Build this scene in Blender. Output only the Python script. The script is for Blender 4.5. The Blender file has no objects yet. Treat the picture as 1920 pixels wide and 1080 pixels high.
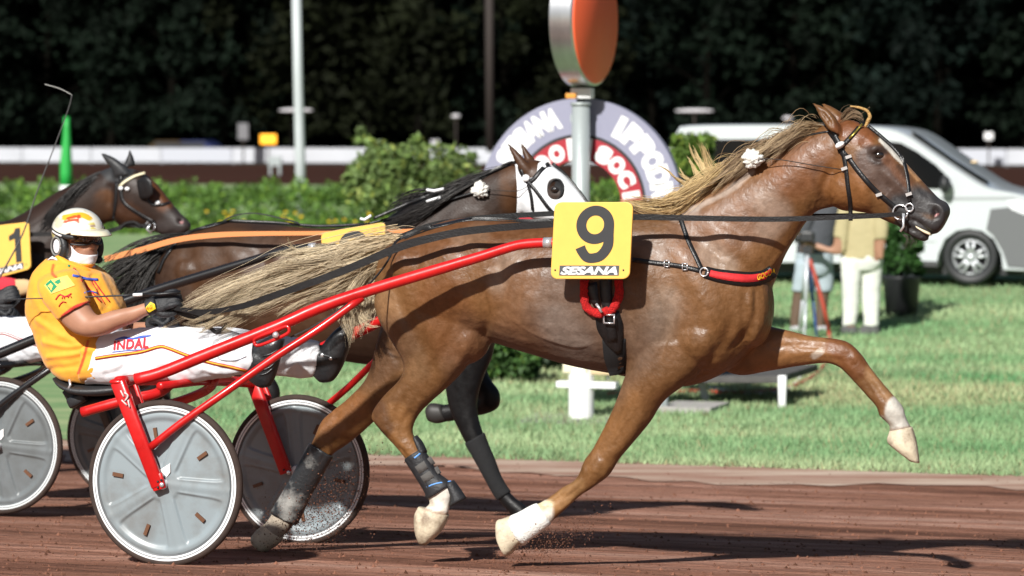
import bpy, bmesh, math, random
import numpy as np
from mathutils import Vector, Matrix
from mathutils.bvhtree import BVHTree

random.seed(7)
RNG = np.random.default_rng(7)
SC = bpy.context.scene
COL = SC.collection

# ------------------------------------------------------------------ camera
FPX = 6000.0                       # focal length in photo pixels (1920 wide)
HORIZON = 250.0
DIST, HCAM = 13.3, 1.80
PITCH = math.atan((540 - HORIZON) / FPX)
cam = bpy.data.cameras.new('camera')
cam.sensor_width = 36.0
cam.lens = 36.0 * FPX / 1920.0
cam.clip_start, cam.clip_end = 0.5, 3000
cam.dof.use_dof = True
cam.dof.focus_distance = 13.2
cam.dof.aperture_fstop = 3.6
camo = bpy.data.objects.new('camera', cam); COL.objects.link(camo)
camo.location = (0, -DIST, HCAM)
camo.rotation_euler = (math.pi / 2 - PITCH, 0, 0)
SC.camera = camo

# ------------------------------------------------------------------ light (floodlit night)
SUN_AZ, SUN_EL = math.radians(24), math.radians(36)
LDIR = Vector((math.sin(SUN_AZ) * math.cos(SUN_EL), math.cos(SUN_AZ) * math.cos(SUN_EL), -math.sin(SUN_EL)))
world = bpy.data.worlds.new('World'); SC.world = world
world.use_nodes = True
wn = world.node_tree.nodes; wl = world.node_tree.links
sky = wn.new('ShaderNodeTexSky'); sky.sky_type = 'NISHITA'; sky.sun_disc = False
sky.sun_elevation = SUN_EL
sky.sun_rotation = math.atan2(-LDIR.x, -LDIR.y)
wl.new(sky.outputs[0], wn['Background'].inputs[0])
wn['Background'].inputs[1].default_value = 0.040
sun = bpy.data.lights.new('floodlight', 'SUN'); sun.energy = 4.9; sun.angle = math.radians(1.6)
sun.color = (1.0, 0.97, 0.92)
suno = bpy.data.objects.new('floodlight', sun); COL.objects.link(suno)
suno.location = (-20, -35, 22)
suno.rotation_euler = LDIR.to_track_quat('-Z', 'Y').to_euler()
SC.view_settings.view_transform = 'Standard'
SC.view_settings.look = 'None'
SC.view_settings.exposure = 0.4
SC.view_settings.gamma = 1.0
SC.cycles.use_denoising = True
SC.cycles.max_bounces = 6

# ------------------------------------------------------------------ geometry of the place
YAW = math.radians(18)             # the track runs to the right and a little towards the lens
EH = np.array([math.cos(YAW), -math.sin(YAW), 0.0])     # along the track
EL = np.array([math.sin(YAW), math.cos(YAW), 0.0])      # across the track, away from the lens
NEAR = -EL
UP = np.array([0, 0, 1.0])
CAMP = np.array([0, -DIST, HCAM])
_F = np.array([0, math.cos(PITCH), -math.sin(PITCH)])
_U = np.array([0, math.sin(PITCH), math.cos(PITCH)])
_R = np.array([1.0, 0, 0])

def ray(px, py):
    px = np.asarray(px, float); py = np.asarray(py, float)
    return ((px - 960) / FPX)[..., None] * _R + ((540 - py) / FPX)[..., None] * _U + _F

def PL(px, py, s):
    """the point of the upright plane s metres across the track that is seen at (px, py)"""
    d = ray(px, py); t = (np.asarray(s, float) - CAMP @ EL) / (d @ EL)
    return CAMP + d * t[..., None]

def proj(P):
    P = np.asarray(P, float) - CAMP
    z = P @ _F
    return np.stack([960 + FPX * (P @ _R) / z, 540 - FPX * (P @ _U) / z], -1)

def hs(h, s, z):
    return np.asarray(h, float)[..., None] * EH + np.asarray(s, float)[..., None] * EL + np.asarray(z, float)[..., None] * UP

_GS = [-80, -12, 5.6, 7.2, 19.0, 26.5, 60, 100, 165, 400]
_GZ = [0.7, 0.7, -0.363, -0.40, -0.40, -0.05, -0.05, -0.05, -0.05, -0.05]
def gz(s):
    return np.interp(s, _GS, _GZ)

# ------------------------------------------------------------------ materials
def mat(name, col=(.5, .5, .5), rough=.5, metal=0., spec=.5, noise=0., nscale=8., bump=0., bscale=40., coat=0.,
        attr=None, col2=None, stretch=None, emit=None, alpha=1., trans=0., sheen=0., rvar=0., detail=4., bdist=.01, thr=None):
    m = bpy.data.materials.new(name); m.use_nodes = True
    N, L = m.node_tree.nodes, m.node_tree.links
    b = N['Principled BSDF']
    b.inputs['Roughness'].default_value = rough
    b.inputs['Metallic'].default_value = metal
    b.inputs['Specular IOR Level'].default_value = spec
    b.inputs['Coat Weight'].default_value = coat
    b.inputs['Coat Roughness'].default_value = .12
    b.inputs['Sheen Weight'].default_value = sheen
    b.inputs['Transmission Weight'].default_value = trans
    b.inputs['Alpha'].default_value = alpha
    tc = N.new('ShaderNodeTexCoord'); src = tc.outputs['Object']
    if stretch:
        mp = N.new('ShaderNodeMapping'); mp.inputs['Scale'].default_value = stretch[:3]
        if len(stretch) > 3: mp.vector_type = 'POINT'; mp.inputs['Rotation'].default_value = (0, 0, stretch[3])
        L.new(src, mp.inputs[0]); src = mp.outputs[0]
    if attr:
        a = N.new('ShaderNodeAttribute'); a.attribute_name = attr; base = a.outputs['Color']
    else:
        r = N.new('ShaderNodeRGB'); r.outputs[0].default_value = (*col, 1); base = r.outputs[0]
    if noise or col2:
        n = N.new('ShaderNodeTexNoise'); n.inputs['Scale'].default_value = nscale; n.inputs['Detail'].default_value = detail
        n.inputs['Roughness'].default_value = .6
        L.new(src, n.inputs['Vector'])
        cr = N.new('ShaderNodeMapRange')
        lo, hi = thr or (.3, .7)
        cr.inputs[1].default_value, cr.inputs[2].default_value = lo, hi
        L.new(n.outputs[0], cr.inputs[0])
        mx = N.new('ShaderNodeMix'); mx.data_type = 'RGBA'
        L.new(cr.outputs[0], mx.inputs[0])
        if col2:
            L.new(base, mx.inputs[6]); mx.inputs[7].default_value = (*col2, 1)
        else:
            dk = N.new('ShaderNodeMix'); dk.data_type = 'RGBA'; dk.blend_type = 'MULTIPLY'; dk.inputs[0].default_value = 1
            L.new(base, dk.inputs[6]); dk.inputs[7].default_value = (1 - noise,) * 3 + (1,)
            L.new(dk.outputs[2], mx.inputs[6]); L.new(base, mx.inputs[7])
        base = mx.outputs[2]
        if rvar:
            rr = N.new('ShaderNodeMapRange'); rr.inputs[3].default_value = rough - rvar; rr.inputs[4].default_value = rough + rvar
            L.new(cr.outputs[0], rr.inputs[0]); L.new(rr.outputs[0], b.inputs['Roughness'])
    L.new(base, b.inputs['Base Color'])
    if bump:
        n2 = N.new('ShaderNodeTexNoise'); n2.inputs['Scale'].default_value = bscale; n2.inputs['Detail'].default_value = 5
        L.new(src, n2.inputs['Vector'])
        bp = N.new('ShaderNodeBump'); bp.inputs['Strength'].default_value = bump; bp.inputs['Distance'].default_value = bdist
        L.new(n2.outputs[0], bp.inputs['Height']); L.new(bp.outputs[0], b.inputs['Normal'])
    if emit:
        b.inputs['Emission Color'].default_value = (*emit[:3], 1); b.inputs['Emission Strength'].default_value = emit[3]
    return m

# ------------------------------------------------------------------ object helpers
def tag(o, label=None, cat=None, group=None, kind=None):
    if label: o['label'] = label
    if cat: o['category'] = cat
    if group: o['group'] = group
    if kind: o['kind'] = kind
    return o

def thing(name, base, label, cat, group=None):
    o = bpy.data.objects.new(name, None); COL.objects.link(o)
    o.empty_display_size = .2
    o.location = base
    return tag(o, label, cat, group)

def wloc(o):
    p = np.zeros(3)
    while o is not None:
        p = p + np.array(o.location); o = o.parent
    return p

def obj(name, V, F, m, parent=None, origin=None, smooth=True, colors=None, mats=None, fm=None):
    V = np.asarray(V, float).reshape(-1, 3)
    base = wloc(parent)
    org = np.zeros(3) if origin is None else np.asarray(origin, float)
    if parent is not None and origin is None: org = base
    me = bpy.data.meshes.new(name)
    me.from_pydata((V - org).tolist(), [], [list(map(int, f)) for f in F])
    for mm in (mats or [m]): me.materials.append(mm)
    if fm is not None: me.polygons.foreach_set('material_index', np.asarray(fm, dtype=np.int32))
    me.polygons.foreach_set('use_smooth', [bool(smooth)] * len(me.polygons))
    if colors is not None:
        a = me.attributes.new('Col', 'FLOAT_COLOR', 'POINT')
        c = np.ones((len(V), 4)); c[:, :3] = colors
        a.data.foreach_set('color', c.ravel())
    me.update()
    o = bpy.data.objects.new(name, me); COL.objects.link(o)
    if parent is not None: o.parent = parent
    o.location = org - base
    return o

def auto_smooth(o, deg=35):
    me = o.data
    bm = bmesh.new(); bm.from_mesh(me)
    for e in bm.edges:
        if len(e.link_faces) == 2 and e.calc_face_angle(0) > math.radians(deg): e.smooth = False
    bm.to_mesh(me); bm.free()
    return o

def recalc(o):
    bm = bmesh.new(); bm.from_mesh(o.data)
    bmesh.ops.recalc_face_normals(bm, faces=bm.faces)
    bm.to_mesh(o.data); bm.free(); return o

class MB:
    """collects verts and faces of one mesh"""
    def __init__(s): s.V = []; s.F = []; s.n = 0
    def add(s, V, F):
        V = np.asarray(V, float).reshape(-1, 3)
        s.V.append(V); s.F += [[i + s.n for i in f] for f in F]; s.n += len(V); return s
    def get(s): return np.concatenate(s.V), s.F
    def build(s, name, m, parent=None, **k):
        V, F = s.get(); return obj(name, V, F, m, parent, **k)

def catmull(a, sub):
    a = np.asarray(a, float); n = len(a)
    if sub <= 1 or n < 2: return a
    p = np.vstack([2 * a[0] - a[1], a, 2 * a[-1] - a[-2]])
    out = []
    for i in range(n - 1):
        p0, p1, p2, p3 = p[i], p[i + 1], p[i + 2], p[i + 3]
        for k in range(sub):
            t = k / sub
            out.append(.5 * (2 * p1 + (p2 - p0) * t + (2 * p0 - 5 * p1 + 4 * p2 - p3) * t * t + (3 * p1 - p0 - 3 * p2 + p3) * t ** 3))
    out.append(a[-1]); return np.array(out)

def rings(R, closed_caps=True):
    """quads between consecutive rings (k, N, 3), with fan caps"""
    k, N = R.shape[:2]
    V = R.reshape(-1, 3); F = []
    for i in range(k - 1):
        for j in range(N):
            j2 = (j + 1) % N
            F.append([i * N + j, i * N + j2, (i + 1) * N + j2, (i + 1) * N + j])
    if closed_caps:
        c0, c1 = len(V), len(V) + 1
        V = np.vstack([V, R[0].mean(0), R[-1].mean(0)])
        for j in range(N):
            j2 = (j + 1) % N
            F.append([c0, j2, j]); F.append([c1, (k - 1) * N + j, (k - 1) * N + j2])
    return V, F

def loft(secs, s0, off=0., N=22, sub=4, ex=2.15):
    """closed body through outline pairs (ax, ay, bx, by, half width[, offset towards the lens])"""
    S = np.array([(*q[:5], q[5] if len(q) > 5 else off) for q in secs], float)
    S = catmull(S, sub); S[:, 4] = np.maximum(S[:, 4], .004)
    A = PL(S[:, 0], S[:, 1], s0 - S[:, 5]); B = PL(S[:, 2], S[:, 3], s0 - S[:, 5])
    C = (A + B) / 2; M = (A - B) / 2
    t = np.linspace(0, 2 * np.pi, N, endpoint=False)
    c = np.sign(np.cos(t)) * np.abs(np.cos(t)) ** (2 / ex); s = np.sign(np.sin(t)) * np.abs(np.sin(t)) ** (2 / ex)
    R = C[:, None] + c[None, :, None] * M[:, None] + s[None, :, None] * (S[:, 4, None] * NEAR)[:, None]
    return rings(R)

def frames(P):
    P = np.asarray(P, float)
    T = np.gradient(P, axis=0); T /= np.linalg.norm(T, axis=1)[:, None] + 1e-12
    n = np.cross(T[0], [0.13, .21, .97]); n /= np.linalg.norm(n) + 1e-12
    out = []
    for t in T:
        n = n - t * (n @ t); n /= np.linalg.norm(n) + 1e-12
        out.append((n, np.cross(t, n)))
    return T, np.array([o[0] for o in out]), np.array([o[1] for o in out])

def tube(P, r, N=10, sub=1):
    P = catmull(P, sub); r = np.asarray(r, float)
    if r.ndim == 0: r = np.full(len(P), float(r))
    elif len(r) != len(P): r = np.interp(np.linspace(0, 1, len(P)), np.linspace(0, 1, len(r)), r)
    T, n, b = frames(P)
    t = np.linspace(0, 2 * np.pi, N, endpoint=False)
    R = P[:, None] + r[:, None, None] * (np.cos(t)[None, :, None] * n[:, None] + np.sin(t)[None, :, None] * b[:, None])
    return rings(R)

def strap(P, wdir, w, th, sub=4):
    """flat strap along P, w wide along wdir, th thick"""
    P = catmull(P, sub); T = np.gradient(P, axis=0); T /= np.linalg.norm(T, axis=1)[:, None] + 1e-12
    W = np.asarray(wdir, float) if np.ndim(wdir) == 2 else np.tile(wdir, (len(P), 1))
    W = W - T * (W * T).sum(1)[:, None]; W /= np.linalg.norm(W, axis=1)[:, None] + 1e-12
    Nn = np.cross(T, W)
    w = np.interp(np.linspace(0, 1, len(P)), np.linspace(0, 1, np.size(w)), np.atleast_1d(w))[:, None]
    R = np.stack([P + W * w / 2 + Nn * th / 2, P + W * w / 2 - Nn * th / 2, P - W * w / 2 - Nn * th / 2, P - W * w / 2 + Nn * th / 2], 1)
    return rings(R)

def box(c, x, y, z):
    """box at c with half-axis vectors x, y, z"""
    c, x, y, z = [np.asarray(q, float) for q in (c, x, y, z)]
    V = [c + a * x + b * y + d * z for a in (-1, 1) for b in (-1, 1) for d in (-1, 1)]
    F = [[0, 1, 3, 2], [4, 6, 7, 5], [0, 4, 5, 1], [2, 3, 7, 6], [0, 2, 6, 4], [1, 5, 7, 3]]
    return np.array(V), F

def bevel(o, w=.004, seg=2):
    md = o.modifiers.new('bevel', 'BEVEL'); md.width = w; md.segments = seg; md.limit_method = 'ANGLE'
    return o

def ellipsoid(c, x, y, z, n=20, m=12):
    c, x, y, z = [np.asarray(q, float) for q in (c, x, y, z)]
    R = []
    for i in range(m):
        a = math.pi * (i + .5) / m
        t = np.linspace(0, 2 * np.pi, n, endpoint=False)
        R.append(c + math.cos(a) * z + math.sin(a) * (np.cos(t)[:, None] * x + np.sin(t)[:, None] * y))
    V, F = rings(np.array(R)); return V, F

def revolve(prof, c, ax, e1, e2, N=48, closed=False):
    """profile of (radius, along) turned about ax"""
    prof = np.asarray(prof, float); t = np.linspace(0, 2 * np.pi, N, endpoint=False)
    D = np.cos(t)[:, None] * e1 + np.sin(t)[:, None] * e2
    R = np.array([c + a * ax + r * D for r, a in prof])
    V = R.reshape(-1, 3); F = []
    k = len(prof)
    for i in range(k if closed else k - 1):
        i2 = (i + 1) % k
        for j in range(N):
            j2 = (j + 1) % N
            F.append([i * N + j, i * N + j2, i2 * N + j2, i2 * N + j])
    return V, F

# ------------------------------------------------------------------ organic bodies
class Body: pass

def neighbours_smooth(V, E, lam, it, mu=None, w=None):
    n = len(V); deg = np.zeros(n); np.add.at(deg, E[:, 0], 1); np.add.at(deg, E[:, 1], 1)
    deg = np.maximum(deg, 1)[:, None]
    for _ in range(it):
        for l in ([lam] if mu is None else [lam, mu]):
            S = np.zeros_like(V)
            for k in range(3):
                S[:, k] = np.bincount(E[:, 0], V[E[:, 1], k], n) + np.bincount(E[:, 1], V[E[:, 0], k], n)
            D = S / deg - V
            V = V + l * D * (1 if w is None else w[:, None])
    return V

def vnormals(V, F):
    N = np.zeros_like(V)
    q = np.array([f if len(f) == 4 else [f[0], f[1], f[2], f[2]] for f in F])
    fn = np.cross(V[q[:, 2]] - V[q[:, 0]], V[q[:, 3]] - V[q[:, 1]])
    for k in range(4):
        for a in range(3): N[:, a] += np.bincount(q[:, k], fn[:, a], len(V))
    return N / (np.linalg.norm(N, axis=1)[:, None] + 1e-12)

def remesh(parts, voxel, it=8, lam=.5, mu=-.51):
    mb = MB()
    for V, F in parts: mb.add(V, F)
    V, F = mb.get()
    me = bpy.data.meshes.new('tmp'); me.from_pydata(V.tolist(), [], F)
    bm = bmesh.new(); bm.from_mesh(me); bmesh.ops.recalc_face_normals(bm, faces=bm.faces); bm.to_mesh(me); bm.free()
    o = bpy.data.objects.new('tmp', me); COL.objects.link(o)
    md = o.modifiers.new('r', 'REMESH'); md.mode = 'VOXEL'; md.voxel_size = voxel
    dg = bpy.context.evaluated_depsgraph_get(); dg.update()
    m2 = bpy.data.meshes.new_from_object(o.evaluated_get(dg))
    n = len(m2.vertices); v = np.empty(n * 3); m2.vertices.foreach_get('co', v); v = v.reshape(-1, 3)
    e = np.empty(len(m2.edges) * 2, dtype=np.int32); m2.edges.foreach_get('vertices', e); e = e.reshape(-1, 2)
    F = [list(p.vertices) for p in m2.polygons]
    bpy.data.objects.remove(o); bpy.data.meshes.remove(me); bpy.data.meshes.remove(m2)
    b = Body(); b.E = e; b.F = F
    b.V = neighbours_smooth(v, e, lam, it, mu)
    b.refresh = lambda: refresh(b)
    return refresh(b)

def refresh(b):
    b.N = vnormals(b.V, b.F)
    if (b.N * (b.V - b.V.mean(0))).sum() < 0:
        b.F = [f[::-1] for f in b.F]; b.N = -b.N
    b.px = proj(b.V); b.s = b.V @ EL
    b.bvh = None
    return b

def bvh(b):
    if b.bvh is None: b.bvh = BVHTree.FromPolygons(b.V.tolist(), b.F)
    return b.bvh

def pdist(P, line):
    """distance of pixel points P to a polyline, and the fraction along it"""
    line = np.asarray(line, float); best = np.full(len(P), 1e9); fr = np.zeros(len(P))
    if len(line) == 1: return np.hypot(*(P - line[0]).T), fr
    n = len(line) - 1
    for i in range(n):
        a, d = line[i], line[i + 1] - line[i]
        t = np.clip(((P - a) @ d) / (d @ d + 1e-9), 0, 1)
        q = np.hypot(*(P - a - t[:, None] * d).T)
        k = q < best; best[k] = q[k]; fr[k] = (i + t[k]) / n
    return best, fr

def strokes(b, L, side='near'):
    """sculpt: push the surface in or out along pixel-space strokes (line, radius px, depth m[, smin, smax])"""
    w0 = np.clip((b.N @ NEAR) * 1.6, 0, 1) if side == 'near' else np.clip(np.abs(b.N @ NEAR) * 1.6, 0, 1)
    D = np.zeros(len(b.V))
    for q in L:
        line, r, dep = q[:3]
        d, fr = pdist(b.px, catmull(line, 5) if len(line) > 2 else line)
        g = np.exp(-(d / r) ** 2) * np.clip(4 * np.minimum(fr, 1 - fr) + .25, 0, 1) if len(line) > 1 else np.exp(-(d / r) ** 2)
        if len(q) > 3: g = g * ((b.s > q[3]) & (b.s < q[4]))
        D += g * dep
    b.V = b.V + b.N * (D * w0)[:, None]
    return refresh(b)

def noise3(P, freq, seed=0, oct=3):
    """cheap smooth noise from random sine waves"""
    r = np.random.default_rng(seed); out = np.zeros(len(P)); a = 1.; tot = 0
    for o in range(oct):
        for _ in range(5):
            k = r.normal(size=3); k *= freq * 2 ** o / np.linalg.norm(k)
            out += a * np.sin(P @ k + r.uniform(0, 6.28)); tot += a * .5
        a *= .5
    return out / tot

def smooth01(x, a, b):
    t = np.clip((x - a) / (b - a + 1e-12), 0, 1); return t * t * (3 - 2 * t)

def paint(b, base, ops):
    C = np.tile(np.array(base, float), (len(b.V), 1))
    jit = noise3(b.V, 30, 5) * 6
    for line, r, soft, col, *rest in ops:
        d, _ = pdist(b.px, line)
        m = 1 - smooth01(d + jit * min(1, soft / 8), r, r + soft)
        k = rest[0] if rest else 1.
        if len(rest) > 2: m = m * ((b.s > rest[1]) & (b.s < rest[2]))
        C = C * (1 - m[:, None] * k) + np.array(col) * m[:, None] * k
    return C

def shell(b, mask, off, th=.004, wrinkle=None):
    """a garment: the faces of the body inside mask, lifted by off, closed to an inner skin"""
    keep = [f for f in b.F if all(mask[i] for i in f)]
    used = sorted({i for f in keep for i in f}); idx = {v: k for k, v in enumerate(used)}
    P = b.V[used]; N = b.N[used]
    o = off if np.ndim(off) == 0 else off[used][:, None]
    outer = P + N * o
    if wrinkle is not None: outer = outer + N * wrinkle[used][:, None]
    n = len(used); F = [[idx[i] for i in f] for f in keep]
    ed = {}
    for f in F:
        for k in range(len(f)): ed[(f[k], f[(k + 1) % len(f)])] = ed.get((f[k], f[(k + 1) % len(f)]), 0) + 1
    nb = {}
    for (a, c) in ed:
        if (c, a) not in ed: nb.setdefault(a, []).append(c); nb.setdefault(c, []).append(a)
    bi = [k for k, v in nb.items() if len(v) == 2]
    if bi:
        B = np.array(bi); A1 = np.array([nb[k][0] for k in bi]); A2 = np.array([nb[k][1] for k in bi])
        for _ in range(10): outer[B] = outer[B] * .5 + (outer[A1] + outer[A2]) * .25
    inner = outer - N * th
    F2 = list(F) + [[i + n for i in f[::-1]] for f in F]
    for (a, c) in ed:
        if (c, a) not in ed: F2.append([c, a, a + n, c + n])
    return np.vstack([outer, inner]), F2

def hit(b, px, py, back=None):
    """point and normal of the body seen at a photo pixel"""
    d = ray(px, py); d = d / np.linalg.norm(d)
    r = bvh(b).ray_cast(Vector(CAMP), Vector(d))
    if r[0] is None: return None, None
    return np.array(r[0]), np.array(r[1])

def surf_line(b, line, lift, step=7, fallback_s=None, widths=None):
    """resampled polyline lying on a body: points (n,3)"""
    line = catmull(line, 6) if len(line) > 2 else np.asarray(line, float)
    seg = np.r_[0, np.cumsum(np.hypot(*np.diff(line, axis=0).T))]
    n = max(3, int(seg[-1] / step)); t = np.linspace(0, seg[-1], n)
    return np.stack([np.interp(t, seg, line[:, 0]), np.interp(t, seg, line[:, 1])], 1)

def surf_strap(b, line, wpx, lift=.003, th=.005, step=7, slack=0, smooth=3):
    """leather strap that lies on a body, given as a pixel polyline and a pixel width"""
    P2 = surf_line(b, line, lift, step)
    T = np.gradient(P2, axis=0); T /= np.hypot(*T.T)[:, None] + 1e-9
    Nn = np.stack([-T[:, 1], T[:, 0]], 1)
    w = np.interp(np.linspace(0, 1, len(P2)), np.linspace(0, 1, np.size(wpx)), np.atleast_1d(wpx))
    cols = []
    for k in (-.5, 0, .5):
        Q = P2 + Nn * (k * w)[:, None]; dep = np.full(len(Q), np.nan)
        for i, (x, y) in enumerate(Q):
            p, nn = hit(b, x, y)
            if p is not None: dep[i] = (p - CAMP) @ _F
        cols.append((Q, dep))
    D = np.stack([c[1] for c in cols], 1)
    med = np.nanmedian(D, axis=1)
    if np.isnan(med).all(): med[:] = 13.
    ok = ~np.isnan(med); med = np.interp(np.arange(len(med)), np.where(ok)[0], med[ok])
    for _ in range(smooth): med = np.convolve(np.pad(med, 1, 'edge'), [.25, .5, .25], 'valid')
    D = np.where(np.isnan(D), med[:, None], np.clip(D, med[:, None] - .02, med[:, None] + .02))
    outs = []
    for k in range(3):
        d = ray(cols[k][0][:, 0], cols[k][0][:, 1]); outs.append((CAMP + d * (D[:, k] - lift)[:, None]))
    inn = [q + (q - CAMP) / np.linalg.norm(q - CAMP, axis=1)[:, None] * th for q in outs]
    R = np.stack([outs[0], outs[1], outs[2], inn[2], inn[1], inn[0]], 1)
    return rings(R)

def decal(b, V2, F, lift=.003):
    """thin printed shape: 2-D pixel vertices laid on a body"""
    P = []; last = None
    V2 = [tuple(v) for v in V2]; todo = []
    for f in F: todo += [(f[0], f[k], f[k + 1]) for k in range(1, len(f) - 1)]
    F = []; mid = {}
    def mp(a, c):
        k = (min(a, c), max(a, c))
        if k not in mid: mid[k] = len(V2); V2.append(((V2[a][0] + V2[c][0]) / 2, (V2[a][1] + V2[c][1]) / 2))
        return mid[k]
    while todo:
        a, c, e = todo.pop()
        L = [math.dist(V2[a], V2[c]), math.dist(V2[c], V2[e]), math.dist(V2[e], V2[a])]
        if max(L) < 5 or len(V2) > 4000: F.append([a, c, e]); continue
        i = L.index(max(L)); a, c, e = ((a, c, e), (c, e, a), (e, a, c))[i]; m = mp(a, c); todo += [(a, m, e), (m, c, e)]
    for x, y in V2:
        p, n = hit(b, x, y)
        if p is None: p = last if last is not None else PL(x, y, .3)
        q = p + (CAMP - p) / np.linalg.norm(CAMP - p) * lift; P.append(q); last = p
    return np.array(P), F

def text_mesh(txt, bold=.0, shear=0., spacing=1., res=4, extrude=0.):
    c = bpy.data.curves.new('t', 'FONT'); c.body = txt; c.offset = bold; c.shear = shear; c.space_character = spacing
    c.resolution_u = res; c.extrude = extrude; c.fill_mode = 'BOTH' if extrude else 'FRONT'
    o = bpy.data.objects.new('t', c); COL.objects.link(o)
    dg = bpy.context.evaluated_depsgraph_get(); dg.update()
    m = bpy.data.meshes.new_from_object(o.evaluated_get(dg))
    V = np.array([v.co[:] for v in m.vertices]).reshape(-1, 3); F = [list(p.vertices) for p in m.polygons]
    bpy.data.objects.remove(o); bpy.data.curves.remove(c); bpy.data.meshes.remove(m)
    if len(V):
        lo, hi = V.min(0), V.max(0)
        V[:, 0] = (V[:, 0] - lo[0]) / (hi[0] - lo[0]); V[:, 1] = (V[:, 1] - lo[1]) / (hi[1] - lo[1])
    return V, F

def hair(guides, n, w, s0, jitter=10, sj=.03, seg=9, seed=1, wave=6., lenvar=(.75, 1.05), tip=.25, taper=True):
    """strands between neighbouring guide lines. guide = list of (px, py, offset towards the lens)"""
    r = np.random.default_rng(seed); G = [catmull(g, 6) for g in guides]
    t = np.linspace(0, 1, seg)
    mb = MB(); ids = []
    GG = []
    for g in G:
        u = np.linspace(0, 1, len(g)); GG.append(np.stack([np.interp(t, u, g[:, k]) for k in range(3)], 1))
    Vs, Fs = [], []
    base = 0; nclump = max(6, n // 26)
    CLU = np.stack([r.normal(size=nclump), r.normal(size=nclump), r.uniform(.4, 1.3, nclump), r.uniform(.4, 1.3, nclump), r.uniform(3, 8, nclump), r.uniform(0, 6.28, nclump), r.uniform(0, 6.28, nclump)], 1)
    for i in range(n):
        k = r.integers(0, len(GG) - 1) if len(GG) > 1 else 0
        f = r.random(); g = GG[k] * (1 - f) + GG[min(k + 1, len(GG) - 1)] * f
        L = r.uniform(*lenvar)
        q = np.stack([np.interp(t * L, t, g[:, j]) if L <= 1 else g[:, j] + (g[:, j] - g[-2, j]) * 0 for j in range(3)], 1)
        ph = r.uniform(0, 6.28, 3); am = wave * r.uniform(.3, 1.2)
        cl = int(r.integers(0, nclump)); cu = CLU[cl]
        f2 = np.clip(f + 0, 0, 1)
        ux = cu[0] * jitter + r.normal() * jitter * .24; uy = cu[1] * jitter + r.normal() * jitter * .24
        q[:, 0] += ux * (.2 + t) + wave * cu[2] * np.sin(t * cu[4] + cu[5]) * t + .35 * am * np.sin(t * r.uniform(3, 8) + ph[0]) * t
        q[:, 1] += uy * (.2 + t) + wave * cu[3] * np.sin(t * cu[4] * 1.2 + cu[6]) * t + .35 * am * np.sin(t * r.uniform(3, 8) + ph[1]) * t
        q[:, 2] += r.normal() * sj * (.5 + t) + .012 * np.sin(t * 6 + ph[2]) * t
        P = PL(q[:, 0], q[:, 1], s0 - q[:, 2])
        T = np.gradient(P, axis=0); T /= np.linalg.norm(T, axis=1)[:, None] + 1e-9
        W = np.cross(T, NEAR + r.normal(size=3) * .5); W /= np.linalg.norm(W, axis=1)[:, None] + 1e-9
        B = np.cross(T, W)
        ww = (w * r.uniform(.6, 1.3) * (1 - (1 - tip) * t ** 2 if taper else 1))
        ww = np.asarray(ww)[:, None] * np.ones((seg, 1))
        ring = np.stack([P + W * ww / 2, P - W * ww / 2, P + B * ww / 2.5], 1).reshape(-1, 3)
        F = []
        for a in range(seg - 1):
            for j in range(3):
                j2 = (j + 1) % 3
                F.append([base + a * 3 + j, base + a * 3 + j2, base + a * 3 + 3 + j2, base + a * 3 + 3 + j])
        Vs.append(ring); Fs += F; base += seg * 3
    return np.vstack(Vs), Fs, np.repeat(r.random(n) ** .8, seg * 3)

def ribbon2(P, w, sub=8):
    """flat brush stroke in the unit square: centre line P, width w"""
    P = catmull(P, sub); T = np.gradient(P, axis=0); T /= np.hypot(*T.T)[:, None]; N = np.stack([-T[:, 1], T[:, 0]], 1)
    w = np.interp(np.linspace(0, 1, len(P)), np.linspace(0, 1, np.size(w)), np.atleast_1d(w))[:, None]
    n = len(P); V = np.vstack([P + N * w / 2, P - N * w / 2]); return V, [[i, i + 1, i + 1 + n, i + n] for i in range(n - 1)]

def digit_shape(d, asp):
    """heavy sans numeral in the unit square (y up); asp = height / width so strokes keep their thickness"""
    def st(P, w):
        V, F = ribbon2(np.array(P) * [1, asp], w); V = V / [1, asp]; return np.column_stack([V, 0 * V[:, 0]]), F
    t = .265
    def loop(cx, cy, rx, ry, a0=0, a1=360):
        a = np.radians(np.linspace(a0, a1, 33)); return [(cx + rx * math.cos(q), cy + ry * math.sin(q)) for q in a]
    h = t / 2 / asp
    if d == '9':
        parts = [st(loop(.5, .665, .5 - t / 2, .335 - h), t), st([(1 - t / 2, .68), (1 - t / 2, .52), (.86, .30), (.70, .135), (.50, h), (.32, .10), (.19, .20), (.135, .275)], [t, t, t, t * .98, t * .95, t * .95, t])]
    elif d == '8':
        parts = [st(loop(.5, .735, .46 - t / 2, .265 - h), t), st(loop(.5, .28, .5 - t / 2, .28 - h), t)]
    else:
        parts = [(np.array([[.52, 0, 0], [1, 0, 0], [1, 1, 0], [.62, 1, 0], [.48, .88, 0], [.05, .80, 0], [.05, .66, 0], [.52, .70, 0]]), [[0, 1, 2, 3, 4, 7], [4, 5, 6, 7]])]
    mb = MB()
    for i, (V, F) in enumerate(parts): mb.add(V + [0, 0, .0008 * i], F)
    return mb.get()

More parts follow.
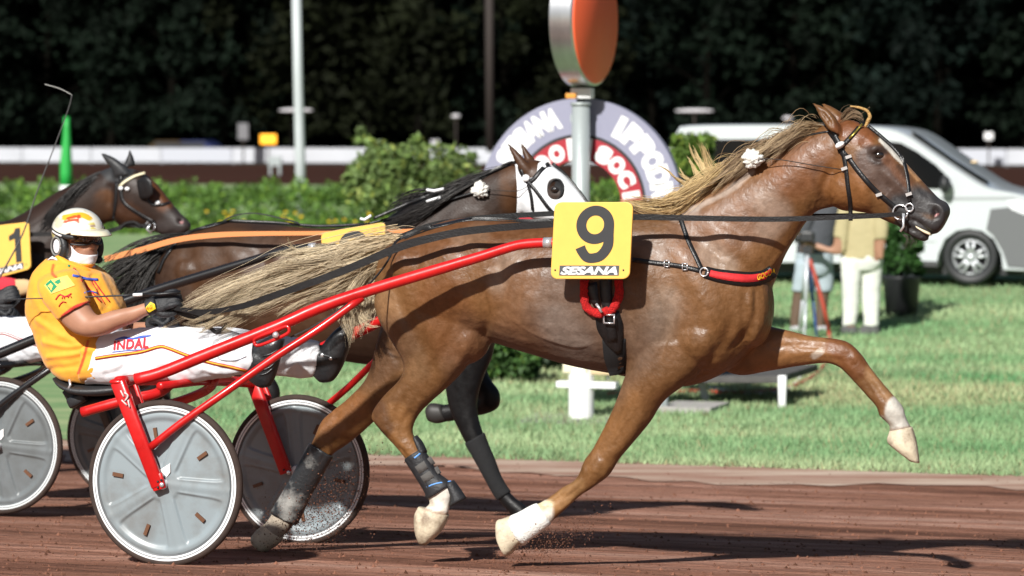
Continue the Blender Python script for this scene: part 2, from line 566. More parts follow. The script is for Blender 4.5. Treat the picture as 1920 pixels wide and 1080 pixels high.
def locks(L, s0, pal, w=.0025, seed=1, rep=3, seg=14, spread=9, sj=.02, wob=5, n=46, gather=.12):
    """hair in pointed locks: every guide is repeated with small shifts, its strands close up towards the tip"""
    r = np.random.default_rng(seed); t = np.linspace(0, 1, seg); Vs, Fs, Cs = [], [], []; base = 0
    for g, rad in L:
        g = catmull(g, 6); u = np.linspace(0, 1, len(g)); g0 = np.stack([np.interp(t, u, g[:, k]) for k in range(3)], 1)
        for q in range(rep):
            gg = g0.copy(); sh = r.normal(size=2) * spread; ph = r.uniform(0, 6.28, 4); fr = r.uniform(3, 7, 2)
            gg[:, 0] += sh[0] * (.3 + .9 * t) + wob * np.sin(fr[0] * t + ph[0]) * t; gg[:, 1] += sh[1] * (.25 + .9 * t) + wob * np.sin(fr[1] * t + ph[1]) * t
            gg[:, 2] += r.normal() * sj * (.3 + t)
            lk = r.random() ** 1.1; rr = rad * r.uniform(.6, 1.15); Lk = r.uniform(.72, 1.03)
            prof = np.interp(t, [0, .12, .4, .75, 1], [.8, 1, .85, .5, gather])
            for k in range(n):
                a = r.normal(size=3) * .55; Ls = Lk * r.uniform(.72, 1.0); stray = 1 + 2.2 * (r.random() < .07)
                P2 = np.stack([np.interp(t * Ls, t, gg[:, j]) for j in range(3)], 1); pr = np.interp(t * Ls, t, prof) * stray
                P2[:, 0] += a[0] * rr * pr + 1.3 * np.sin(t * 9 + a[2] * 9) * t; P2[:, 1] += a[1] * rr * pr + 1.3 * np.sin(t * 8 + a[0] * 9) * t
                P2[:, 2] += a[2] * rr * .0022 * pr
                P = PL(P2[:, 0], P2[:, 1], s0 - P2[:, 2]); T = np.gradient(P, axis=0); T /= np.linalg.norm(T, axis=1)[:, None] + 1e-9
                W = np.cross(T, NEAR + r.normal(size=3) * .5); W /= np.linalg.norm(W, axis=1)[:, None] + 1e-9; B = np.cross(T, W)
                ww = (w * r.uniform(.6, 1.3) * (1 - .75 * t ** 2))[:, None]
                Vs.append(np.stack([P + W * ww / 2, P - W * ww / 2, P + B * ww / 2.5], 1).reshape(-1, 3))
                for e in range(seg - 1):
                    o = base + e * 3
                    for j in range(3):
                        j2 = (j + 1) % 3; Fs.append([o + j, o + j2, o + 3 + j2, o + 3 + j])
                base += seg * 3
                m = np.clip(lk * .75 + r.random() * .35, 0, 1); c = np.array(pal[0]) * (1 - m) + np.array(pal[1]) * m
                if len(pal) > 2: f2 = np.repeat(np.clip(1 - t * 2.2, 0, 1), 3)[:, None]; c = c * (1 - f2 * .6) + np.array(pal[2]) * f2 * .6
                Cs.append(np.broadcast_to(c, (seg * 3, 3)))
    return np.vstack(Vs), Fs, np.vstack(Cs)

def copy_tree(o, parent=None, link=True):
    c = o.copy(); COL.objects.link(c); c.parent = parent
    for ch in list(o.children): copy_tree(ch, c)
    return c

def rounded_quad(corners, s, th, rad=.12, n=6):
    """a flat plate with rounded corners: px corners (tl, tr, br, bl) in the plane s; returns mesh and a map (u, v, lift) -> point"""
    s = np.broadcast_to(s, 4)
    TL, TR, BR, BLc = [PL(c[0], c[1], q) for c, q in zip(corners, s)]
    def at(u, v, lift=0.):
        u = np.asarray(u, float)[..., None]; v = np.asarray(v, float)[..., None]
        P = TL * (1 - u) * (1 - v) + TR * u * (1 - v) + BLc * (1 - u) * v + BR * u * v
        nn = np.cross(TR - TL, BLc - TL); nn /= np.linalg.norm(nn)
        if nn @ (CAMP - TL) < 0: nn = -nn
        return P + nn * np.asarray(lift, float)[..., None]
    uv = []
    for cx, cy, a0 in ((1 - rad, rad, -90), (1 - rad, 1 - rad, 0), (rad, 1 - rad, 90), (rad, rad, 180)):
        for k in range(n + 1):
            a = math.radians(a0 + 90 * k / n); uv.append((cx + rad * math.cos(a), cy + rad * math.sin(a)))
    uv = np.array(uv)
    R = np.stack([at(uv[:, 0], uv[:, 1], np.full(len(uv), q)) for q in (-th, -.0015, 0)])
    k = .985
    R[2] = at(.5 + (uv[:, 0] - .5) * k, .5 + (uv[:, 1] - .5) * k, np.zeros(len(uv)))
    V, F = rings(R)
    return V, F, at
# ------------------------------------------------------------------ horses
S_MAIN, S_BAY, S_DARK = 0.298, 2.65, 5.2

TRUNK = [(722, 476, 710, 530, .07), (733, 458, 720, 585, .15), (760, 441, 745, 628, .21), (797, 427, 790, 645, .25),
         (850, 411, 855, 648, .27), (910, 408, 915, 640, .27), (980, 411, 985, 659, .285), (1060, 408, 1070, 684, .29),
         (1140, 398, 1150, 700, .28), (1210, 388, 1220, 716, .25), (1280, 392, 1290, 724, .235), (1345, 425, 1362, 697, .225),
         (1400, 465, 1412, 650, .19), (1436, 505, 1436, 598, .12)]
NECK = [(1235, 392, 1395, 650, .19), (1290, 370, 1445, 545, .165), (1345, 336, 1468, 490, .13), (1400, 302, 1487, 452, .11),
        (1455, 274, 1508, 420, .098), (1510, 249, 1530, 397, .088), (1558, 230, 1560, 388, .082), (1590, 226, 1590, 382, .075)]
HEAD = [(1556, 262, 1556, 340, .055), (1584, 225, 1572, 379, .083), (1620, 234, 1600, 395, .098), (1652, 259, 1628, 400, .10),
        (1678, 284, 1648, 408, .085), (1703, 311, 1666, 416, .071), (1728, 338, 1687, 424, .061), (1752, 363, 1712, 431, .056),
        (1769, 381, 1735, 440, .056), (1780, 397, 1757, 437, .046), (1776, 412, 1768, 426, .02)]
LIP = [(1684, 416, 1694, 433, .035), (1706, 424, 1714, 445, .038), (1726, 434, 1732, 452, .036), (1738, 441, 1741, 450, .022)]
EARS = [[(1580, 254, 1553, 242, .036, .062), (1575, 236, 1544, 229, .038, .066), (1564, 217, 1535, 215, .028, .07), (1548, 203, 1529, 203, .015, .07), (1527, 192, 1522, 193, .004, .07)],
        [(1594, 232, 1560, 228, .034, -.055), (1584, 216, 1554, 216, .034, -.06), (1565, 203, 1546, 205, .024, -.065), (1545, 193, 1539, 195, .005, -.065)]]
NEARFORE = [(1335, 640, 1195, 640, .09), (1312, 700, 1174, 700, .088), (1248, 748, 1160, 742, .074), (1220, 790, 1136, 795, .06),
            (1188, 829, 1113, 840, .05), (1161, 860, 1097, 862, .045), (1141, 892, 1086, 888, .046), (1112, 914, 1075, 902, .040),
            (1088, 930, 1053, 914, .03), (1060, 955, 1032, 930, .027), (1038, 975, 1013, 942, .032), (1022, 990, 996, 950, .037),
            (1000, 1006, 974, 962, .036), (982, 1017, 955, 970, .042)]
NF_HOOF = [(990, 1014, 962, 965, .040), (974, 1021, 943, 972, .05), (962, 1036, 932, 977, .056), (952, 1043, 932, 1000, .05)]
FARFORE = [(1395, 600, 1345, 690, .085), (1440, 611, 1388, 704, .078), (1480, 620, 1440, 696, .064), (1520, 630, 1495, 687, .052),
           (1560, 634, 1545, 681, .045), (1590, 642, 1571, 687, .046), (1614, 664, 1585, 698, .042), (1632, 690, 1602, 716, .033),
           (1655, 718, 1624, 741, .028), (1677, 743, 1642, 761, .032), (1693, 763, 1651, 781, .037), (1700, 785, 1667, 797, .031),
           (1711, 806, 1667, 814, .038)]
FF_HOOF = [(1710, 800, 1668, 808, .037), (1717, 822, 1664, 828, .047), (1721, 845, 1683, 846, .045), (1724, 868, 1706, 864, .024)]
NEARHIND = [(908, 520, 715, 520, .125), (909, 575, 703, 560, .125), (906, 622, 712, 600, .118), (893, 657, 735, 638, .10), (870, 694, 757, 680, .082),
            (836, 729, 750, 710, .064), (803, 758, 720, 742, .053), (783, 780, 698, 776, .05), (773, 806, 711, 803, .044),
            (781, 828, 737, 832, .036), (797, 852, 762, 862, .032), (818, 887, 785, 897, .031), (846, 912, 801, 924, .037),
            (844, 944, 806, 944, .033), (838, 970, 788, 957, .042)]
NH_HOOF = [(841, 966, 785, 950, .042), (836, 980, 778, 967, .053), (822, 1002, 779, 996, .05), (799, 1022, 786, 1018, .028)]
FARHIND = [(730, 560, 890, 640, .10), (708, 640, 820, 705, .088), (690, 705, 755, 748, .072), (655, 745, 712, 781, .056),
           (624, 770, 678, 812, .05), (603, 790, 650, 834, .047), (589, 822, 624, 852, .04), (572, 856, 606, 880, .034),
           (546, 903, 580, 928, .034), (520, 948, 556, 975, .04), (508, 968, 536, 1000, .036), (492, 990, 522, 1014, .042)]
FH_HOOF = [(497, 982, 530, 1008, .042), (482, 994, 522, 1020, .05), (472, 1010, 500, 1034, .048), (480, 1024, 492, 1034, .03)]

def mapped(P, f, k):
    out = []
    for q in P:
        a = f(q[0], q[1]); b = f(q[2], q[3])
        out.append((*a, *b, q[4] * k, *([q[5] * k] if len(q) > 5 else [])))
    return out

def horse_parts(f=lambda x, y: (x, y), k=1., s0=S_MAIN, hoofs=True):
    M = lambda P: mapped(P, f, k)
    W = [loft(M(TRUNK), s0, N=32, ex=2.25), loft(M(NECK), s0, N=26), loft(M(HEAD), s0, N=26, ex=2.5), loft(M(LIP), s0),
         *[loft(M(e), s0, N=14, sub=5) for e in EARS],
         loft(M(NEARFORE), s0, .135 * k), loft(M(FARFORE), s0, -.135 * k), loft(M(NEARHIND), s0, .125 * k), loft(M(FARHIND), s0, -.125 * k)]
    hv = [(loft(M(h), s0, o * k, ex=2.4)) for h, o in ((NF_HOOF, .135), (FF_HOOF, -.135), (NH_HOOF, .125), (FH_HOOF, -.125))]
    return W, hv

parts, hoofs = horse_parts()
# cheek, stifle and shoulder masses
def lump(x, y, rx, ry, off, t, s0=S_MAIN):
    c = PL(x, y, s0 - off); px = 2.2e-3
    return ellipsoid(c, EH * rx * px, NEAR * t, UP * ry * px)
parts += [lump(1590, 350, 44, 46, 0, .095), lump(1325, 630, 80, 75, .01, .226), lump(1414, 575, 36, 78, .03, .15), lump(1410, 570, 36, 74, -.06, .15),
          lump(868, 630, 56, 56, .10, .117), lump(1645, 284, 24, 18, 0, .100), lump(1760, 396, 22, 22, .0, .058),
          lump(790, 500, 75, 65, .04, .225), lump(1040, 560, 150, 105, .0, .298)]
hb = remesh(parts, .0085, it=9)
NS = (S_MAIN - 1., S_MAIN + .03)
strokes(hb, [
    # shoulder blade, arm and chest grooves
    ([(1245, 420), (1300, 520), (1330, 600), (1300, 690)], 22, .012), ([(1175, 560), (1180, 640), (1176, 700)], 13, -.016),
    ([(1350, 520), (1375, 600), (1330, 680), (1270, 735)], 13, -.012), ([(1390, 560), (1400, 620), (1360, 670)], 10, -.010),
    ([(1420, 520), (1415, 600), (1370, 680)], 9, -.012), ([(1440, 530), (1432, 600), (1400, 650)], 8, .008),
    ([(1200, 470), (1225, 560), (1215, 640)], 24, .012), ([(1215, 520), (1250, 600), (1235, 690)], 8, -.005),
    ([(1300, 430), (1340, 470), (1330, 510)], 16, -.008), ([(1340, 440), (1400, 470), (1420, 500)], 18, .008),
    # neck: jugular groove, windpipe, crest
    ([(1575, 388), (1545, 420), (1500, 460), (1470, 490), (1430, 540)], 8, -.012), ([(1560, 385), (1530, 405), (1490, 452)], 6, .006),
    ([(1505, 420), (1480, 455), (1445, 500)], 6, .006), ([(1570, 300), (1545, 350), (1540, 395)], 9, -.012),
    ([(1300, 392), (1390, 335), (1480, 285)], 14, -.008), ([(1400, 400), (1470, 350), (1520, 300)], 26, .008),
    ([(1400, 470), (1380, 430), (1340, 410)], 10, -.006),
    # ribs and flank
    *[([(1100 - i * 26, 480), (1090 - i * 27, 560), (1095 - i * 27, 640)], 7, .0028) for i in range(6)],
    ([(925, 470), (940, 540), (930, 610)], 17, -.016), ([(905, 540), (912, 600), (905, 640)], 9, -.014), ([(870, 455), (900, 470), (920, 500)], 16, .010),
    ([(950, 620), (1050, 655), (1120, 672)], 14, -.004), ([(960, 640), (1040, 640), (1130, 655)], 10, .004),
    # haunch
    ([(735, 520), (760, 600), (800, 660), (810, 720)], 12, -.009), ([(830, 440), (850, 520), (880, 600)], 20, .008),
    ([(790, 440), (770, 500), (790, 570)], 18, -.006), ([(860, 560), (840, 640), (800, 710)], 10, -.006), ([(880, 620), (870, 660), (835, 705)], 10, .008),
    ([(720, 640), (750, 690), (720, 740)], 6, -.004),
    # hock, knee and cannon
    ([(760, 740), (745, 775), (745, 800)], 8, -.008), ([(775, 765), (752, 800), (760, 830)], 6, -.006), ([(790, 745), (775, 775)], 7, .006),
    ([(715, 780), (730, 810), (765, 845)], 5, .004), ([(1170, 760), (1140, 820), (1115, 860)], 8, -.006), ([(1205, 770), (1180, 820), (1140, 860)], 9, .005),
    ([(1130, 860), (1110, 890)], 12, .007), ([(1105, 880), (1085, 915), (1050, 940)], 4, -.005), ([(1120, 905), (1095, 925)], 5, .004),
    ([(1440, 650), (1500, 648), (1560, 650)], 7, -.006), ([(1480, 665), (1540, 662), (1580, 672)], 5, .005), ([(1585, 660), (1605, 690)], 7, -.005),
    ([(1600, 672)], 9, .005), ([(1615, 705), (1640, 745)], 4, -.005), ([(640, 770), (620, 800), (612, 830)], 8, -.007), ([(650, 800), (630, 830)], 7, .005),
    # head: eye socket, cheek bone, jaw, nostril, mouth
    ([(1647, 292)], 9, -.012), ([(1632, 282), (1648, 276), (1662, 284)], 5, .011), ([(1634, 300), (1648, 306), (1662, 300)], 4, .005),
    ([(1625, 262), (1615, 275)], 9, -.008), ([(1655, 318), (1690, 352), (1712, 372)], 7, .008), ([(1650, 332), (1680, 366), (1700, 388)], 8, -.008),
    ([(1600, 330), (1625, 372), (1615, 390)], 14, .006), ([(1640, 345), (1635, 380), (1640, 400)], 10, -.008), ([(1690, 310), (1720, 345), (1745, 372)], 7, -.005),
    ([(1748, 390), (1756, 398), (1752, 408)], 5.5, -.024), ([(1744, 382), (1760, 386), (1768, 398), (1762, 410)], 4, .008),
    ([(1700, 410), (1722, 418), (1738, 432), (1752, 440)], 4, -.012), ([(1715, 405), (1738, 418), (1756, 430)], 7, .004),
    ([(1716, 428), (1728, 440)], 6, .004), ([(1560, 236), (1548, 218), (1538, 208)], 4, -.016),
], 'both')
# tendons, fetlocks and pasterns, veins and skin folds
strokes(hb, [
    ([(1622, 700), (1648, 738), (1662, 756)], 3, -.005), ([(1630, 692), (1656, 730)], 3, .003), ([(1658, 772), (1652, 782)], 6, .006), ([(1690, 772), (1694, 782)], 6, .004), ([(1668, 796), (1676, 806)], 5, -.006),
    ([(745, 835), (775, 872)], 3, -.005), ([(806, 930), (800, 938)], 6, .006), ([(808, 948), (812, 956)], 6, -.007), ([(842, 920), (846, 935)], 6, .003),
    ([(1058, 925), (1030, 948)], 3, -.005), ([(1072, 938), (1046, 960)], 3, .003), ([(1022, 944), (1010, 948)], 5, .004), ([(690, 770), (704, 790), (730, 815)], 4, .005), ([(604, 800), (592, 830)], 4, .004), ([(612, 845), (600, 868)], 3, -.004),
    ([(1560, 668), (1590, 680)], 5, -.004), ([(1596, 650), (1612, 664)], 6, .004), ([(1095, 870), (1098, 892)], 4, .005), ([(1140, 872), (1130, 896)], 4, .004),
    ([(1480, 640), (1500, 655), (1545, 660)], 2.2, .0035), ([(870, 560), (862, 610), (880, 640)], 2.4, .003), ([(1330, 540), (1300, 580), (1310, 640)], 2.4, .003),
    ([(960, 600), (1010, 630), (1080, 650), (1120, 640)], 2.4, .0035), ([(1010, 630), (1030, 610)], 2.2, .0025), ([(1270, 560), (1262, 620), (1240, 680)], 2.4, .003),
    ([(1690, 345), (1668, 360), (1660, 380)], 2.2, .003), ([(1672, 352), (1690, 372)], 2., .0025), ([(1190, 770), (1165, 800), (1150, 830)], 2.2, .003),
    ([(1180, 780), (1190, 800)], 2., .0025), ([(1385, 470), (1360, 500), (1370, 540)], 2.4, .003), ([(1320, 465), (1345, 480), (1352, 510)], 2.6, -.003),
    *[([(1526 + i * 9, 404 - i * 3), (1520 + i * 10, 392 - i * 3), (1524 + i * 11, 376 - i * 2)], 2.6, -.004) for i in range(5)],
], 'near')
hb.V = hb.V + hb.N * (noise3(hb.V, 22, 3, 2) * .0012)[:, None]; refresh(hb)

CHEST = (.168, .076, .0255)
LIGHTC, ORANGE, DARKC, GREYN, WHITE = (.26, .13, .060), (.265, .122, .040), (.075, .031, .015), (.040, .040, .042), (.72, .68, .60)
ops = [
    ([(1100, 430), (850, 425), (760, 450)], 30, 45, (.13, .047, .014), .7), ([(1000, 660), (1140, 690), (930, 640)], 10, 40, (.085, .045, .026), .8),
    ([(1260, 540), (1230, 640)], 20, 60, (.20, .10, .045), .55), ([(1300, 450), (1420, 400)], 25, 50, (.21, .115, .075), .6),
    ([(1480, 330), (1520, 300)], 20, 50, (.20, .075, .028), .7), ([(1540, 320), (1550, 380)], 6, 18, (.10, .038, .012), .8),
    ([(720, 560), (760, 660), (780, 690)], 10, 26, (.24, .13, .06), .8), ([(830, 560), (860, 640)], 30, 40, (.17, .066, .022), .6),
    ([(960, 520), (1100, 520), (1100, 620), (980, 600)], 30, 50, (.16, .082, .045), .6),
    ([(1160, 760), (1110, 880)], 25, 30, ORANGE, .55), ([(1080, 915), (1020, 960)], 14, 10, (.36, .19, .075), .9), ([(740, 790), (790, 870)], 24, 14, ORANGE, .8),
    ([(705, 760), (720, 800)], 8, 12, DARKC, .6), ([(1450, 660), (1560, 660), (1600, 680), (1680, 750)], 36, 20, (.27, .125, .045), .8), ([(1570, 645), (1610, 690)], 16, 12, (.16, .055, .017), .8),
    ([(1640, 700), (1680, 750)], 16, 10, (.40, .215, .09), .7), ([(630, 790), (660, 760)], 24, 20, (.21, .085, .028), .7), ([(690, 690), (740, 640)], 30, 30, (.12, .06, .03), .7),
    # face
    ([(1590, 240), (1620, 255)], 18, 14, (.17, .055, .018), .8), ([(1590, 350), (1600, 380), (1570, 340)], 26, 18, (.22, .088, .026), .7),
    ([(1632, 300), (1660, 330), (1690, 370)], 22, 18, (.085, .055, .045), .92), ([(1645, 290)], 15, 10, (.038, .026, .022), .85),
    ([(1690, 385), (1720, 375), (1750, 385), (1770, 400)], 18, 16, GREYN, .97), ([(1690, 425), (1720, 436), (1738, 446)], 15, 8, (.042, .040, .041), .97), ([(1712, 412), (1745, 424), (1768, 418)], 13, 10, (.042, .041, .043), .97),
    ([(1665, 300), (1700, 345)], 6, 8, (.16, .065, .028), .7), ([(1685, 312), (1700, 330)], 4, 6, (.02, .014, .012), .6),
    ([(1752, 398), (1757, 402)], 6, 4, (.02, .012, .012), 1.), ([(1755, 403), (1759, 401)], 2.2, 2.5, (.55, .25, .25), 1.),
    ([(1655, 262), (1672, 278), (1694, 302)], 6.5, 3, WHITE, 1.), ([(1700, 309), (1722, 333)], 2.5, 4, (.45, .25, .12), .8),
    # white and pale legs
    ([(1005, 965), (950, 1005), (930, 1030)], 34, 7, WHITE, 1., S_MAIN - .5, S_MAIN + .02), ([(1030, 945), (1012, 948)], 8, 8, (.6, .5, .3), .9),
    ([(1690, 772), (1700, 800), (1700, 850)], 32, 6, WHITE, 1.), ([(820, 920), (810, 970), (795, 1015)], 34, 6, WHITE, 1., S_MAIN - .5, S_MAIN),
    ([(515, 965), (490, 1015)], 30, 10, (.5, .42, .33), 1., S_MAIN, S_MAIN + .6),
    ([(1538, 660), (1526, 668)], 5, 3, (.55, .48, .4), .7),
    ([(785, 950), (812, 962), (842, 967)], 2.2, 3, (.40, .28, .20), .9, S_MAIN - .5, S_MAIN), ([(1668, 807), (1690, 806), (1712, 801)], 2.2, 3, (.42, .30, .22), .9), ([(1655, 782), (1668, 797)], 4, 5, (.5, .42, .32), .7), ([(800, 935), (806, 944)], 4, 5, (.5, .42, .32), .7),
    # dried sweat, and sweat sheen painted in as paler coat colour
    ([(1300, 392), (1360, 362), (1410, 322)], 2, 6, (.5, .42, .36), .55), ([(1268, 402), (1300, 396)], 6, 10, (.5, .42, .36), .4),
    ([(1440, 380), (1460, 400), (1440, 430)], 12, 26, (.36, .27, .21), .5), ([(1330, 470), (1360, 500)], 12, 24, (.34, .26, .2), .5),
    ([(960, 480), (930, 530)], 8, 24, (.30, .22, .16), .45), ([(860, 450), (900, 440)], 6, 20, (.26, .17, .11), .4),
    ([(1040, 600), (1080, 640)], 14, 34, (.25, .19, .15), .4), ([(1250, 560), (1240, 620)], 10, 30, (.3, .22, .16), .45), ([(1180, 450), (1230, 470)], 10, 24, (.26, .19, .15), .45),
]
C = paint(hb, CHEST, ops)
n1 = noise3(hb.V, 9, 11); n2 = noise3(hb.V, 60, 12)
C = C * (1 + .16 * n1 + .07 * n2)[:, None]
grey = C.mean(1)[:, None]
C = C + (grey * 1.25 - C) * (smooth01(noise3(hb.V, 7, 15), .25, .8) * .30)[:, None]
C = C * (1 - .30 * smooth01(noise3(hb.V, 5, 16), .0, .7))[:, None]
M_COAT = mat('chestnut_coat', attr='Col', rough=.46, spec=.42, noise=.32, nscale=34, bump=.55, bscale=52, bdist=.0055, rvar=.13, sheen=.0, detail=7)
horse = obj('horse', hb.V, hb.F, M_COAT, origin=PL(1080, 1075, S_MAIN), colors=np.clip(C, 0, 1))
tag(horse, 'sweating chestnut horse trotting with number 9, flaxen mane and white socks', 'horse', 'trotting horses in the race')

M_HOOF = mat('pale_hoof', (.60, .52, .38), rough=.6, col2=(.17, .11, .07), nscale=11, thr=(.48, .72), detail=7, bump=.4, bscale=45)
for V, F in hoofs: obj('hoof', V, F, M_HOOF, horse)

M_EYE = mat('dark_eye', (.012, .008, .006), rough=.06, spec=.8, coat=1.)
def eye(b, x, y, r, par):
    p, n = hit(b, x, y)
    if p is None: return
    V, F = ellipsoid(p + (p - CAMP) / np.linalg.norm(p - CAMP) * (r * .30), EH * r * 1.15, NEAR * r * .8, UP * r * .9)
    return obj('eye', V, F, M_EYE, par)
eye(hb, 1647, 291, .020, horse)
# far eye, mirrored through the middle plane of the head
pe, _ = hit(hb, 1647, 291); pe = pe + EL * 2 * (S_MAIN - pe @ EL - .002)
V, F = ellipsoid(pe, EH * .022, NEAR * .016, UP * .018); obj('eye', V, F, M_EYE, horse)

# teeth strip behind the parted lips
V, F = loft([(1716, 420, 1722, 430, .022), (1730, 428, 1735, 438, .024), (1744, 436, 1746, 442, .018)], S_MAIN, .024, N=12)
obj('teeth', V, F, mat('ivory_teeth', (.75, .65, .45), rough=.4), horse)

# ------------------------------------------------------------------ hair of the chestnut
def hair_mat(name, a, b, rough=.45):
    m = bpy.data.materials.new(name); m.use_nodes = True
    N, L = m.node_tree.nodes, m.node_tree.links
    at = N.new('ShaderNodeAttribute'); at.attribute_name = 'Col'
    L.new(at.outputs['Color'], N['Principled BSDF'].inputs['Base Color'])
    N['Principled BSDF'].inputs['Roughness'].default_value = rough
    return m
M_HAIR = hair_mat('horse_hair', 0, 0)
def hair_obj(name, sets, pal, par):
    Vs, Fs, Cs, n = [], [], [], 0
    for (V, F, r), (a, b) in zip(sets, pal):
        Vs.append(V); Fs += [[i + n for i in f] for f in F]; n += len(V)
        Cs.append(np.array(a) * (1 - r[:, None]) + np.array(b) * r[:, None])
    return obj(name, np.vstack(Vs), Fs, M_HAIR, par, colors=np.vstack(Cs))

FLAX, FLAXD, BROWNH = (.82, .69, .47), (.33, .24, .14), (.30, .165, .07)
Z = lambda pts, o0=.02, o1=.2: [(300 + x / 3.6, 420 + y / 3.6, o0 + (o1 - o0) * k / (len(pts) - 1)) for k, (x, y) in enumerate(pts)]
TL = [(Z([(1590, 120), (1350, 150), (1150, 215), (900, 250), (750, 290), (630, 390)]), 13), (Z([(1590, 120), (1200, 225), (900, 300), (700, 370), (450, 440), (250, 520), (95, 600)], .02, .27), 16),
      (Z([(1580, 140), (1200, 270), (950, 370), (650, 460), (400, 550), (200, 650), (100, 690)], .03, .28), 15), (Z([(1575, 160), (1100, 370), (800, 470), (600, 580), (480, 690), (480, 765)], .03, .26), 12),
      (Z([(1570, 180), (1000, 400), (650, 540), (500, 620), (300, 690), (190, 720)], .03, .28), 13), (Z([(1560, 200), (1250, 340), (1080, 420), (850, 480), (660, 470), (560, 410)], .04, .22), 9),
      (Z([(1590, 130), (1300, 185), (1050, 255), (800, 340), (560, 440), (330, 560), (140, 590)], .01, .25), 15), (Z([(1590, 130), (1250, 200), (1000, 300), (700, 420), (500, 500), (330, 620)], .02, .25), 14),
      (Z([(1595, 125), (1400, 165), (1200, 225), (1000, 290), (860, 330)], .0, .12), 14), (Z([(1590, 140), (1400, 210), (1200, 280), (1000, 370)], .02, .16), 13)]
TL2 = [(Z([(1540, 220), (1200, 420), (950, 540), (830, 600), (795, 650)], .03, .2), 6), (Z([(1530, 230), (1250, 440), (1020, 530), (880, 620)], .03, .2), 6), (Z([(1540, 200), (1300, 330), (1150, 470), (1060, 560)], .03, .18), 7)]
TL3 = [(Z([(1560, 190), (1440, 300), (1370, 450), (1345, 560), (1390, 650), (1485, 668)], .02, .16), 9), (Z([(1550, 200), (1420, 310), (1320, 480), (1270, 600), (1310, 720), (1280, 870)], .02, .16), 10),
       (Z([(1555, 210), (1430, 340), (1340, 520), (1330, 640), (1360, 740), (1290, 930)], .02, .16), 9), (Z([(1560, 230), (1470, 340), (1420, 460), (1400, 570), (1370, 680), (1250, 850)], .02, .15), 9),
       (Z([(1565, 200), (1480, 320), (1440, 430), (1450, 560), (1430, 640)], .02, .12), 9), (Z([(1540, 190), (1400, 300), (1290, 430), (1230, 560), (1250, 640)], .03, .16), 9)]
TL4 = [(Z([(1300, 160), (1050, 190), (900, 160), (780, 100)], .05, .12), 3), (Z([(1250, 220), (950, 215), (740, 150)], .05, .14), 4), (Z([(1100, 250), (900, 150), (840, 80)], .05, .12), 2), (Z([(500, 520), (250, 640), (60, 580)], .25, .3), 4), (Z([(520, 560), (260, 700), (100, 640)], .25, .3), 4)]
PALE, MIDH, ROOTB = (.86, .72, .49), (.24, .17, .095), (.50, .36, .19)
tset = [locks(TL, S_MAIN, (PALE, MIDH, ROOTB), .0023, 3, 4, 15, 9, .03, 11, 46), locks(TL2, S_MAIN, (PALE, MIDH, ROOTB), .0022, 4, 2, 13, 6, .015, 5, 26), locks(TL3, S_MAIN, (PALE, MIDH, ROOTB), .0024, 5, 3, 14, 6, .015, 5, 44), locks(TL4, S_MAIN, (PALE, MIDH), .0018, 6, 1, 10, 3, .01, 4, 16, .6)]
def lock_obj(name, sets, par):
    V, F, Cc, n = [], [], [], 0
    for a, f, c in sets: V.append(a); F += [[i + n for i in q] for q in f]; n += len(a); Cc.append(c)
    return obj(name, np.vstack(V), F, M_HAIR, par, colors=np.vstack(Cc))
lock_obj('tail', tset, horse)
CREST = catmull([(1545, 240), (1500, 254), (1450, 277), (1400, 302), (1350, 333), (1300, 366), (1255, 386)], 10)
def crest(u):
    k = np.clip(u, 0, 1) * (len(CREST) - 1); i = int(min(k, len(CREST) - 2)); return CREST[i] * (1 - k + i) + CREST[i + 1] * (k - i)
ML, ML2 = [], []
rm = np.random.default_rng(17)
for k in range(46):
    u = k / 45 * .92; a = crest(u); d = .26 + .12 * rm.random(); m1, m2, e = crest(u + d * .3), crest(u + d * .65), crest(u + d)
    drop = rm.uniform(-4, 22); up0 = rm.uniform(4, 14)
    g = [(*a, .0), (m1[0] - 4, m1[1] - up0, .045), (m2[0] - 6, m2[1] - up0 * .3 + drop * .5, .085), (e[0] - 14, e[1] + drop + 4, .105)]
    (ML if u < .5 else ML2).append((g, 8))
for y0, y1, y2, y3 in ((372, 392, 394, 374), (366, 384, 388, 372), (362, 376, 380, 370), (376, 398, 399, 380), (356, 372, 378, 376)):
    ML2.append(([(1318, y0 - 18, .06), (1262, y1, .11), (1212, y2, .12), (1162, y3, .11)], 9))
ML3 = [([(1352, 330, 0), (1334, 318, -.01), (1324, 296, -.02), (1318, 272, -.02), (1309, 250, -.02)], 7), ([(1340, 336, 0), (1316, 322, -.01), (1302, 298, -.02), (1292, 266, -.02)], 4), ([(1330, 342, 0), (1306, 328, -.02), (1292, 304, -.03), (1281, 280, -.03)], 4),
       ([(1330, 344, 0), (1300, 336, -.02), (1284, 318, -.03), (1276, 300, -.03)], 3), ([(1346, 332, 0), (1322, 318, -.01), (1310, 300, -.02), (1304, 280, -.02)], 4), ([(1310, 356, 0), (1284, 340, -.02), (1262, 322, -.03), (1244, 312, -.03)], 2)]
lock_obj('mane', [locks(ML, S_MAIN, ((.56, .42, .25), (.15, .08, .035)), .0023, 8, 2, 12, 6, .014, 6, 30, .25), locks(ML2, S_MAIN, ((.84, .64, .32), (.30, .17, .06)), .0024, 9, 3, 12, 6, .014, 6, 30, .2), locks(ML3, S_MAIN, ((.84, .66, .35), (.55, .38, .17)), .0024, 10, 2, 12, 5, .015, 5, 22, .2),
                  locks([([(1585, 226, 0), (1600, 214, .01), (1613, 216, .02), (1622, 230, .03)], 6), ([(1580, 220, -.02), (1590, 210, -.01), (1602, 205, 0), (1612, 208, .01)], 5)], S_MAIN, ((.40, .28, .16), (.12, .07, .04)), .0022, 11, 2, 8, 3, .01, 3, 26)], horse)
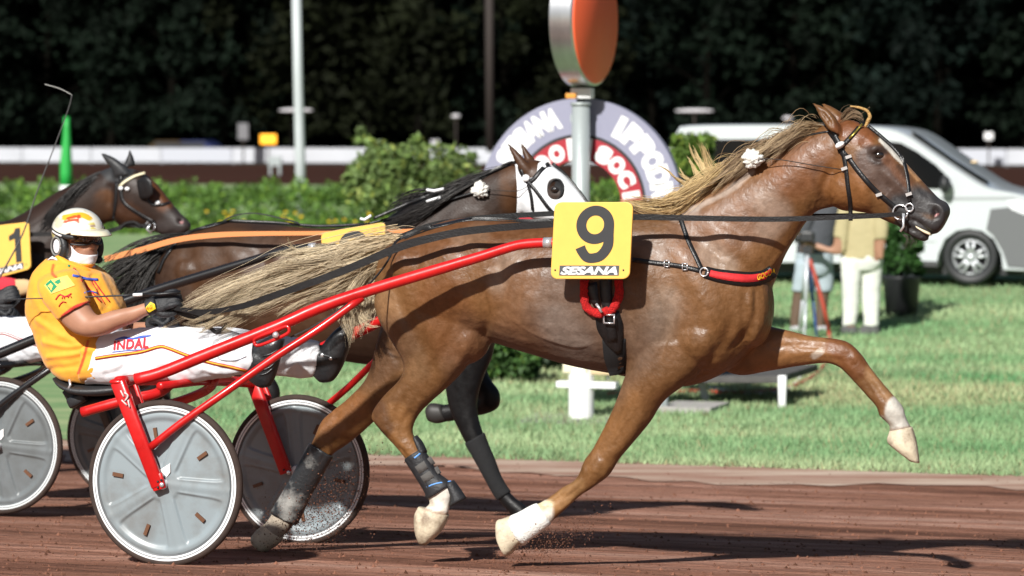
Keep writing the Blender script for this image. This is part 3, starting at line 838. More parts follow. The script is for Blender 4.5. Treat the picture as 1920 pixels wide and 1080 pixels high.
sets = [hair([[(1692, 438, .01), (1700, 448, .01), (1694, 462, .0)], [(1712, 446, .01), (1716, 456, .01), (1708, 466, .0)]], 40, .0016, S_MAIN, 4, .01, seg=5, seed=12)]
hair_obj('chin_whiskers', sets, [((.2, .17, .14), (.05, .04, .04))], horse)
V, F = tube(PL(np.array([1622, 1628, 1631, 1626, 1612, 1594]), np.array([238, 226, 218, 208, 202, 199]), np.full(6, S_MAIN - .01)), [.008, .009, .008, .007, .006, .003], N=7, sub=5)
obj('braided_forelock', V, F, mat('flaxen_braid', (.6, .36, .12), rough=.5, noise=.5, nscale=120, bump=1., bscale=160), horse)

# ------------------------------------------------------------------ harness of the chestnut
M_LEATHER = mat('black_leather', (.012, .012, .013), rough=.38, spec=.5, noise=.4, nscale=60, bump=.2, bscale=150)
M_CHROME = mat('steel_ring', (.80, .81, .83), rough=.24, metal=.7)
M_RED = mat('red_enamel', (.62, .012, .012), rough=.34, spec=.45, coat=.22, noise=.30, nscale=10, detail=8, bump=.08, bscale=24, rvar=.08)
M_REDCLOTH = mat('red_webbing', (.62, .02, .025), rough=.7, noise=.2, nscale=90, bump=.3, bscale=220)
M_FLEECE = mat('red_fleece', (.66, .012, .012), rough=.95, noise=.5, nscale=130, bump=1., bscale=190, bdist=.01)
M_WHITE = mat('white_plastic', (.82, .83, .83), rough=.4)
def straps(b, L, name, par, m=M_LEATHER, lift=.004):
    mb = MB()
    for q in L: mb.add(*surf_strap(b, q[0], q[1], q[2] if len(q) > 2 else lift))
    return mb.build(name, m, par)
def ring_at(b, x, y, r, t=.0035, lift=.012, tilt=None):
    p, n = hit(b, x, y)
    if p is None: p = PL(x, y, S_MAIN - .08)
    c = p + (CAMP - p) / np.linalg.norm(CAMP - p) * lift
    a = np.linspace(0, 2 * np.pi, 25)[:-1]
    P = c + r * (np.cos(a)[:, None] * EH + np.sin(a)[:, None] * UP)
    P = np.vstack([P, P[:1]])
    return tube(P, t, N=6)
bridle = straps(hb, [
    ([(1556, 246), (1568, 262), (1577, 282), (1588, 296)], 12), ([(1588, 292), (1610, 322), (1640, 356), (1665, 378), (1682, 392)], 9.5),
    ([(1579, 280), (1585, 310), (1589, 345), (1594, 382), (1595, 414)], 8), ([(1620, 226), (1606, 244), (1590, 262), (1580, 272)], 8.5),
    ([(1628, 236), (1650, 254), (1676, 278), (1694, 302), (1702, 335), (1706, 380)], 6.5), ([(1690, 402), (1700, 418), (1706, 426)], 6),
    ([(1556, 246), (1530, 250), (1500, 258)], 3)], 'bridle', horse)
obj('brow_band', *surf_strap(hb, [(1617, 232), (1605, 246), (1592, 260)], 4, .010, .003), mat('brass_beads', (.7, .55, .12), rough=.3, metal=.9, noise=.7, nscale=200), bridle)
obj('bit_ring', *ring_at(hb, 1688, 398, .030), M_CHROME, bridle); obj('bit_ring', *ring_at(hb, 1705, 389, .016), M_CHROME, bridle)
obj('bit_shank', *tube([PL(1694, 400, .2), PL(1694, 425, .2), PL(1688, 434, .2)], [.006, .005, .006]), M_CHROME, bridle)
for x, y, w in ((1648, 365, 5), (1704, 364, 5), (1591, 294, 5), (1583, 316, 5)):
    p, n = hit(hb, x, y)
    if p is not None:
        c = p + (CAMP - p) / np.linalg.norm(CAMP - p) * .011
        V, F = box(c, EH * .012 + UP * .004, UP * .006 - EH * .002, NEAR * .002); obj('buckle', V, F, M_CHROME, bridle, smooth=False)
V, F = loft([(1568, 272, 1568, 276, .02), (1570, 268, 1570, 280, .024), (1577, 265, 1577, 278, .024), (1583, 266, 1583, 273, .02)], S_MAIN, .096, N=12)
obj('rosette', V, F, M_WHITE, bridle)
V, F = loft([(1558, 246, 1562, 262, .006), (1568, 252, 1572, 272, .006)], S_MAIN, .10, N=12)
def ear_plug(b, x, y, r, s0, par, line, k=1.):
    c = PL(x, y, s0 - .115 * k)
    mb = MB(); mb.add(*ellipsoid(c, EH * r, NEAR * r * .7, UP * r * .95, 48, 34))
    V, F = mb.get(); V = V + (V - c) * (noise3(V, 330, 4)[:, None] * .22 + noise3(V, 120, 14)[:, None] * .14)
    o = obj('ear_plug_pompom', V, F, mat('white_fleece', (.85, .84, .78), rough=.95, bump=1., bscale=220, bdist=.01), par)
    P = PL(np.array([q[0] for q in line]), np.array([q[1] for q in line]), s0 - np.array([q[2] for q in line]))
    obj('pull_cord', *tube(P, .0022 * k, N=5, sub=3), mat('dark_cord', (.03, .02, .015), rough=.7), o)
    return o
ear_plug(hb, 1412, 298, .040, S_MAIN, horse, [(1425, 298, .13), (1460, 299, .125), (1520, 309, .115), (1578, 318, .10)])

collar = straps(hb, [([(1186, 487), (1230, 493), (1275, 499), (1316, 508)], 9), ([(1268, 378), (1276, 410), (1290, 450), (1304, 480), (1316, 506)], 9)], 'breast_collar', horse)
obj('collar_pad', *surf_strap(hb, [(1322, 510), (1350, 517), (1400, 523), (1432, 519), (1450, 508)], [22, 25, 27, 26, 24], .006, .008), M_LEATHER, collar)
obj('collar_band', *surf_strap(hb, [(1331, 512), (1352, 517), (1400, 522), (1432, 518), (1448, 509)], [12, 14, 15, 14, 12], .0095, .003), M_REDCLOTH, collar)
obj('collar_ring', *ring_at(hb, 1320, 510, .017, .003), M_CHROME, collar)
for x, y in ((1284, 500), (1250, 494)):
    mb = MB(); p, n = hit(hb, x, y); c = p + (CAMP - p) / np.linalg.norm(CAMP - p) * .010
    for a in (-1, 1): mb.add(*box(c + UP * .013 * a, EH * .010, UP * .0018, NEAR * .0018)); mb.add(*box(c + EH * .010 * a, EH * .0018, UP * .0148, NEAR * .0018))
    mb.build('buckle', M_CHROME, collar)
TV, TF = text_mesh('GOCCIA', .02)
px = np.stack([1420 + TV[:, 0] * 34, 523 - TV[:, 0] * 13 + TV[:, 0] * TV[:, 0] * 0 - TV[:, 1] * 11 + 3], 1)
obj('lettering', *decal(hb, px, TF, .014), mat('yellow_print', (.85, .55, .02), rough=.6), collar)

girth = straps(hb, [([(1151, 636), (1153, 668), (1158, 703)], [44, 42, 30])], 'girth', horse, mat('girth_elastic', (.010, .010, .011), rough=.85, noise=.3, nscale=80))
obj('billet_strap', *surf_strap(hb, [(1135, 516), (1137, 560), (1143, 596), (1148, 640)], [24, 22, 18, 18], .016, .010), M_LEATHER, girth)
obj('girth_flap', *surf_strap(hb, [(1138, 588), (1143, 610), (1152, 640), (1160, 662)], [46, 50, 36, 10], .008, .008), M_LEATHER, girth)
obj('keeper_strap', *surf_strap(hb, [(1108, 530), (1112, 552), (1118, 572)], [22, 20, 12], .022, .02), M_LEATHER, girth)
mb = MB()
for pts in ([(1096, 524), (1095, 555), (1102, 578), (1122, 588), (1142, 582)], [(1160, 524), (1160, 555), (1150, 578), (1138, 586)]):
    P = []
    for x, y in catmull(pts, 6):
        p, n = hit(hb, x, y); P.append(p + (CAMP - p) / np.linalg.norm(CAMP - p) * .014)
    mb.add(*tube(P, .0185, N=12))
V, F = mb.get(); V = V + vnormals(V, [f for f in F]) * (noise3(V, 260, 9) * .004 + noise3(V, 120, 19) * .003)[:, None]
obj('fleece_pad', V, F, M_FLEECE, girth)
p, n = hit(hb, 1142, 598)
mb = MB(); c = p + (CAMP - p) / np.linalg.norm(CAMP - p) * .03
for a in (-1, 1): mb.add(*box(c + UP * .017 * a, EH * .022, UP * .003, NEAR * .003)); mb.add(*box(c + EH * .022 * a, EH * .003, UP * .02, NEAR * .003))
mb.build('buckle', M_CHROME, girth)
obj('snap_hook', *tube([PL(1118, 570, .298 - .33), PL(1124, 578, .298 - .335), PL(1128, 586, .298 - .33)], .006), M_CHROME, girth)
# back strap and crupper
backstrap = straps(hb, [([(1036, 412), (990, 414), (930, 411), (880, 411), (836, 420), (790, 432), (752, 448), (736, 464), (730, 482)], [7, 6, 6, 7, 6, 6, 9, 8, 6])], 'back_strap', horse)

def boot_shell(b, name, line, r, off, par, m, s_lo, s_hi, flare=None):
    d, fr = pdist(b.px, line)
    mask = (d < r) & (b.s > s_lo) & (b.s < s_hi) & (fr > .001) & (fr < .999)
    o = off + (0 if flare is None else flare * smooth01(fr, .75, 1.))
    o = np.zeros(len(b.V)) + o
    V, F = shell(b, mask, o, .004)
    return obj(name, V, F, m, par)
M_NEO = mat('neoprene_boot', (.022, .023, .026), rough=.55, noise=.4, nscale=40, bump=.3, bscale=120)
bt = boot_shell(hb, 'leg_boot', [(777, 846), (800, 882), (826, 924)], 46, .009, horse, M_NEO, S_MAIN - .4, S_MAIN)
M_BLUEB = mat('blue_binding', (.12, .32, .72), rough=.6)
obj('boot_trim', *surf_strap(hb, [(770, 864), (778, 858), (788, 850)], 3, .012, .002), M_BLUEB, bt); obj('boot_trim', *surf_strap(hb, [(800, 914), (812, 908), (830, 904), (846, 902)], 2.5, .012, .002), M_BLUEB, bt)
M_VELC = mat('grey_velcro', (.09, .085, .08), rough=.9, bump=.4, bscale=200)
obj('boot_strap', *surf_strap(hb, [(782, 882), (800, 870), (812, 862)], 16, .012, .003), M_VELC, bt); obj('boot_strap', *surf_strap(hb, [(792, 900), (810, 888), (824, 880)], 15, .012, .003), M_VELC, bt)
V, F = loft([(850, 900, 836, 912, .03), (862, 916, 846, 934, .034), (874, 934, 844, 950, .036)], S_MAIN, .12, N=14)
obj('fetlock_cup', V, F, M_NEO, bt)
V, F = loft([(781, 816, 776, 822, .022), (791, 828, 782, 842, .028), (800, 846, 788, 858, .03)], S_MAIN, .12, N=14)
obj('boot_tongue', V, F, M_NEO, bt)
M_RUBBER = mat('scuffed_black_boot', (.02, .021, .023), rough=.36, spec=.6, col2=(.30, .29, .27), nscale=7, thr=(.52, .70), detail=6, bump=.25, bscale=80)
boot_shell(hb, 'shin_boot', [(603, 840), (563, 905), (530, 975)], 44, .012, horse, M_RUBBER, S_MAIN, S_MAIN + .5)
M_BANDAGE = mat('white_bandage', (.78, .78, .74), rough=.85, noise=.12, nscale=30, bump=.4, bscale=90)
boot_shell(hb, 'bell_boot', [(1022, 962), (990, 985), (968, 1003)], 42, .006, horse, M_BANDAGE, S_MAIN - .4, S_MAIN, flare=.008)
# ------------------------------------------------------------------ sulky
HALF = 0.743
def PN(px, py, lat, s0=S_MAIN):
    return PL(np.asarray(px, float), np.asarray(py, float), s0 - np.asarray(lat, float))

M_TYRE = mat('dusty_tyre', (.055, .034, .026), rough=.85, noise=.5, nscale=12, bump=.3, bscale=200)
M_RIMD = mat('rim_grey', (.10, .11, .115), rough=.4)
M_RIMW = mat('rim_white', (.80, .82, .83), rough=.3)
M_DISC = mat('smoked_disc_plastic', (.25, .295, .315), rough=.36, spec=.5, col2=(.15, .135, .12), nscale=5, thr=(.50, .85), detail=7, bump=.04, bscale=16)
M_BROWNR = mat('brown_reflector', (.13, .055, .025), rough=.5)
M_SEAT = mat('black_seat_vinyl', (.02, .021, .023), rough=.5, bump=.2, bscale=90)
M_STICK = mat('white_sticker', (.8, .8, .8), rough=.5)

def wheel_meshes():
    ax, e1, e2 = np.array([0, 1., 0]), np.array([1., 0, 0]), UP    # axis +y = towards the lens in wheel space
    z = np.zeros(3)
    a = np.linspace(0, 2 * np.pi, 15)[:-1]
    tyre = revolve([(.334 + .0155 * math.cos(t), .0175 * math.sin(t)) for t in a], z, ax, e1, e2, 96, True)
    prof = [(.330, .010), (.3255, .0145), (.3175, .0152), (.3155, .0148), (.3140, .0148), (.3062, .0150), (.3045, .0140), (.296, .0125),
            (.296, -.0125), (.3062, -.0150), (.3255, -.0145), (.330, -.010)]
    rim = revolve(prof, z, ax, e1, e2, 96, True)
    fm = []
    white = {1, 4, 9}
    for i in range(len(prof)): fm += [1 if i in white else 0] * 96
    nt, nr = 300, 46
    r = np.linspace(.012, .297, nr); t = np.linspace(0, 2 * np.pi, nt, endpoint=False)
    R, T = np.meshgrid(r, t, indexing='ij')
    dt = (T - math.radians(-5) + math.pi / 5) % (2 * math.pi / 5) - math.pi / 5
    d = np.abs(R * np.sin(dt)); hw = .023 + .035 * np.clip(R - .05, 0, 1) ** 1.0
    # fillets where the spoke meets the rim
    hw = hw + .02 * np.exp(-((.283 - R) / .018).clip(0) )
    sec = smooth01(d, hw, hw + .014) * smooth01(R, .062, .085) * (1 - smooth01(R, .262, .280))
    edge = np.exp(-((d - hw - .004) / .006) ** 2) * smooth01(R, .07, .09) * (1 - smooth01(R, .255, .268))
    edge2 = np.exp(-((R - .268) / .006) ** 2) * smooth01(d, hw - .004, hw + .014)
    base = .010 + .016 * (1 - R / .3) + .004 * np.exp(-((R - .285) / .012) ** 2)
    ridge = .003 * np.exp(-(dt * R / .016) ** 2) * (1 - sec)
    def side(sg):
        H = (base - .0075 * sec + .0022 * np.maximum(edge, edge2) + ridge) * sg
        return np.stack([R * np.cos(T), H, R * np.sin(T)], -1)
    V = []; F = []
    for k, sg in enumerate((1, -1)):
        A = side(sg); o = k * nr * nt; V.append(A.reshape(-1, 3))
        for i in range(nr - 1):
            for j in range(nt):
                j2 = (j + 1) % nt; q = [o + i * nt + j, o + i * nt + j2, o + (i + 1) * nt + j2, o + (i + 1) * nt + j]
                F.append(q if sg < 0 else q[::-1])
    disc = (np.vstack(V), F)
    hub = revolve([(.0, .050), (.012, .050), (.021, .046), (.024, .036), (.024, -.036), (.021, -.046), (.0, -.05)], z, ax, e1, e2, 28)
    refl = []
    for ang in (100, 172, 248, 320, 35):
        q = math.radians(ang); u = np.array([math.cos(q), 0, math.sin(q)]); w = np.array([-math.sin(q), 0, math.cos(q)])
        refl.append(box(u * .212 + ax * .011, u * .024, w * .0075, ax * .006))
    return tyre, rim, fm, disc, hub, refl
WM = wheel_meshes()
def wheel(c, parent, spin=0., sticker=None):
    ca, sa = math.cos(spin), math.sin(spin)
    def tr(V):
        x = V[:, 0] * ca - V[:, 2] * sa; z = V[:, 0] * sa + V[:, 2] * ca
        return c + x[:, None] * EH + V[:, 1:2] * NEAR + z[:, None] * UP
    tyre, rim, fm, disc, hub, refl = WM
    w = obj('wheel', tr(disc[0]), disc[1], M_DISC, parent, origin=c)
    obj('tyre', tr(tyre[0]), tyre[1], M_TYRE, w)
    auto_smooth(obj('rim', tr(rim[0]), rim[1], None, w, mats=[M_RIMD, M_RIMW], fm=fm))
    auto_smooth(obj('hub', tr(hub[0]), hub[1], M_RIMW, w))
    for V, F in refl: obj('reflector', tr(V), F, M_BROWNR, w, smooth=False)
    if sticker:
        V = np.array([[x, .0305, z] for x, z in sticker]); obj('sticker', tr(V), [list(range(len(V)))], M_STICK, w)
    for ch in w.children: recalc(ch)
    recalc(w)
    return w

def beam(P, Q, w, d, wdir=None):
    """flattened tube between P and Q: w along the track, d across it"""
    P, Q = np.asarray(P), np.asarray(Q); t = (Q - P) / np.linalg.norm(Q - P)
    x = np.cross(t, NEAR); x /= np.linalg.norm(x); y = np.cross(t, x)
    a = np.linspace(0, 2 * np.pi, 24, endpoint=False); ex = 3.2
    cs = np.sign(np.cos(a)) * np.abs(np.cos(a)) ** (2 / ex); sn = np.sign(np.sin(a)) * np.abs(np.sin(a)) ** (2 / ex)
    R = np.array([p + cs[:, None] * x * w / 2 * k + sn[:, None] * y * d / 2 * k for p, k in
                  ((P, .9), (P + t * .003, 1), (P * .5 + Q * .5, .95), (Q - t * .003, .92), (Q, .86))])
    return rings(R)

def build_sulky():
    W1, W2 = PN(310, 906, HALF), PN(560, 881, -HALF)
    root = thing('sulky', np.array([W1[0] * .5 + W2[0] * .5, W1[1] * .5 + W2[1] * .5, gz(S_MAIN)]),
                 'red racing sulky with grey disc wheels behind the chestnut horse', 'sulky', 'sulkies pulled by the horses')
    wheel(W1, root, 0., [(-.012, .058), (.036, .088), (.036, .05), (.02, .03)])
    wheel(W2, root, .5)
    # forks
    F1 = obj('fork', *beam(PN(221, 716, HALF + .065), PN(297, 912, HALF + .05), .066, .034), M_RED, root)
    obj('fork_cap', *ellipsoid(PN(220, 716, HALF + .065), EH * .036, NEAR * .021, UP * .014), M_RED, F1)
    obj('fork_plate', *beam(PN(291, 890, HALF + .053), PN(300, 918, HALF + .053), .064, .022), M_RED, F1)
    for x, y in ((303, 909), (296, 903), (302, 900), (296, 914)):
        obj('bolt', *ellipsoid(PN(x, y, HALF + .066), EH * (.010 if x == 303 else .005), NEAR * .006, UP * (.010 if x == 303 else .005), 12, 8), M_CHROME if x == 303 else M_SEAT, F1)
    obj('inner_fork', *beam(PN(250, 722, HALF - .065), PN(311, 906, HALF - .06), .040, .022), M_RED, root)
    for pl in ([(226, 732), (232, 744)], [(233, 736), (240, 742), (234, 752)], [(228, 750), (238, 760)], [(240, 750), (243, 764)]):
        obj('paint_scuff', *strap([PN(x, y, HALF + .0835) for x, y in pl], EH, .006, .002, 3), mat('chipped_white', (.6, .58, .56), rough=.7), F1)
    F2 = obj('fork', *beam(PN(474, 716, -HALF + .065), PN(537, 887, -HALF + .05), .066, .034), M_RED, root)
    obj('bolt', *ellipsoid(PN(541, 886, -HALF + .07), EH * .010, NEAR * .006, UP * .010, 12, 8), M_CHROME, F2)
    obj('bolt', *ellipsoid(PN(532, 881, -HALF + .07), EH * .005, NEAR * .006, UP * .005, 12, 8), M_SEAT, F2)
    obj('inner_fork', *beam(PN(490, 718, -HALF - .065), PN(556, 881, -HALF - .06), .040, .022), M_RED, root)
    # shafts
    sh = np.array([(254, 712, .70), (300, 700, .68), (372, 671, .64), (519, 612, .56), (600, 576, .51), (696, 543, .47), (822, 505, .43), (905, 480, .405), (958, 463, .39), (990, 457, .385), (1037, 455, .385), (1110, 456, .385), (1150, 457, .385)])
    S1 = obj('shaft', *tube(PN(sh[:, 0], sh[:, 1], sh[:, 2]), [.0265, .0265, .0265, .026, .026, .025, .024, .022, .021, .021, .020, .018, .018], N=16, sub=3), M_RED, root)
    fs = sh.copy(); P = PN(sh[:, 0], sh[:, 1], sh[:, 2]); lat = S_MAIN - P @ EL
    P2 = P + EL * (2 * lat)[:, None]; P2[:, 2] -= .075 * np.linspace(1, .2, len(P2))
    obj('shaft', *tube(P2, [.0265, .0265, .026, .025, .024, .021, .02, .018], N=16, sub=3), M_RED, root)
    obj('shaft_end', *tube(PN([1020, 1036], [455.5, 455], [.386, .386]), .0225, N=14), M_CHROME, S1)
    # braces
    br = [(283, 838, .80), (340, 793, .775), (420, 737, .72), (515, 670, .62), (600, 615, .54), (680, 557, .475)]
    Pb = PN([q[0] for q in br], [q[1] for q in br], [q[2] for q in br])
    obj('brace', *tube(Pb, .0165, N=12, sub=3), M_RED, root)
    bl = S_MAIN - Pb @ EL; Pc = Pb + EL * (2 * bl)[:, None]; Pc[:, 2] -= .085
    obj('brace', *tube(Pc, .0155, N=12, sub=3), M_RED, root)
    # arch and seat frame
    obj('arch_beam', *tube(np.array([PN(222, 716, HALF + .06), PN(262, 712, .5), PN(340, 712, .0), PN(415, 714, -.45), PN(476, 718, -HALF + .06)]), .024, N=14, sub=3), M_RED, root)
    obj('seat_tube', *tube(np.array([PN(154, 773, .30), PN(200, 760, .29), PN(246, 748, .27), PN(292, 738, .22), PN(318, 722, .14), PN(326, 700, .05)]), .0225, N=14, sub=4), M_RED, root)
    obj('seat_tube', *tube(np.array([PN(230, 774, -.25), PN(300, 762, -.25), PN(350, 748, -.22), PN(392, 728, -.15), PN(404, 704, -.05)]), .0215, N=14, sub=4), M_RED, root)
    obj('cross_tube', *tube(np.array([PN(300, 724, .45), PN(366, 716, .1), PN(430, 712, -.35)]), .018, N=12), M_RED, root)
    # foot rest slot under the near shaft
    mb = MB()
    mb.add(*tube([PN(x, y, .60) for x, y in ((476, 640), (482, 648), (505, 641), (538, 626), (542, 617), (536, 612), (510, 622), (480, 634), (476, 640))], .0075, N=8, sub=3))
    fr = mb.build('foot_rest', M_RED, root)
    obj('bolt', *ellipsoid(PN(517, 628, .615), EH * .014, NEAR * .012, UP * .014, 16, 10), M_CHROME, fr)
    # seat
    seat = [(118, 704, 132, 716, .13), (132, 708, 146, 728, .17), (160, 716, 172, 738, .19), (200, 718, 210, 740, .19), (245, 716, 250, 734, .17), (262, 716, 262, 726, .10)]
    st = obj('seat', *loft(seat, S_MAIN, 0, N=24, ex=3.), M_SEAT, root)
    obj('seat_post', *loft([(138, 726, 122, 735, .05), (160, 736, 140, 762, .055), (190, 742, 170, 772, .05), (235, 738, 225, 758, .05)], S_MAIN, .03, N=16, ex=3), M_SEAT, root)
    obj('seat_clamp', *beam(PN(131, 757, .12), PN(160, 742, .12), .05, .05), M_SEAT, root)
    obj('seat_tag', *tube([PN(130, 712, .17), PN(132, 722, .18), PN(128, 730, .18)], .006), M_CHROME, st)
    return root
sulky = build_sulky()

# number plates -----------------------------------------------------------
M_PLATE = mat('yellow_plate', (.86, .52, .10), rough=.5, noise=.06, nscale=20, bump=.03, bscale=300)
M_INK = mat('grey_black_ink', (.030, .031, .033), rough=.6)
M_EDGE = mat('dark_edge', (.03, .028, .025), rough=.6)
def number_plate(corners, s, digit, label, box_d, word=True, rad=.09, group='number plates on the horses', bold=.03):
    V, F, at = rounded_quad(corners, s, .012, rad)
    c = at(.5, 1., -.006)
    root = auto_smooth(obj('number_plate', V, F, M_PLATE, origin=c), 20)
    tag(root, label, 'number plate', group)
    def put(TV, x0, x1, y0, y1, l): return at(x0 + TV[:, 0] * (x1 - x0), y1 - TV[:, 1] * (y1 - y0), l + (TV[:, 2] if TV.shape[1] > 2 else 0 * TV[:, 0]))
    TV, TF = digit_shape(digit, (box_d[3] - box_d[2]) / (box_d[1] - box_d[0]))
    obj('numeral', put(TV, *box_d, .0016), TF, M_INK, root, smooth=False)
    if word:
        q = np.array([[0, 0], [1, 0], [1, 1], [0, 1.]]); obj('name_strip', put(q, .11, .865, .825, .955, .0014), [[0, 1, 2, 3]], mat('strip_grey', (.075, .08, .085), rough=.5), root, smooth=False)
        TV, TF = text_mesh('SESANA', .045, .28, .94)
        obj('lettering', put(TV, .125, .85, .838, .945, .0028), TF, M_STICK, root, smooth=False)
    # embossed border line and rivets
    a = []
    for u, v in ((.03, .03),): pass
    for u in (.055, .92):
        obj('rivet', *ellipsoid(at(u, .885, .001), EH * .004, NEAR * .002, UP * .004, 10, 6), M_EDGE, root)
    return root
LP9 = .43
number_plate([(1040, 379), (1187, 379), (1180, 523), (1032, 523)], S_MAIN - LP9, '9', 'square yellow plate with number 9 hung on the chestnut horse', (.295, .775, .045, .79))
# bracket that carries the plate on the shaft tip
obj_b = obj('plate_bracket', *box(PN(1110, 457, LP9 - .026), EH * .05, NEAR * .011, UP * .022), M_EDGE)
tag(obj_b, 'small dark bracket joining the number 9 plate to the red shaft tip', 'bracket')

# reins -------------------------------------------------------------------
def rein(pts, w, label, m=M_LEATHER, s0=S_MAIN, th=.004, name='rein', sub=5, group='driving reins'):
    P = PL(np.array([q[0] for q in pts], float), np.array([q[1] for q in pts], float), s0 - np.array([q[2] for q in pts], float))
    o = obj(name, *strap(P, UP, w, th, sub), m, origin=P[0])
    return tag(auto_smooth(o), label, 'rein', group)
rein([(312, 574, .22), (380, 585, .26), (450, 575, .30), (505, 557, .325), (575, 533, .34), (640, 509, .34), (700, 484, .34), (755, 461, .34), (810, 446, .34), (870, 434, .33), (960, 425, .34), (1037, 420, .36), (1110, 412, .36), (1190, 407, .31), (1300, 409, .28), (1450, 411, .22), (1580, 407, .17), (1650, 404, .135), (1688, 401, .11)],
     [.02, .024, .030, .032, .034, .032, .028, .026, .022, .020, .018], 'long black leather rein crossing the flaxen tail to the bit of horse 9', sub=8)
rein([(310, 578, .16), (400, 600, .05), (520, 560, -.1), (760, 440, -.30), (870, 412, -.30), (1040, 400, -.28), (1180, 392, -.26), (1450, 405, -.2), (1640, 404, -.12), (1686, 404, -.09)], .022,
     'black leather rein along the far side of horse 9', sub=6)
rein([(330, 585, .20), (372, 600, .2), (392, 612, .2), (404, 622, .2), (416, 618, .2), (424, 608, .2), (420, 598, .2), (398, 596, .2), (360, 588, .2), (326, 582, .2)], .016, 'loose black rein loop hanging over the white trousers', sub=6)
rein([(740, 465, .25), (720, 500, .29), (690, 535, .40), (650, 570, .50), (590, 610, .54), (545, 632, .57)], .006, 'thin dark cord from the tail of horse 9 to the red shaft', m=M_SEAT, th=.006, sub=5)
# ------------------------------------------------------------------ driver
def build_driver():
    s0 = S_MAIN
    torso = [(196, 716, 122, 702, .14), (217, 690, 108, 690, .165), (226, 650, 84, 655, .172), (229, 615, 71, 615, .175), (225, 578, 62, 580, .185), (208, 545, 65, 540, .19),
             (193, 522, 80, 508, .175), (176, 506, 97, 488, .125), (166, 498, 112, 474, .075), (163, 488, 118, 462, .06), (162, 474, 120, 452, .058)]
    arm1 = [(128, 508, 80, 524, .06, .12), (140, 512, 80, 545, .075, .19), (156, 545, 96, 575, .072, .235), (166, 572, 116, 602, .062, .25), (180, 590, 140, 624, .054, .262), (196, 587, 167, 632, .052, .266),
            (212, 582, 197, 628, .048, .264), (232, 578, 224, 616, .044, .256), (252, 574, 254, 604, .037, .24), (268, 569, 274, 592, .031, .232), (290, 562, 296, 586, .032, .225)]
    arm2 = [(128, 508, 90, 528, .07, -.16), (150, 540, 105, 565, .07, -.22), (178, 580, 140, 612, .06, -.25), (205, 598, 186, 638, .052, -.23), (235, 602, 228, 632, .044, -.16), (262, 604, 260, 624, .034, -.10), (290, 602, 290, 618, .030, -.06)]
    leg1 = [(176, 636, 160, 716, .095, .10), (240, 623, 236, 717, .098, .12), (300, 616, 298, 716, .09, .13), (356, 618, 356, 712, .082, .14), (405, 620, 402, 706, .072, .145), (440, 626, 430, 702, .063, .145), (466, 642, 452, 694, .052, .14), (486, 656, 474, 692, .044, .135)]
    leg2 = [(176, 640, 160, 714, .09, -.10), (240, 632, 236, 712, .095, -.12), (330, 618, 330, 704, .085, -.14), (410, 618, 410, 696, .075, -.15), (470, 624, 464, 698, .066, -.155), (530, 634, 520, 700, .06, -.155), (575, 640, 562, 703, .055, -.155), (604, 648, 592, 702, .046, -.155)]
    W = [loft(torso, s0, 0, N=30, ex=2.3), loft(arm1, s0, N=20), loft(arm2, s0, N=20), loft(leg1, s0, N=22), loft(leg2, s0, N=22)]
    # head, in its own frame: forward, left-to-lens, up
    hc = PN(149, 452, .0); yaw = math.radians(30)
    fwd = EH * math.cos(yaw) + NEAR * math.sin(yaw); side = NEAR * math.cos(yaw) - EH * math.sin(yaw)
    tilt = math.radians(2); fw = fwd * math.cos(tilt) - UP * math.sin(tilt); up = UP * math.cos(tilt) + fwd * math.sin(tilt)
    H = lambda f, s, u: hc + fw * f + side * s + up * u
    E = lambda c, a, b, d: ellipsoid(H(*c), fw * a, side * b, up * d, 22, 14)
    W += [E((-.005, 0, .035), .096, .076, .095), E((.035, 0, -.045), .062, .058, .075), E((.062, 0, -.082), .030, .032, .026),
          E((.078, 0, .02), .020, .052, .018), loft_h(H, [(.086, .018, .010, .012), (.100, -.006, .014, .014), (.110, -.024, .018, .016), (.094, -.036, .014, .012)]),
          E((.050, .040, -.018), .030, .022, .024), E((.050, -.040, -.018), .030, .022, .024), E((.082, 0, -.056), .016, .024, .008),
          E((-.01, .078, -.005), .018, .010, .030), E((-.01, -.078, -.005), .018, .010, .030)]
    # hands: palm, four fingers closed on the rein, thumb
    def hand(c, ax, n, k=1.):
        """c wrist, ax along the forearm, n towards the back of the hand"""
        ax = ax / np.linalg.norm(ax); b = np.cross(n, ax); b /= np.linalg.norm(b); n = np.cross(ax, b)
        Q = lambda a, s, h: c + (ax * a + b * s + n * h) * k
        P = [ellipsoid(Q(.050, 0, 0), ax * .052 * k, b * .043 * k, n * .019 * k, 20, 12)]
        for i, (s, L) in enumerate(((-.033, .9), (-.011, 1.), (.011, .97), (.031, .82))):
            P.append(tube([Q(.072, s * .95, .004), Q(.098, s * 1.02, .006), Q(.098 + .030 * L, s * 1.05, -.006), Q(.098 + .032 * L, s * 1.05, -.036 * L), Q(.096, s, -.052 * L), Q(.080, s, -.045)],
                          np.array([.0105, .0105, .0095, .0088, .0082, .0065]) * k, N=10, sub=4))
        P.append(tube([Q(.022, -.030, -.006), Q(.048, -.052, -.016), Q(.080, -.052, -.034), Q(.104, -.034, -.048)], np.array([.013, .0125, .0105, .0085]) * k, N=10, sub=4))
        return P
    w1, w2 = PN(283, 576, .228), PN(286, 610, -.06)
    ax1 = PN(330, 557, .215) - w1
    hands = [hand(w1, ax1, NEAR * .9 + UP * .45, .98), hand(w2, PN(320, 600, -.04) - w2, -NEAR * .6 + UP * .8, .95)]
    for h in hands: W += h
    b = remesh(W, .0062, it=4)
    lf = np.stack([(b.V - hc) @ fw, (b.V - hc) @ side, (b.V - hc) @ up], 1)
    X, Y = b.px.T; lat = s0 - b.s
    headm = (lf[:, 2] > -.115) & (np.abs(lf[:, 1]) < .12) & (np.abs(lf[:, 0]) < .15)
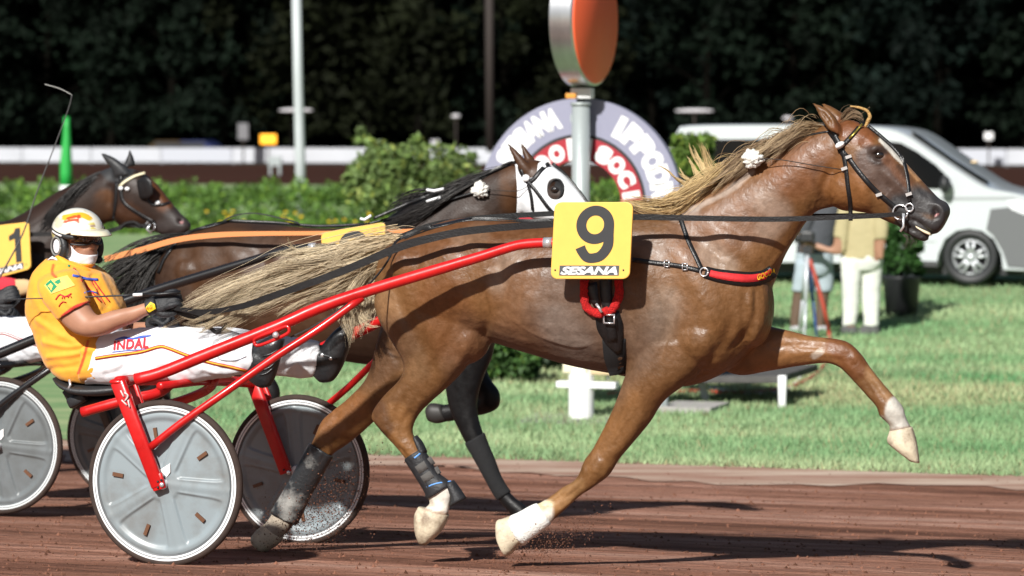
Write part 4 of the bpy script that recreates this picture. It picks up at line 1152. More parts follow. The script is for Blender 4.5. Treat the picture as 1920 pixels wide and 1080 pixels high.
    # mouth and eye sockets
    for (f, s, u), r, dep in (((.085, .030, .012), .016, -.006), ((.085, -.030, .012), .016, -.006), ((.085, 0, -.056), .010, -.003), ((.05, .058, -.04), .02, -.003)):
        d = np.linalg.norm(lf - np.array([f, s, u]), axis=1); b.V = b.V + b.N * (dep * np.exp(-(d / r) ** 2))[:, None]
    # forearm muscle
    refresh(b)
    C = np.tile(np.array([.40, .20, .125]), (len(b.V), 1)) * (1 + .10 * noise3(b.V, 30, 2) + .05 * noise3(b.V, 140, 3))[:, None]
    stub = (lf[:, 2] < -.035) & headm; C[stub] *= np.array([.80, .82, .86])
    C = C * (1 - .35 * ((np.linalg.norm(lf - np.array([.1, 0, -.055]), axis=1) < .018)[:, None] * np.array([0, .3, .2])))
    M_SKIN = mat('tanned_skin', attr='Col', rough=.5, spec=.4, bump=.12, bscale=220, bdist=.003)
    p = obj('person', b.V, b.F, M_SKIN, origin=PN(150, 712, 0), colors=C)
    tag(p, 'driver in orange shirt, white trousers and cream helmet leaning back on the red sulky', 'person', 'sulky drivers')
    # eyes
    for s in (.030, -.030):
        obj('eye', *E((.083, s, .012), .012, .013, .010), mat('eye_white', (.35, .33, .3), rough=.15), p)
        obj('iris', *E((.0915, s + .003, .012), .005, .0065, .0065), M_EYE, p)
    # --- clothes
    bellyw = noise3(b.V * np.array([1, 1, 1.6]), 26, 21) * .0045 + noise3(b.V, 60, 22) * .0018
    # folds
    folds = np.zeros(len(b.V))
    for ln, r, a in (([(85, 640), (130, 650), (180, 640)], 5, .008), ([(95, 668), (140, 664), (178, 655)], 5, .009), ([(75, 600), (110, 625), (140, 640)], 6, .007), ([(185, 520), (205, 560), (218, 580)], 5, .008),
                     ([(170, 520), (190, 560), (200, 575)], 4, -.008), ([(110, 540), (130, 570), (150, 580)], 5, .006), ([(150, 590), (180, 625), (215, 640)], 7, -.006), ([(70, 560), (85, 590)], 6, .006),
                     ([(100, 690), (150, 685), (170, 670)], 5, -.006), ([(180, 540), (176, 560), (186, 578)], 4, .006)):
        d, fr = pdist(b.px, catmull(ln, 5) if len(ln) > 2 else ln); folds += a * np.exp(-(d / r) ** 2)
    hipd = (X - 171) * (639 - 694) - (Y - 694) * (191 - 171)      # side of the shirt hem line
    upper = (Y < 640 + (X - 60) * .0) | (X < 191 - (Y - 639) * .36)
    sleeve1 = (lat > .145) & ((X - 117) * (569 - 596) - (Y - 596) * (164 - 117) < -0)
    # sleeve test: points before the hem line of the near sleeve
    hem = lambda x, y: (x - 117) * .498 + (y - 596) * .867
    armpt = (lat > .165) & (Y > 560) & (hem(X, Y) > 0 + 0)
    dn, _ = pdist(b.px, [(136, 578), (160, 609), (181, 613), (204, 608), (228, 600), (253, 589), (300, 570), (345, 560)])
    df, _ = pdist(b.px, [(160, 598), (195, 618), (231, 617), (261, 614), (290, 610), (330, 600)])
    nearr = dn < 44
    armz = ((lat > .200) & (hem(X, Y) > 0) & (X > 112) & nearr & (Y < 634)) | ((X > 229) & (lat > .13) & (Y < 612) & nearr) | ((lat < .02) & (X > 165) & (Y < 634) & (df < 22) & ((lat < -.175) | (X > 226))) | ((X > 250) & (Y < 612))
    legs = (X > 190 - (Y - 640) * .36)
    neck = np.hypot(lf[:, 0] + .01, lf[:, 1])
    tors = (~armz) & (lf[:, 2] < -.090) & ~((neck < .076) & (lf[:, 2] > -.175)) & (X < 240) & (~(legs & (Y > 617) & (X > 186)))
    tors &= ~((X > 186) & (Y > 640)) & (X < 236)
    V, F = shell(b, tors, .010, .003, wrinkle=np.maximum(bellyw + folds, -.007))
    M_SHIRT = mat('orange_shirt', attr='Col', rough=.75, noise=.10, nscale=40, bump=.2, bscale=300, sheen=.2)
    n2 = len(V) // 2
    CS = np.tile(np.array([.92, .40, .030]), (len(V), 1))
    pv = proj(V)
    for ln, r, col in (([(166, 567), (140, 576), (117, 593)], 2.2, (.6, .03, .02)), ([(191, 640), (180, 662), (172, 694)], 2, (.75, .40, .02)), ([(100, 497), (98, 512), (105, 520)], 1.6, (.7, .10, .01)),
                       ([(165, 640), (158, 668), (147, 700)], 1.6, (.65, .08, .01))):
        d, _ = pdist(pv, catmull(ln, 5)); m = 1 - smooth01(d, r, r + 2); CS = CS * (1 - m[:, None]) + np.array(col) * m[:, None]
    shirt = obj('shirt', V, F, M_SHIRT, p, colors=CS)
    sb = Body(); sb.V, sb.F = V[:n2], [f for f in F if max(f) < n2]; sb.bvh = None
    # trousers
    ank = (X < 470) | ((lat < 0) & (X < 598 - (Y - 645) * .27)) ; ank2 = (lat > 0) & (X > 466) & (X < 486)
    boots_near = (lat > 0) & (X > 470)
    tr = ((X > 184 - (Y - 640) * .36) & (Y > np.where(X < 188, 636, 606)) & ~((lat > .214) & nearr & (X < 232) & (Y < 637)) & (lf[:, 2] < -.2) & ~armz & (X > 158)) & ((lat < 0) | (X < 474)) & ((lat > 0) | (X < 600 - (Y - 645) * .2))
    
    wr = noise3(b.V * np.array([1, 1, 1.2]), 34, 31) * .0035 + noise3(b.V, 80, 33) * .0014
    for ln, r, a in (([(400, 640), (420, 660), (410, 690)], 7, .006), ([(380, 690), (420, 694), (450, 690)], 5, .009), ([(250, 706), (300, 700), (340, 708)], 6, .008), ([(440, 640), (450, 670)], 5, -.006),
                     ([(200, 700), (230, 690), (240, 670)], 5, -.006), ([(540, 690), (560, 680), (575, 690)], 4, .008), ([(360, 640), (390, 660), (385, 690)], 8, -.006), ([(300, 690), (340, 686), (360, 700)], 5, -.006)):
        d, _ = pdist(b.px, catmull(ln, 5) if len(ln) > 2 else ln); wr += a * np.exp(-(d / r) ** 2)
    V, F = shell(b, tr, .012, .003, wrinkle=np.maximum(wr, -.008))
    M_TROU = mat('white_trousers', (.80, .81, .84), rough=.75, noise=.07, nscale=22, bump=.2, bscale=300, sheen=.2)
    trou = obj('trousers', V, F, M_TROU, p)
    n3 = len(V) // 2; tb = Body(); tb.V, tb.F = V[:n3], [f for f in F if max(f) < n3]; tb.bvh = None
    # stripe and lettering on the near leg
    line = [(178, 672), (210, 667), (262, 660), (298, 650), (316, 653), (350, 666), (395, 680), (440, 690), (464, 697)]
    obj('side_stripe', *surf_strap(tb, line, 6.4, .004, .003, 5), mat('red_stripe', (.62, .03, .03), rough=.7), trou)
    obj('stripe_core', *surf_strap(tb, line, 2.6, .0065, .003, 5), mat('gold_stripe', (.85, .45, .03), rough=.7), trou)
    TV, TF = text_mesh('INDAL', .035, .12, 1.08)
    M_RINK = mat('red_print', (.60, .015, .03), rough=.7); M_BINK = mat('blue_print', (.06, .12, .52), rough=.7)
    px = np.stack([212 + TV[:, 0] * 66, 656 - TV[:, 0] * 3.5 - TV[:, 1] * (17 + 3 * TV[:, 0])], 1)
    obj('lettering', *decal(tb, px, TF, .006), M_RINK, trou, smooth=False)
    obj('print_swoosh', *surf_strap(tb, [(216, 637), (232, 633), (246, 635), (262, 632), (283, 629)], [2, 5, 3, 5, 2], .004, .002, 4), M_BINK, trou)
    obj('print_underline', *surf_strap(tb, [(210, 660), (240, 657), (276, 655)], 1.6, .004, .002, 5), M_BINK, trou)
    obj('pocket_seam', *surf_strap(tb, [(408, 664), (412, 674), (440, 676), (462, 668)], 1.0, .004, .002, 4), mat('seam_grey', (.25, .25, .3), rough=.8), trou)
    # shirt prints
    def poly(body, pts, m, name, par, lift=.004):
        pts = np.array(pts, float); c = pts.mean(0); n = len(pts)
        fine = np.vstack([pts, c[None]]); F = [[i, (i + 1) % n, n] for i in range(n)]
        return obj(name, *decal(body, fine, F, lift), m, par, smooth=False)
    M_GREEN = mat('green_print', (.02, .27, .12), rough=.7); M_YEL = mat('pale_yellow_print', (.85, .60, .14), rough=.7)
    poly(sb, [(83, 535), (92, 525), (126, 516), (141, 535), (96, 551)], M_YEL, 'badge_ground', shirt, .004)
    poly(sb, [(85, 533), (95, 524), (107, 537), (96, 549)], M_GREEN, 'badge_square', shirt, .006)
    poly(sb, [(101, 529), (107, 525), (112, 523), (114, 529), (108, 533)], M_GREEN, 'badge_wing', shirt, .006)
    poly(sb, [(89, 536), (95, 531), (99, 535), (96, 545), (93, 539)], M_YEL, 'badge_horse', shirt, .008)
    for ln, w, m in (([(104, 562), (112, 552), (122, 556), (134, 550)], 2.2, M_RINK), ([(110, 575), (116, 566), (124, 567)], 1.8, M_RINK), ([(136, 516), (150, 519), (165, 523), (184, 524)], 4.5, M_BINK),
                     ([(158, 549), (170, 546), (184, 550)], 2.4, M_BINK), ([(152, 524), (166, 540), (180, 556), (190, 566)], 2.6, M_RINK), ([(176, 526), (190, 546), (206, 566)], 2.4, M_RINK), ([(172, 528), (186, 552), (197, 570)], 1.4, M_RINK),
                     ([(137, 503), (142, 506)], 4, M_RINK), ([(127, 497), (131, 499)], 4, M_GREEN), ([(116, 560), (119, 554), (121, 560)], 2, M_RINK), ([(127, 558), (131, 552), (134, 558)], 2, M_RINK)):
        obj('shirt_print', *surf_strap(sb, ln, w, .0045, .002, 4, smooth=1), m, shirt)
    # collar
    mb = MB(); mb.add(*tube([PN(106, 478, .07), PN(118, 490, .105), PN(136, 500, .10), PN(160, 508, .07), PN(176, 516, .035)], [.010, .016, .018, .016, .008], N=10, sub=4))
    mb.build('shirt_collar', mat('orange_collar', (.92, .40, .030), rough=.75), shirt)
    # neck scarf and gaiter
    M_WCLOTH = mat('white_gaiter', (.83, .82, .85), rough=.8, noise=.06, nscale=60, bump=.2, bscale=260)
    d = lf
    gm = headm & (((d[:, 2] < .014 - .066 * smooth01(d[:, 0], -.02, .085)) & (d[:, 2] > -.16)) ) & (d[:, 0] > -.09)
    gm |= (lf[:, 2] < -.10) & (lf[:, 2] > -.18) & (neck < .084)
    obj('face_gaiter', *shell(b, gm, .006, .003, wrinkle=noise3(b.V, 60, 41) * .0015), M_WCLOTH, p)
    obj('chin_strap', *tube([H(-.005, .088, -.060), H(.02, .082, -.095), H(.045, .06, -.132), H(.062, .025, -.142), H(.064, -.02, -.142), H(.04, -.06, -.13)], [.010, .012, .013, .013, .012, .01], N=8, sub=4), M_SEAT, p)
    # helmet
    M_HELM = mat('cream_helmet', attr='Col', rough=.16, spec=.5, coat=.8)
    R = []; nth, nph = 72, 30
    def shellpt(th, ph, k=0.):
        f = math.cos(ph) * math.cos(th); s = math.cos(ph) * math.sin(th); u = math.sin(ph)
        return np.array([-.014 + f * (.136 - k), s * (.108 - k), .042 + u * (.106 - k)])
    V = []; F = []
    for lay, kk in ((0, 0.), (1, .012)):
        for i in range(nph + 1):
            for j in range(nth):
                th = 2 * math.pi * j / nth
                a = abs((th + math.pi) % (2 * math.pi) - math.pi)           # 0 in front
                low = np.interp(a, [0, .7, 1.15, 1.5, 2.1, 2.5, 3.15], [.10, .08, -.06, -.40, -.62, -.88, -.92])
                ph = low + (math.pi / 2 - .02 - low) * i / nph
                V.append(H(*shellpt(th, ph, kk)))
    nl = (nph + 1) * nth
    for lay in (0, 1):
        for i in range(nph):
            for j in range(nth):
                j2 = (j + 1) % nth; q = [lay * nl + i * nth + j, lay * nl + i * nth + j2, lay * nl + (i + 1) * nth + j2, lay * nl + (i + 1) * nth + j]
                F.append(q if lay == 0 else q[::-1])
    for j in range(nth):
        j2 = (j + 1) % nth; F.append([j2, j, nl + j, nl + j2])
    F.append([nph * nth + j for j in range(nth)]); F.append([nl + nph * nth + j for j in range(nth)][::-1])
    V = np.array(V)
    CH = np.tile(np.array([.82, .78, .66]), (len(V), 1)); pv = proj(V); nearh = (V - hc) @ side > 0
    for ln, r, col, k in (([(121, 408), (150, 403), (168, 409)], 4.5, (.85, .42, .03), 1), ([(126, 410), (140, 406), (150, 407)], 1.5, (.7, .08, .02), 1), ([(122, 416), (140, 412), (148, 417)], 1.6, (.7, .1, .05), 1), ([(148, 404), (146, 412)], 1.5, (.65, .06, .02), 1),
                          ([(106, 412), (114, 418), (108, 422)], 5, (.62, .58, .36), .8), ([(178, 400), (186, 404), (194, 412)], 5, (.45, .42, .30), .8), ([(180, 402), (186, 410)], 1.6, (.5, .12, .1), .9), ([(172, 398), (160, 395)], 2, (.5, .5, .3), .6),
                          ([(96, 436), (97, 460), (99, 470)], 2.6, (.40, .16, .08), .9), ([(100, 440), (101, 470), (108, 474)], 1.0, (.6, .5, .1), .9), ([(168, 420), (190, 419), (206, 425)], 1.1, (.65, .55, .12), 1), ([(170, 424), (190, 423), (207, 430)], 1.0, (.35, .22, .15), 1), ([(172, 428), (192, 427), (208, 433)], 1., (.65, .55, .12), 1)):
        dd, _ = pdist(pv, catmull(ln, 5) if len(ln) > 2 else ln); m = (1 - smooth01(dd, r, r + 1.5)) * k * nearh; CH = CH * (1 - m[:, None]) + np.array(col) * m[:, None]
    he = obj('helmet', V, F, M_HELM, p, colors=CH)
    # peak
    Rr = []
    for j in range(25):
        a = (j / 24 - .5) * 2.0
        c, s = math.cos(a), math.sin(a)
        A = np.array([-.014 + c * .133, s * .106, .058]); B = np.array([-.010 + c * (.133 + .060 * math.cos(a * .75) ** .8), s * (.106 + .020), .040 - .010 * (c - .5)])
        Mi = (A + B) / 2 + np.array([0, 0, .006])
        Rr.append([H(*A), H(*Mi), H(*B), H(*(B - [0, 0, .005])), H(*(Mi - [0, 0, .008])), H(*(A - [0, 0, .008]))])
    Vv, Ff = rings(np.array(Rr)); obj('peak', Vv, Ff, mat('cream_peak', (.82, .76, .56), rough=.2, coat=.6), he)
    # ear cup with its white lining
    for sg in (1, -1):
        c = H(-.014, sg * .094, -.030)
        ec = obj('ear_cup', *loft_frame(c, fw, up, side * sg, [(.052, .060, -.012), (.054, .062, .004), (.048, .056, .014), (.040, .046, .016)]), M_SEAT, he)
        obj('ear_ring', *tube([c + side * sg * .017 + fw * (.036 * math.cos(t) - .006) + up * (.040 * math.sin(t) + .008) for t in np.linspace(0, 2 * math.pi, 25)], .0042, N=8), mat('grey_piping', (.20, .20, .19), rough=.5), ec)
        obj('ear_lining', *ellipsoid(c + side * sg * .016 + fw * -.004 + up * .008, fw * .024, side * .004, up * .031), M_WCLOTH, ec)
        obj('ear_flap', *loft_frame(c + up * -.052 + fw * .004, fw, up, side * sg, [(.050, .020, -.012), (.052, .022, .002), (.044, .016, .010)]), M_SEAT, he)
    # goggles
    mb = MB(); P = []
    for a in np.linspace(-1.15, 1.15, 31):
        P.append(H(.016 + .082 * math.cos(a), .084 * math.sin(a), .016))
    P = np.array(P); tp = np.abs(np.linspace(-1, 1, 31))
    lens = strap(P, up, .046 - .012 * tp ** 4, .004, 1)
    go = obj('goggle_lens', *lens, mat('brown_goggle_lens', (.030, .018, .012), rough=.06, spec=.8, coat=1., alpha=.48), p)
    fr = [H(.018 + .084 * math.cos(a), .086 * math.sin(a), .016 - .023 + .010 * math.exp(-(a / .16) ** 2) - .004 * math.sin(abs(a) * 2.4)) for a in np.linspace(-1.2, 1.2, 41)]
    obj('goggle_frame', *tube(fr, .0042, N=8), M_SEAT, go)
    fr = [H(.018 + .084 * math.cos(a), .086 * math.sin(a), .041) for a in np.linspace(-1.2, 1.2, 31)]
    obj('goggle_frame', *tube(fr, .004, N=8), M_SEAT, go)
    band = [H(-.012 + .132 * math.cos(a), .1085 * math.sin(a), .022 + .034 * smooth01(np.array(abs(a)), 1.0, 2.6)) for a in np.linspace(.75, 2 * math.pi - .75, 60)]
    gb = obj('goggle_band', *strap(band, up, .020, .004, 1), M_SEAT, go)
    obj('band_print', *strap([H(-.012 + .1345 * math.cos(a), .111 * math.sin(a), .022 + .034 * smooth01(np.array(abs(a)), 1.0, 2.6)) for a in np.linspace(1.35, 1.95, 12)], up, .008, .003, 1), M_STICK, gb)
    # gloves: the hands again, a size larger
    gl = mat('black_glove', (.022, .023, .026), rough=.6, bump=.3, bscale=160, noise=.3, nscale=40)
    for h, w, ax in ((hands[0], w1, ax1), (hands[1], w2, PN(320, 600, -.04) - w2)):
        g = remesh(h + [tube([w - ax / np.linalg.norm(ax) * .012, w + ax / np.linalg.norm(ax) * .03], [.036, .034], N=16)], .0045, it=3)
        g.V = g.V + g.N * .0035
        go2 = obj('glove', g.V, g.F, gl, p)
        if w is w1:
            refresh(g)
            poly(g, [(270, 580), (282, 566), (290, 570), (292, 579), (277, 588)], mat('yellow_patch', (.85, .62, .02), rough=.6), 'wrist_patch', go2, .006)
            TV, TF = text_mesh('AG', .02, .2); px = np.stack([273 + TV[:, 0] * 13, 583 - TV[:, 0] * 5 - TV[:, 1] * 8], 1)
            obj('lettering', *decal(g, px, TF, .008), mat('orange_print', (.75, .2, .01), rough=.6), go2, smooth=False)
    # boots
    M_BOOT = mat('black_boot_leather', (.018, .019, .021), rough=.36, spec=.6, noise=.3, nscale=30, bump=.5, bscale=45, bdist=.006)
    for sg, L in ((1, [(462, 706, 490, 728, .030, .135), (463, 690, 506, 724, .042, .135), (464, 668, 516, 704, .047, .135), (474, 650, 524, 676, .047, .135), (493, 638, 530, 652, .045, .135), (512, 628, 533, 637, .03, .135)]),
                  (-1, [(586, 700, 604, 718, .028, -.155), (588, 682, 624, 714, .042, -.155), (596, 662, 640, 690, .047, -.155), (612, 638, 650, 664, .047, -.155), (630, 618, 657, 640, .044, -.155), (646, 606, 661, 618, .03, -.155)])):
        parts = [loft(L, s0, N=20, ex=2.6)]
        parts.append(loft([(478, 652, 468, 696, .048, .137), (496, 650, 482, 706, .052, .135), (512, 660, 496, 706, .045, .135)] if sg > 0 else [(600, 646, 590, 702, .05, -.155), (618, 648, 606, 706, .05, -.155)], s0, N=18))
        bb = remesh(parts, .006, it=4)
        bo = obj('boot', bb.V, bb.F, M_BOOT, p)
        if sg < 0:
            obj('boot_band', *surf_strap(bb, [(598, 664), (614, 668), (632, 674)], 4, .003, .003, 4), M_SEAT, bo)
            for x, y in ((604, 666), (620, 672)):
                q, _ = hit(bb, x, y)
                if q is not None: obj('stud', *ellipsoid(q, EH * .009, NEAR * .005, UP * .009, 12, 8), M_CHROME, bo)
        else:
            for k in range(5):
                obj('sole_ridge', *surf_strap(bb, [(476 + k * 6, 652 + k * 2), (496 + k * 5, 660 + k * 6), (514 + k * 3, 660 - k * 4)][:3] if False else [(486 + k * 1.5, 704 - k * 9), (500 + k * 2, 700 - k * 9), (513 + k * 3, 690 - k * 9)], 3, .003, .004, 4), M_BOOT, bo)
    return p, b

def loft_h(H, L):
    R = []
    for f, u, a, bb in L:
        t = np.linspace(0, 2 * np.pi, 14, endpoint=False)
        R.append([H(f - .014 + bb * math.cos(x), a * math.sin(x), u) for x in t])
    return rings(np.array(R))

def loft_frame(c, e1, e2, n, L, N=28):
    t = np.linspace(0, 2 * np.pi, N, endpoint=False)
    return rings(np.array([c + np.cos(t)[:, None] * e1 * a + np.sin(t)[:, None] * e2 * b + n * h for a, b, h in L]))

driver, drv = build_driver()
# whip of the driver: thin lash to the left, steel ferrule, black grip
wp = thing('whip', PN(300, 556, .24), 'thin black whip with a white ferrule held in the glove of the orange driver', 'whip', 'whips')
obj('whip_lash', *tube(PN([-40, 60, 160, 250], [563, 560, 557, 553], [.30, .28, .26, .25]), [.0018, .0026, .0034, .0042], N=8, sub=4), M_SEAT, wp)
obj('whip_ferrule', *tube(PN([250, 268], [553, 552.5], [.25, .249]), .0075, N=10), M_RIMW, wp)
obj('whip_grip', *tube(PN([268, 300, 338], [552.5, 552, 548], [.249, .247, .24]), [.008, .009, .009], N=10), M_LEATHER, wp)
# ------------------------------------------------------------------ the dark bay with the white hood
BX, BY, BK = 310 , 906, 13.3 / 16.15
def bmap(x, y):           # main pixels -> pixels of the same thing carried to the bay's place
    return ((x - 310) * BK + 0, (y - 906) * BK + 835)
B_TRUNK = [(322, 462, 296, 520, .10), (345, 440, 310, 600, .18), (400, 418, 380, 650, .22), (450, 416, 450, 655, .225), (520, 421, 520, 655, .23), (600, 428, 605, 670, .24),
           (680, 424, 690, 684, .24), (750, 412, 765, 690, .225), (820, 408, 832, 690, .20), (880, 420, 892, 668, .18), (925, 450, 925, 620, .12)]
B_NECK = [(720, 412, 900, 640, .17), (765, 385, 925, 540, .14), (820, 358, 945, 480, .115), (875, 335, 958, 440, .10), (925, 316, 968, 412, .088), (965, 304, 980, 400, .082), (990, 302, 1000, 396, .078)]
B_HEAD = [(968, 318, 966, 380, .06), (990, 300, 982, 396, .084), (1022, 305, 1004, 410, .095), (1052, 326, 1024, 416, .095), (1075, 350, 1044, 424, .08), (1097, 376, 1062, 432, .068),
          (1120, 402, 1084, 440, .058), (1142, 428, 1108, 452, .054), (1156, 446, 1128, 462, .046), (1158, 458, 1144, 466, .02)]
B_EARS = [[(1004, 334, 974, 322, .03, .055), (1000, 318, 968, 310, .03, .058), (982, 296, 961, 292, .022, .06), (966, 280, 954, 277, .012, .06), (952, 266, 949, 264, .003, .06)],
          [(1010, 312, 984, 304, .028, -.055), (1002, 298, 982, 294, .024, -.06), (991, 284, 978, 281, .014, -.06), (980, 268, 977, 267, .003, -.06)]]
B_FORE1 = [(930, 600, 836, 620, .085), (925, 660, 832, 670, .075), (905, 710, 835, 715, .064), (894, 762, 843, 764, .054), (908, 820, 866, 815, .046), (925, 862, 886, 850, .042), (938, 896, 908, 890, .036),
           (958, 926, 930, 930, .030), (984, 948, 956, 962, .034), (998, 962, 972, 980, .034)]
B_HOOF1 = [(1000, 962, 968, 982, .042), (1014, 980, 982, 998, .05), (1018, 992, 990, 1002, .044)]
B_FORE2 = [(915, 600, 830, 640, .08), (908, 660, 850, 690, .062), (916, 705, 872, 722, .05), (936, 736, 892, 738, .046), (934, 764, 897, 748, .045), (908, 777, 890, 752, .036), (880, 781, 876, 752, .036), (850, 789, 845, 757, .037), (834, 791, 826, 759, .038)]
B_HOOF2 = [(838, 790, 828, 758, .04), (820, 794, 808, 756, .046), (806, 790, 800, 764, .04)]
B_HIND1 = [(470, 520, 300, 520, .11), (468, 580, 300, 580, .105), (462, 640, 345, 630, .085), (470, 680, 390, 672, .064), (505, 700, 440, 706, .052), (524, 730, 476, 738, .044), (522, 762, 484, 764, .034), (516, 810, 486, 808, .031), (512, 848, 480, 844, .036), (506, 880, 476, 876, .038)]
B_HOOF3 = [(506, 876, 474, 872, .04), (500, 900, 464, 896, .05), (490, 914, 462, 910, .045)]
B_HIND2 = [(420, 540, 320, 560, .10), (400, 620, 320, 620, .085), (370, 690, 300, 670, .06), (320, 730, 262, 712, .05), (292, 764, 246, 746, .044), (272, 800, 240, 790, .034), (246, 850, 216, 836, .031), (226, 880, 196, 862, .036)]
B_HOOF4 = [(222, 884, 192, 866, .04), (206, 906, 172, 886, .048), (190, 910, 172, 896, .04)]

def lump_s(x, y, rx, ry, off, t, s0, k): return ellipsoid(PL(x, y, s0 - off), EH * rx * k, NEAR * t, UP * ry * k)
W = [loft(B_TRUNK, S_BAY, N=30, ex=2.25), loft(B_NECK, S_BAY, N=24), loft(B_HEAD, S_BAY, N=24, ex=2.4), *[loft(e, S_BAY, N=12, sub=5) for e in B_EARS],
     loft(B_FORE1, S_BAY, .12), loft(B_FORE2, S_BAY, -.12), loft(B_HIND1, S_BAY, .11), loft(B_HIND2, S_BAY, -.11),
     lump_s(1012, 372, 36, 36, 0, .092, S_BAY, .0027), lump_s(850, 600, 50, 50, .02, .19, S_BAY, .0027), lump_s(380, 510, 60, 56, .02, .21, S_BAY, .0027)]
bb = remesh(W, .0095, it=7)
strokes(bb, [([(420, 430), (450, 500), (470, 570)], 20, .010), ([(360, 450), (350, 510), (380, 570)], 16, -.008), ([(480, 460), (500, 520), (490, 590)], 15, -.013), ([(430, 540), (400, 600), (380, 640)], 12, -.008),
             ([(780, 470), (820, 540), (830, 600)], 18, .009), ([(870, 520), (860, 590)], 10, -.010), ([(980, 330), (972, 370), (975, 400)], 8, -.010), ([(1040, 352)], 9, -.010), ([(1148, 446)], 5, -.02),
             ([(1030, 340), (1042, 338), (1052, 346)], 5, .008), ([(910, 420), (880, 400), (830, 420)], 14, .006), ([(912, 740), (905, 765)], 8, .004), ([(890, 770), (905, 820)], 7, -.005),
             *[([(690 - i * 24, 470), (684 - i * 24, 540), (688 - i * 24, 610)], 6, .003) for i in range(6)]], 'both')
BAYC, BLACK, BAYB = (.034, .017, .010), (.008, .0076, .008), (.085, .036, .013)
C = paint(bb, BAYC, [([(820, 400), (700, 430), (600, 432), (420, 420)], 14, 40, (.035, .02, .014), .8), ([(420, 480), (380, 500)], 30, 60, BAYB, .75), ([(960, 340), (965, 380)], 14, 20, BAYB, .9), ([(700, 500), (800, 480)], 20, 50, (.055, .036, .026), .5),
                     ([(520, 500), (560, 600), (470, 640)], 40, 50, (.085, .04, .02), .7), ([(560, 440), (640, 460)], 12, 30, (.09, .036, .014), .7), ([(880, 330), (800, 370), (740, 410)], 14, 24, BLACK, .9), ([(975, 300), (990, 320)], 20, 14, (.08, .035, .016), .8),
                     ([(868, 700), (880, 800), (980, 960)], 46, 20, BLACK, 1.), ([(900, 690), (916, 740), (830, 775)], 40, 16, BLACK, 1.), ([(480, 740), (500, 900)], 40, 20, BLACK, 1.), ([(280, 740), (200, 890)], 40, 20, BLACK, 1.),
                     ([(1140, 450), (1110, 440)], 20, 20, (.02, .018, .018), 1.)])
C = C * (1 + .2 * noise3(bb.V, 9, 51) + .08 * noise3(bb.V, 50, 52))[:, None]
M_BAY = mat('bay_coat', attr='Col', rough=.46, spec=.30, noise=.25, nscale=24, bump=.25, bscale=120, bdist=.004, rvar=.1, sheen=0)
bay = obj('horse', bb.V, bb.F, M_BAY, origin=PL(640, 990, S_BAY), colors=np.clip(C, 0, 1))
tag(bay, 'dark bay horse in a white hood, running between the driver and the finish ring', 'horse', 'trotting horses in the race')
M_DHOOF = mat('dark_hoof', (.03, .027, .025), rough=.55, noise=.4, nscale=12)
for h, o in ((B_HOOF1, .12), (B_HOOF2, -.12), (B_HOOF3, .11), (B_HOOF4, -.11)): obj('hoof', *loft(h, S_BAY, o, ex=2.4), M_DHOOF, bay)
X, Y = bb.px.T
hood_m = (X > 967) & (Y < 470) & (Y > 296) & (np.hypot((X - 1042) / 15, (Y - 355) / 20) > 1) & (X < 1128) & ~((np.hypot(X - 990, Y - 316) < 17)) & ~((X < 1012) & (Y < 306) )
hood = obj('hood', *shell(bb, hood_m, .006, .004, wrinkle=noise3(bb.V, 40, 55) * .001), mat('white_hood', (.80, .82, .84), rough=.75, noise=.05, nscale=50, bump=.15, bscale=300), bay)
p, n = hit(bb, 1042, 355)
c = p + (CAMP - p) / np.linalg.norm(CAMP - p) * .006
obj('eye_cup', *loft_frame(c, EH * .9 + UP * -.25, UP * .95 + EH * .25, NEAR, [(.042, .056, -.01), (.042, .056, .006), (.039, .053, .009), (.036, .049, .0), (.026, .038, -.006)]), M_SEAT, hood)
obj('eye', *ellipsoid(PL(1040, 356, S_BAY - .078), EH * .022, NEAR * .018, UP * .02), M_EYE, bay)
bl = straps(bb, [([(975, 318), (985, 338), (1000, 352), (1030, 392), (1062, 424)], 7, .011), ([(990, 346), (996, 370), (1000, 408)], 6, .011), ([(1030, 306), (1015, 318), (1000, 336), (988, 344)], 8, .011),
                 ([(1036, 306), (1062, 330), (1090, 364), (1110, 394)], 6, .011)], 'bridle', bay)
obj('rosette', *ellipsoid(PL(986, 334, S_BAY - .10), EH * .02, NEAR * .010, UP * .018), M_WHITE, bl)
obj('bit_ring', *ring_at(bb, 1088, 438, .03), M_CHROME, bl)
hair_obj('mane', [hair([[(965, 306, .0), (920, 320, .02), (870, 338, .03), (830, 362, .05), (790, 392, .07)], [(930, 322, .03), (880, 345, .06), (830, 372, .09), (790, 395, .1), (750, 414, .1)], [(880, 342, .05), (840, 368, .1), (800, 394, .13), (760, 414, .13), (720, 424, .12)]], 420, .0042, S_BAY, 5, .015, seg=8, seed=60),
                  hair([[(840, 355, 0), (800, 356, 0), (770, 365, -.02), (740, 385, -.02)], [(800, 380, 0), (770, 385, 0), (745, 400, 0), (720, 420, 0)]], 120, .004, S_BAY, 6, .015, seg=8, seed=61)], [(BLACK, (.03, .025, .022))] * 2, bay)
hair_obj('tail', [hair([[(345, 440, .0), (300, 450, .06), (250, 470, .1), (200, 500, .12), (150, 540, .12)], [(335, 452, .0), (290, 475, .08), (250, 510, .12), (215, 550, .12), (180, 590, .12)], [(325, 465, .02), (290, 500, .08), (265, 545, .12), (245, 590, .12), (225, 630, .12)], [(320, 475, .02), (296, 520, .08), (285, 560, .1), (280, 600, .1), (275, 640, .1)]], 900, .005, S_BAY, 9, .03, seg=9, seed=62, lenvar=(.6, 1.))],
         [(BLACK, (.05, .045, .04))], bay)
ear_plug(bb, 900, 356, .040, S_BAY, bay, [(912, 357, .12), (930, 357, .12), (970, 358, .115), (992, 348, .11)])
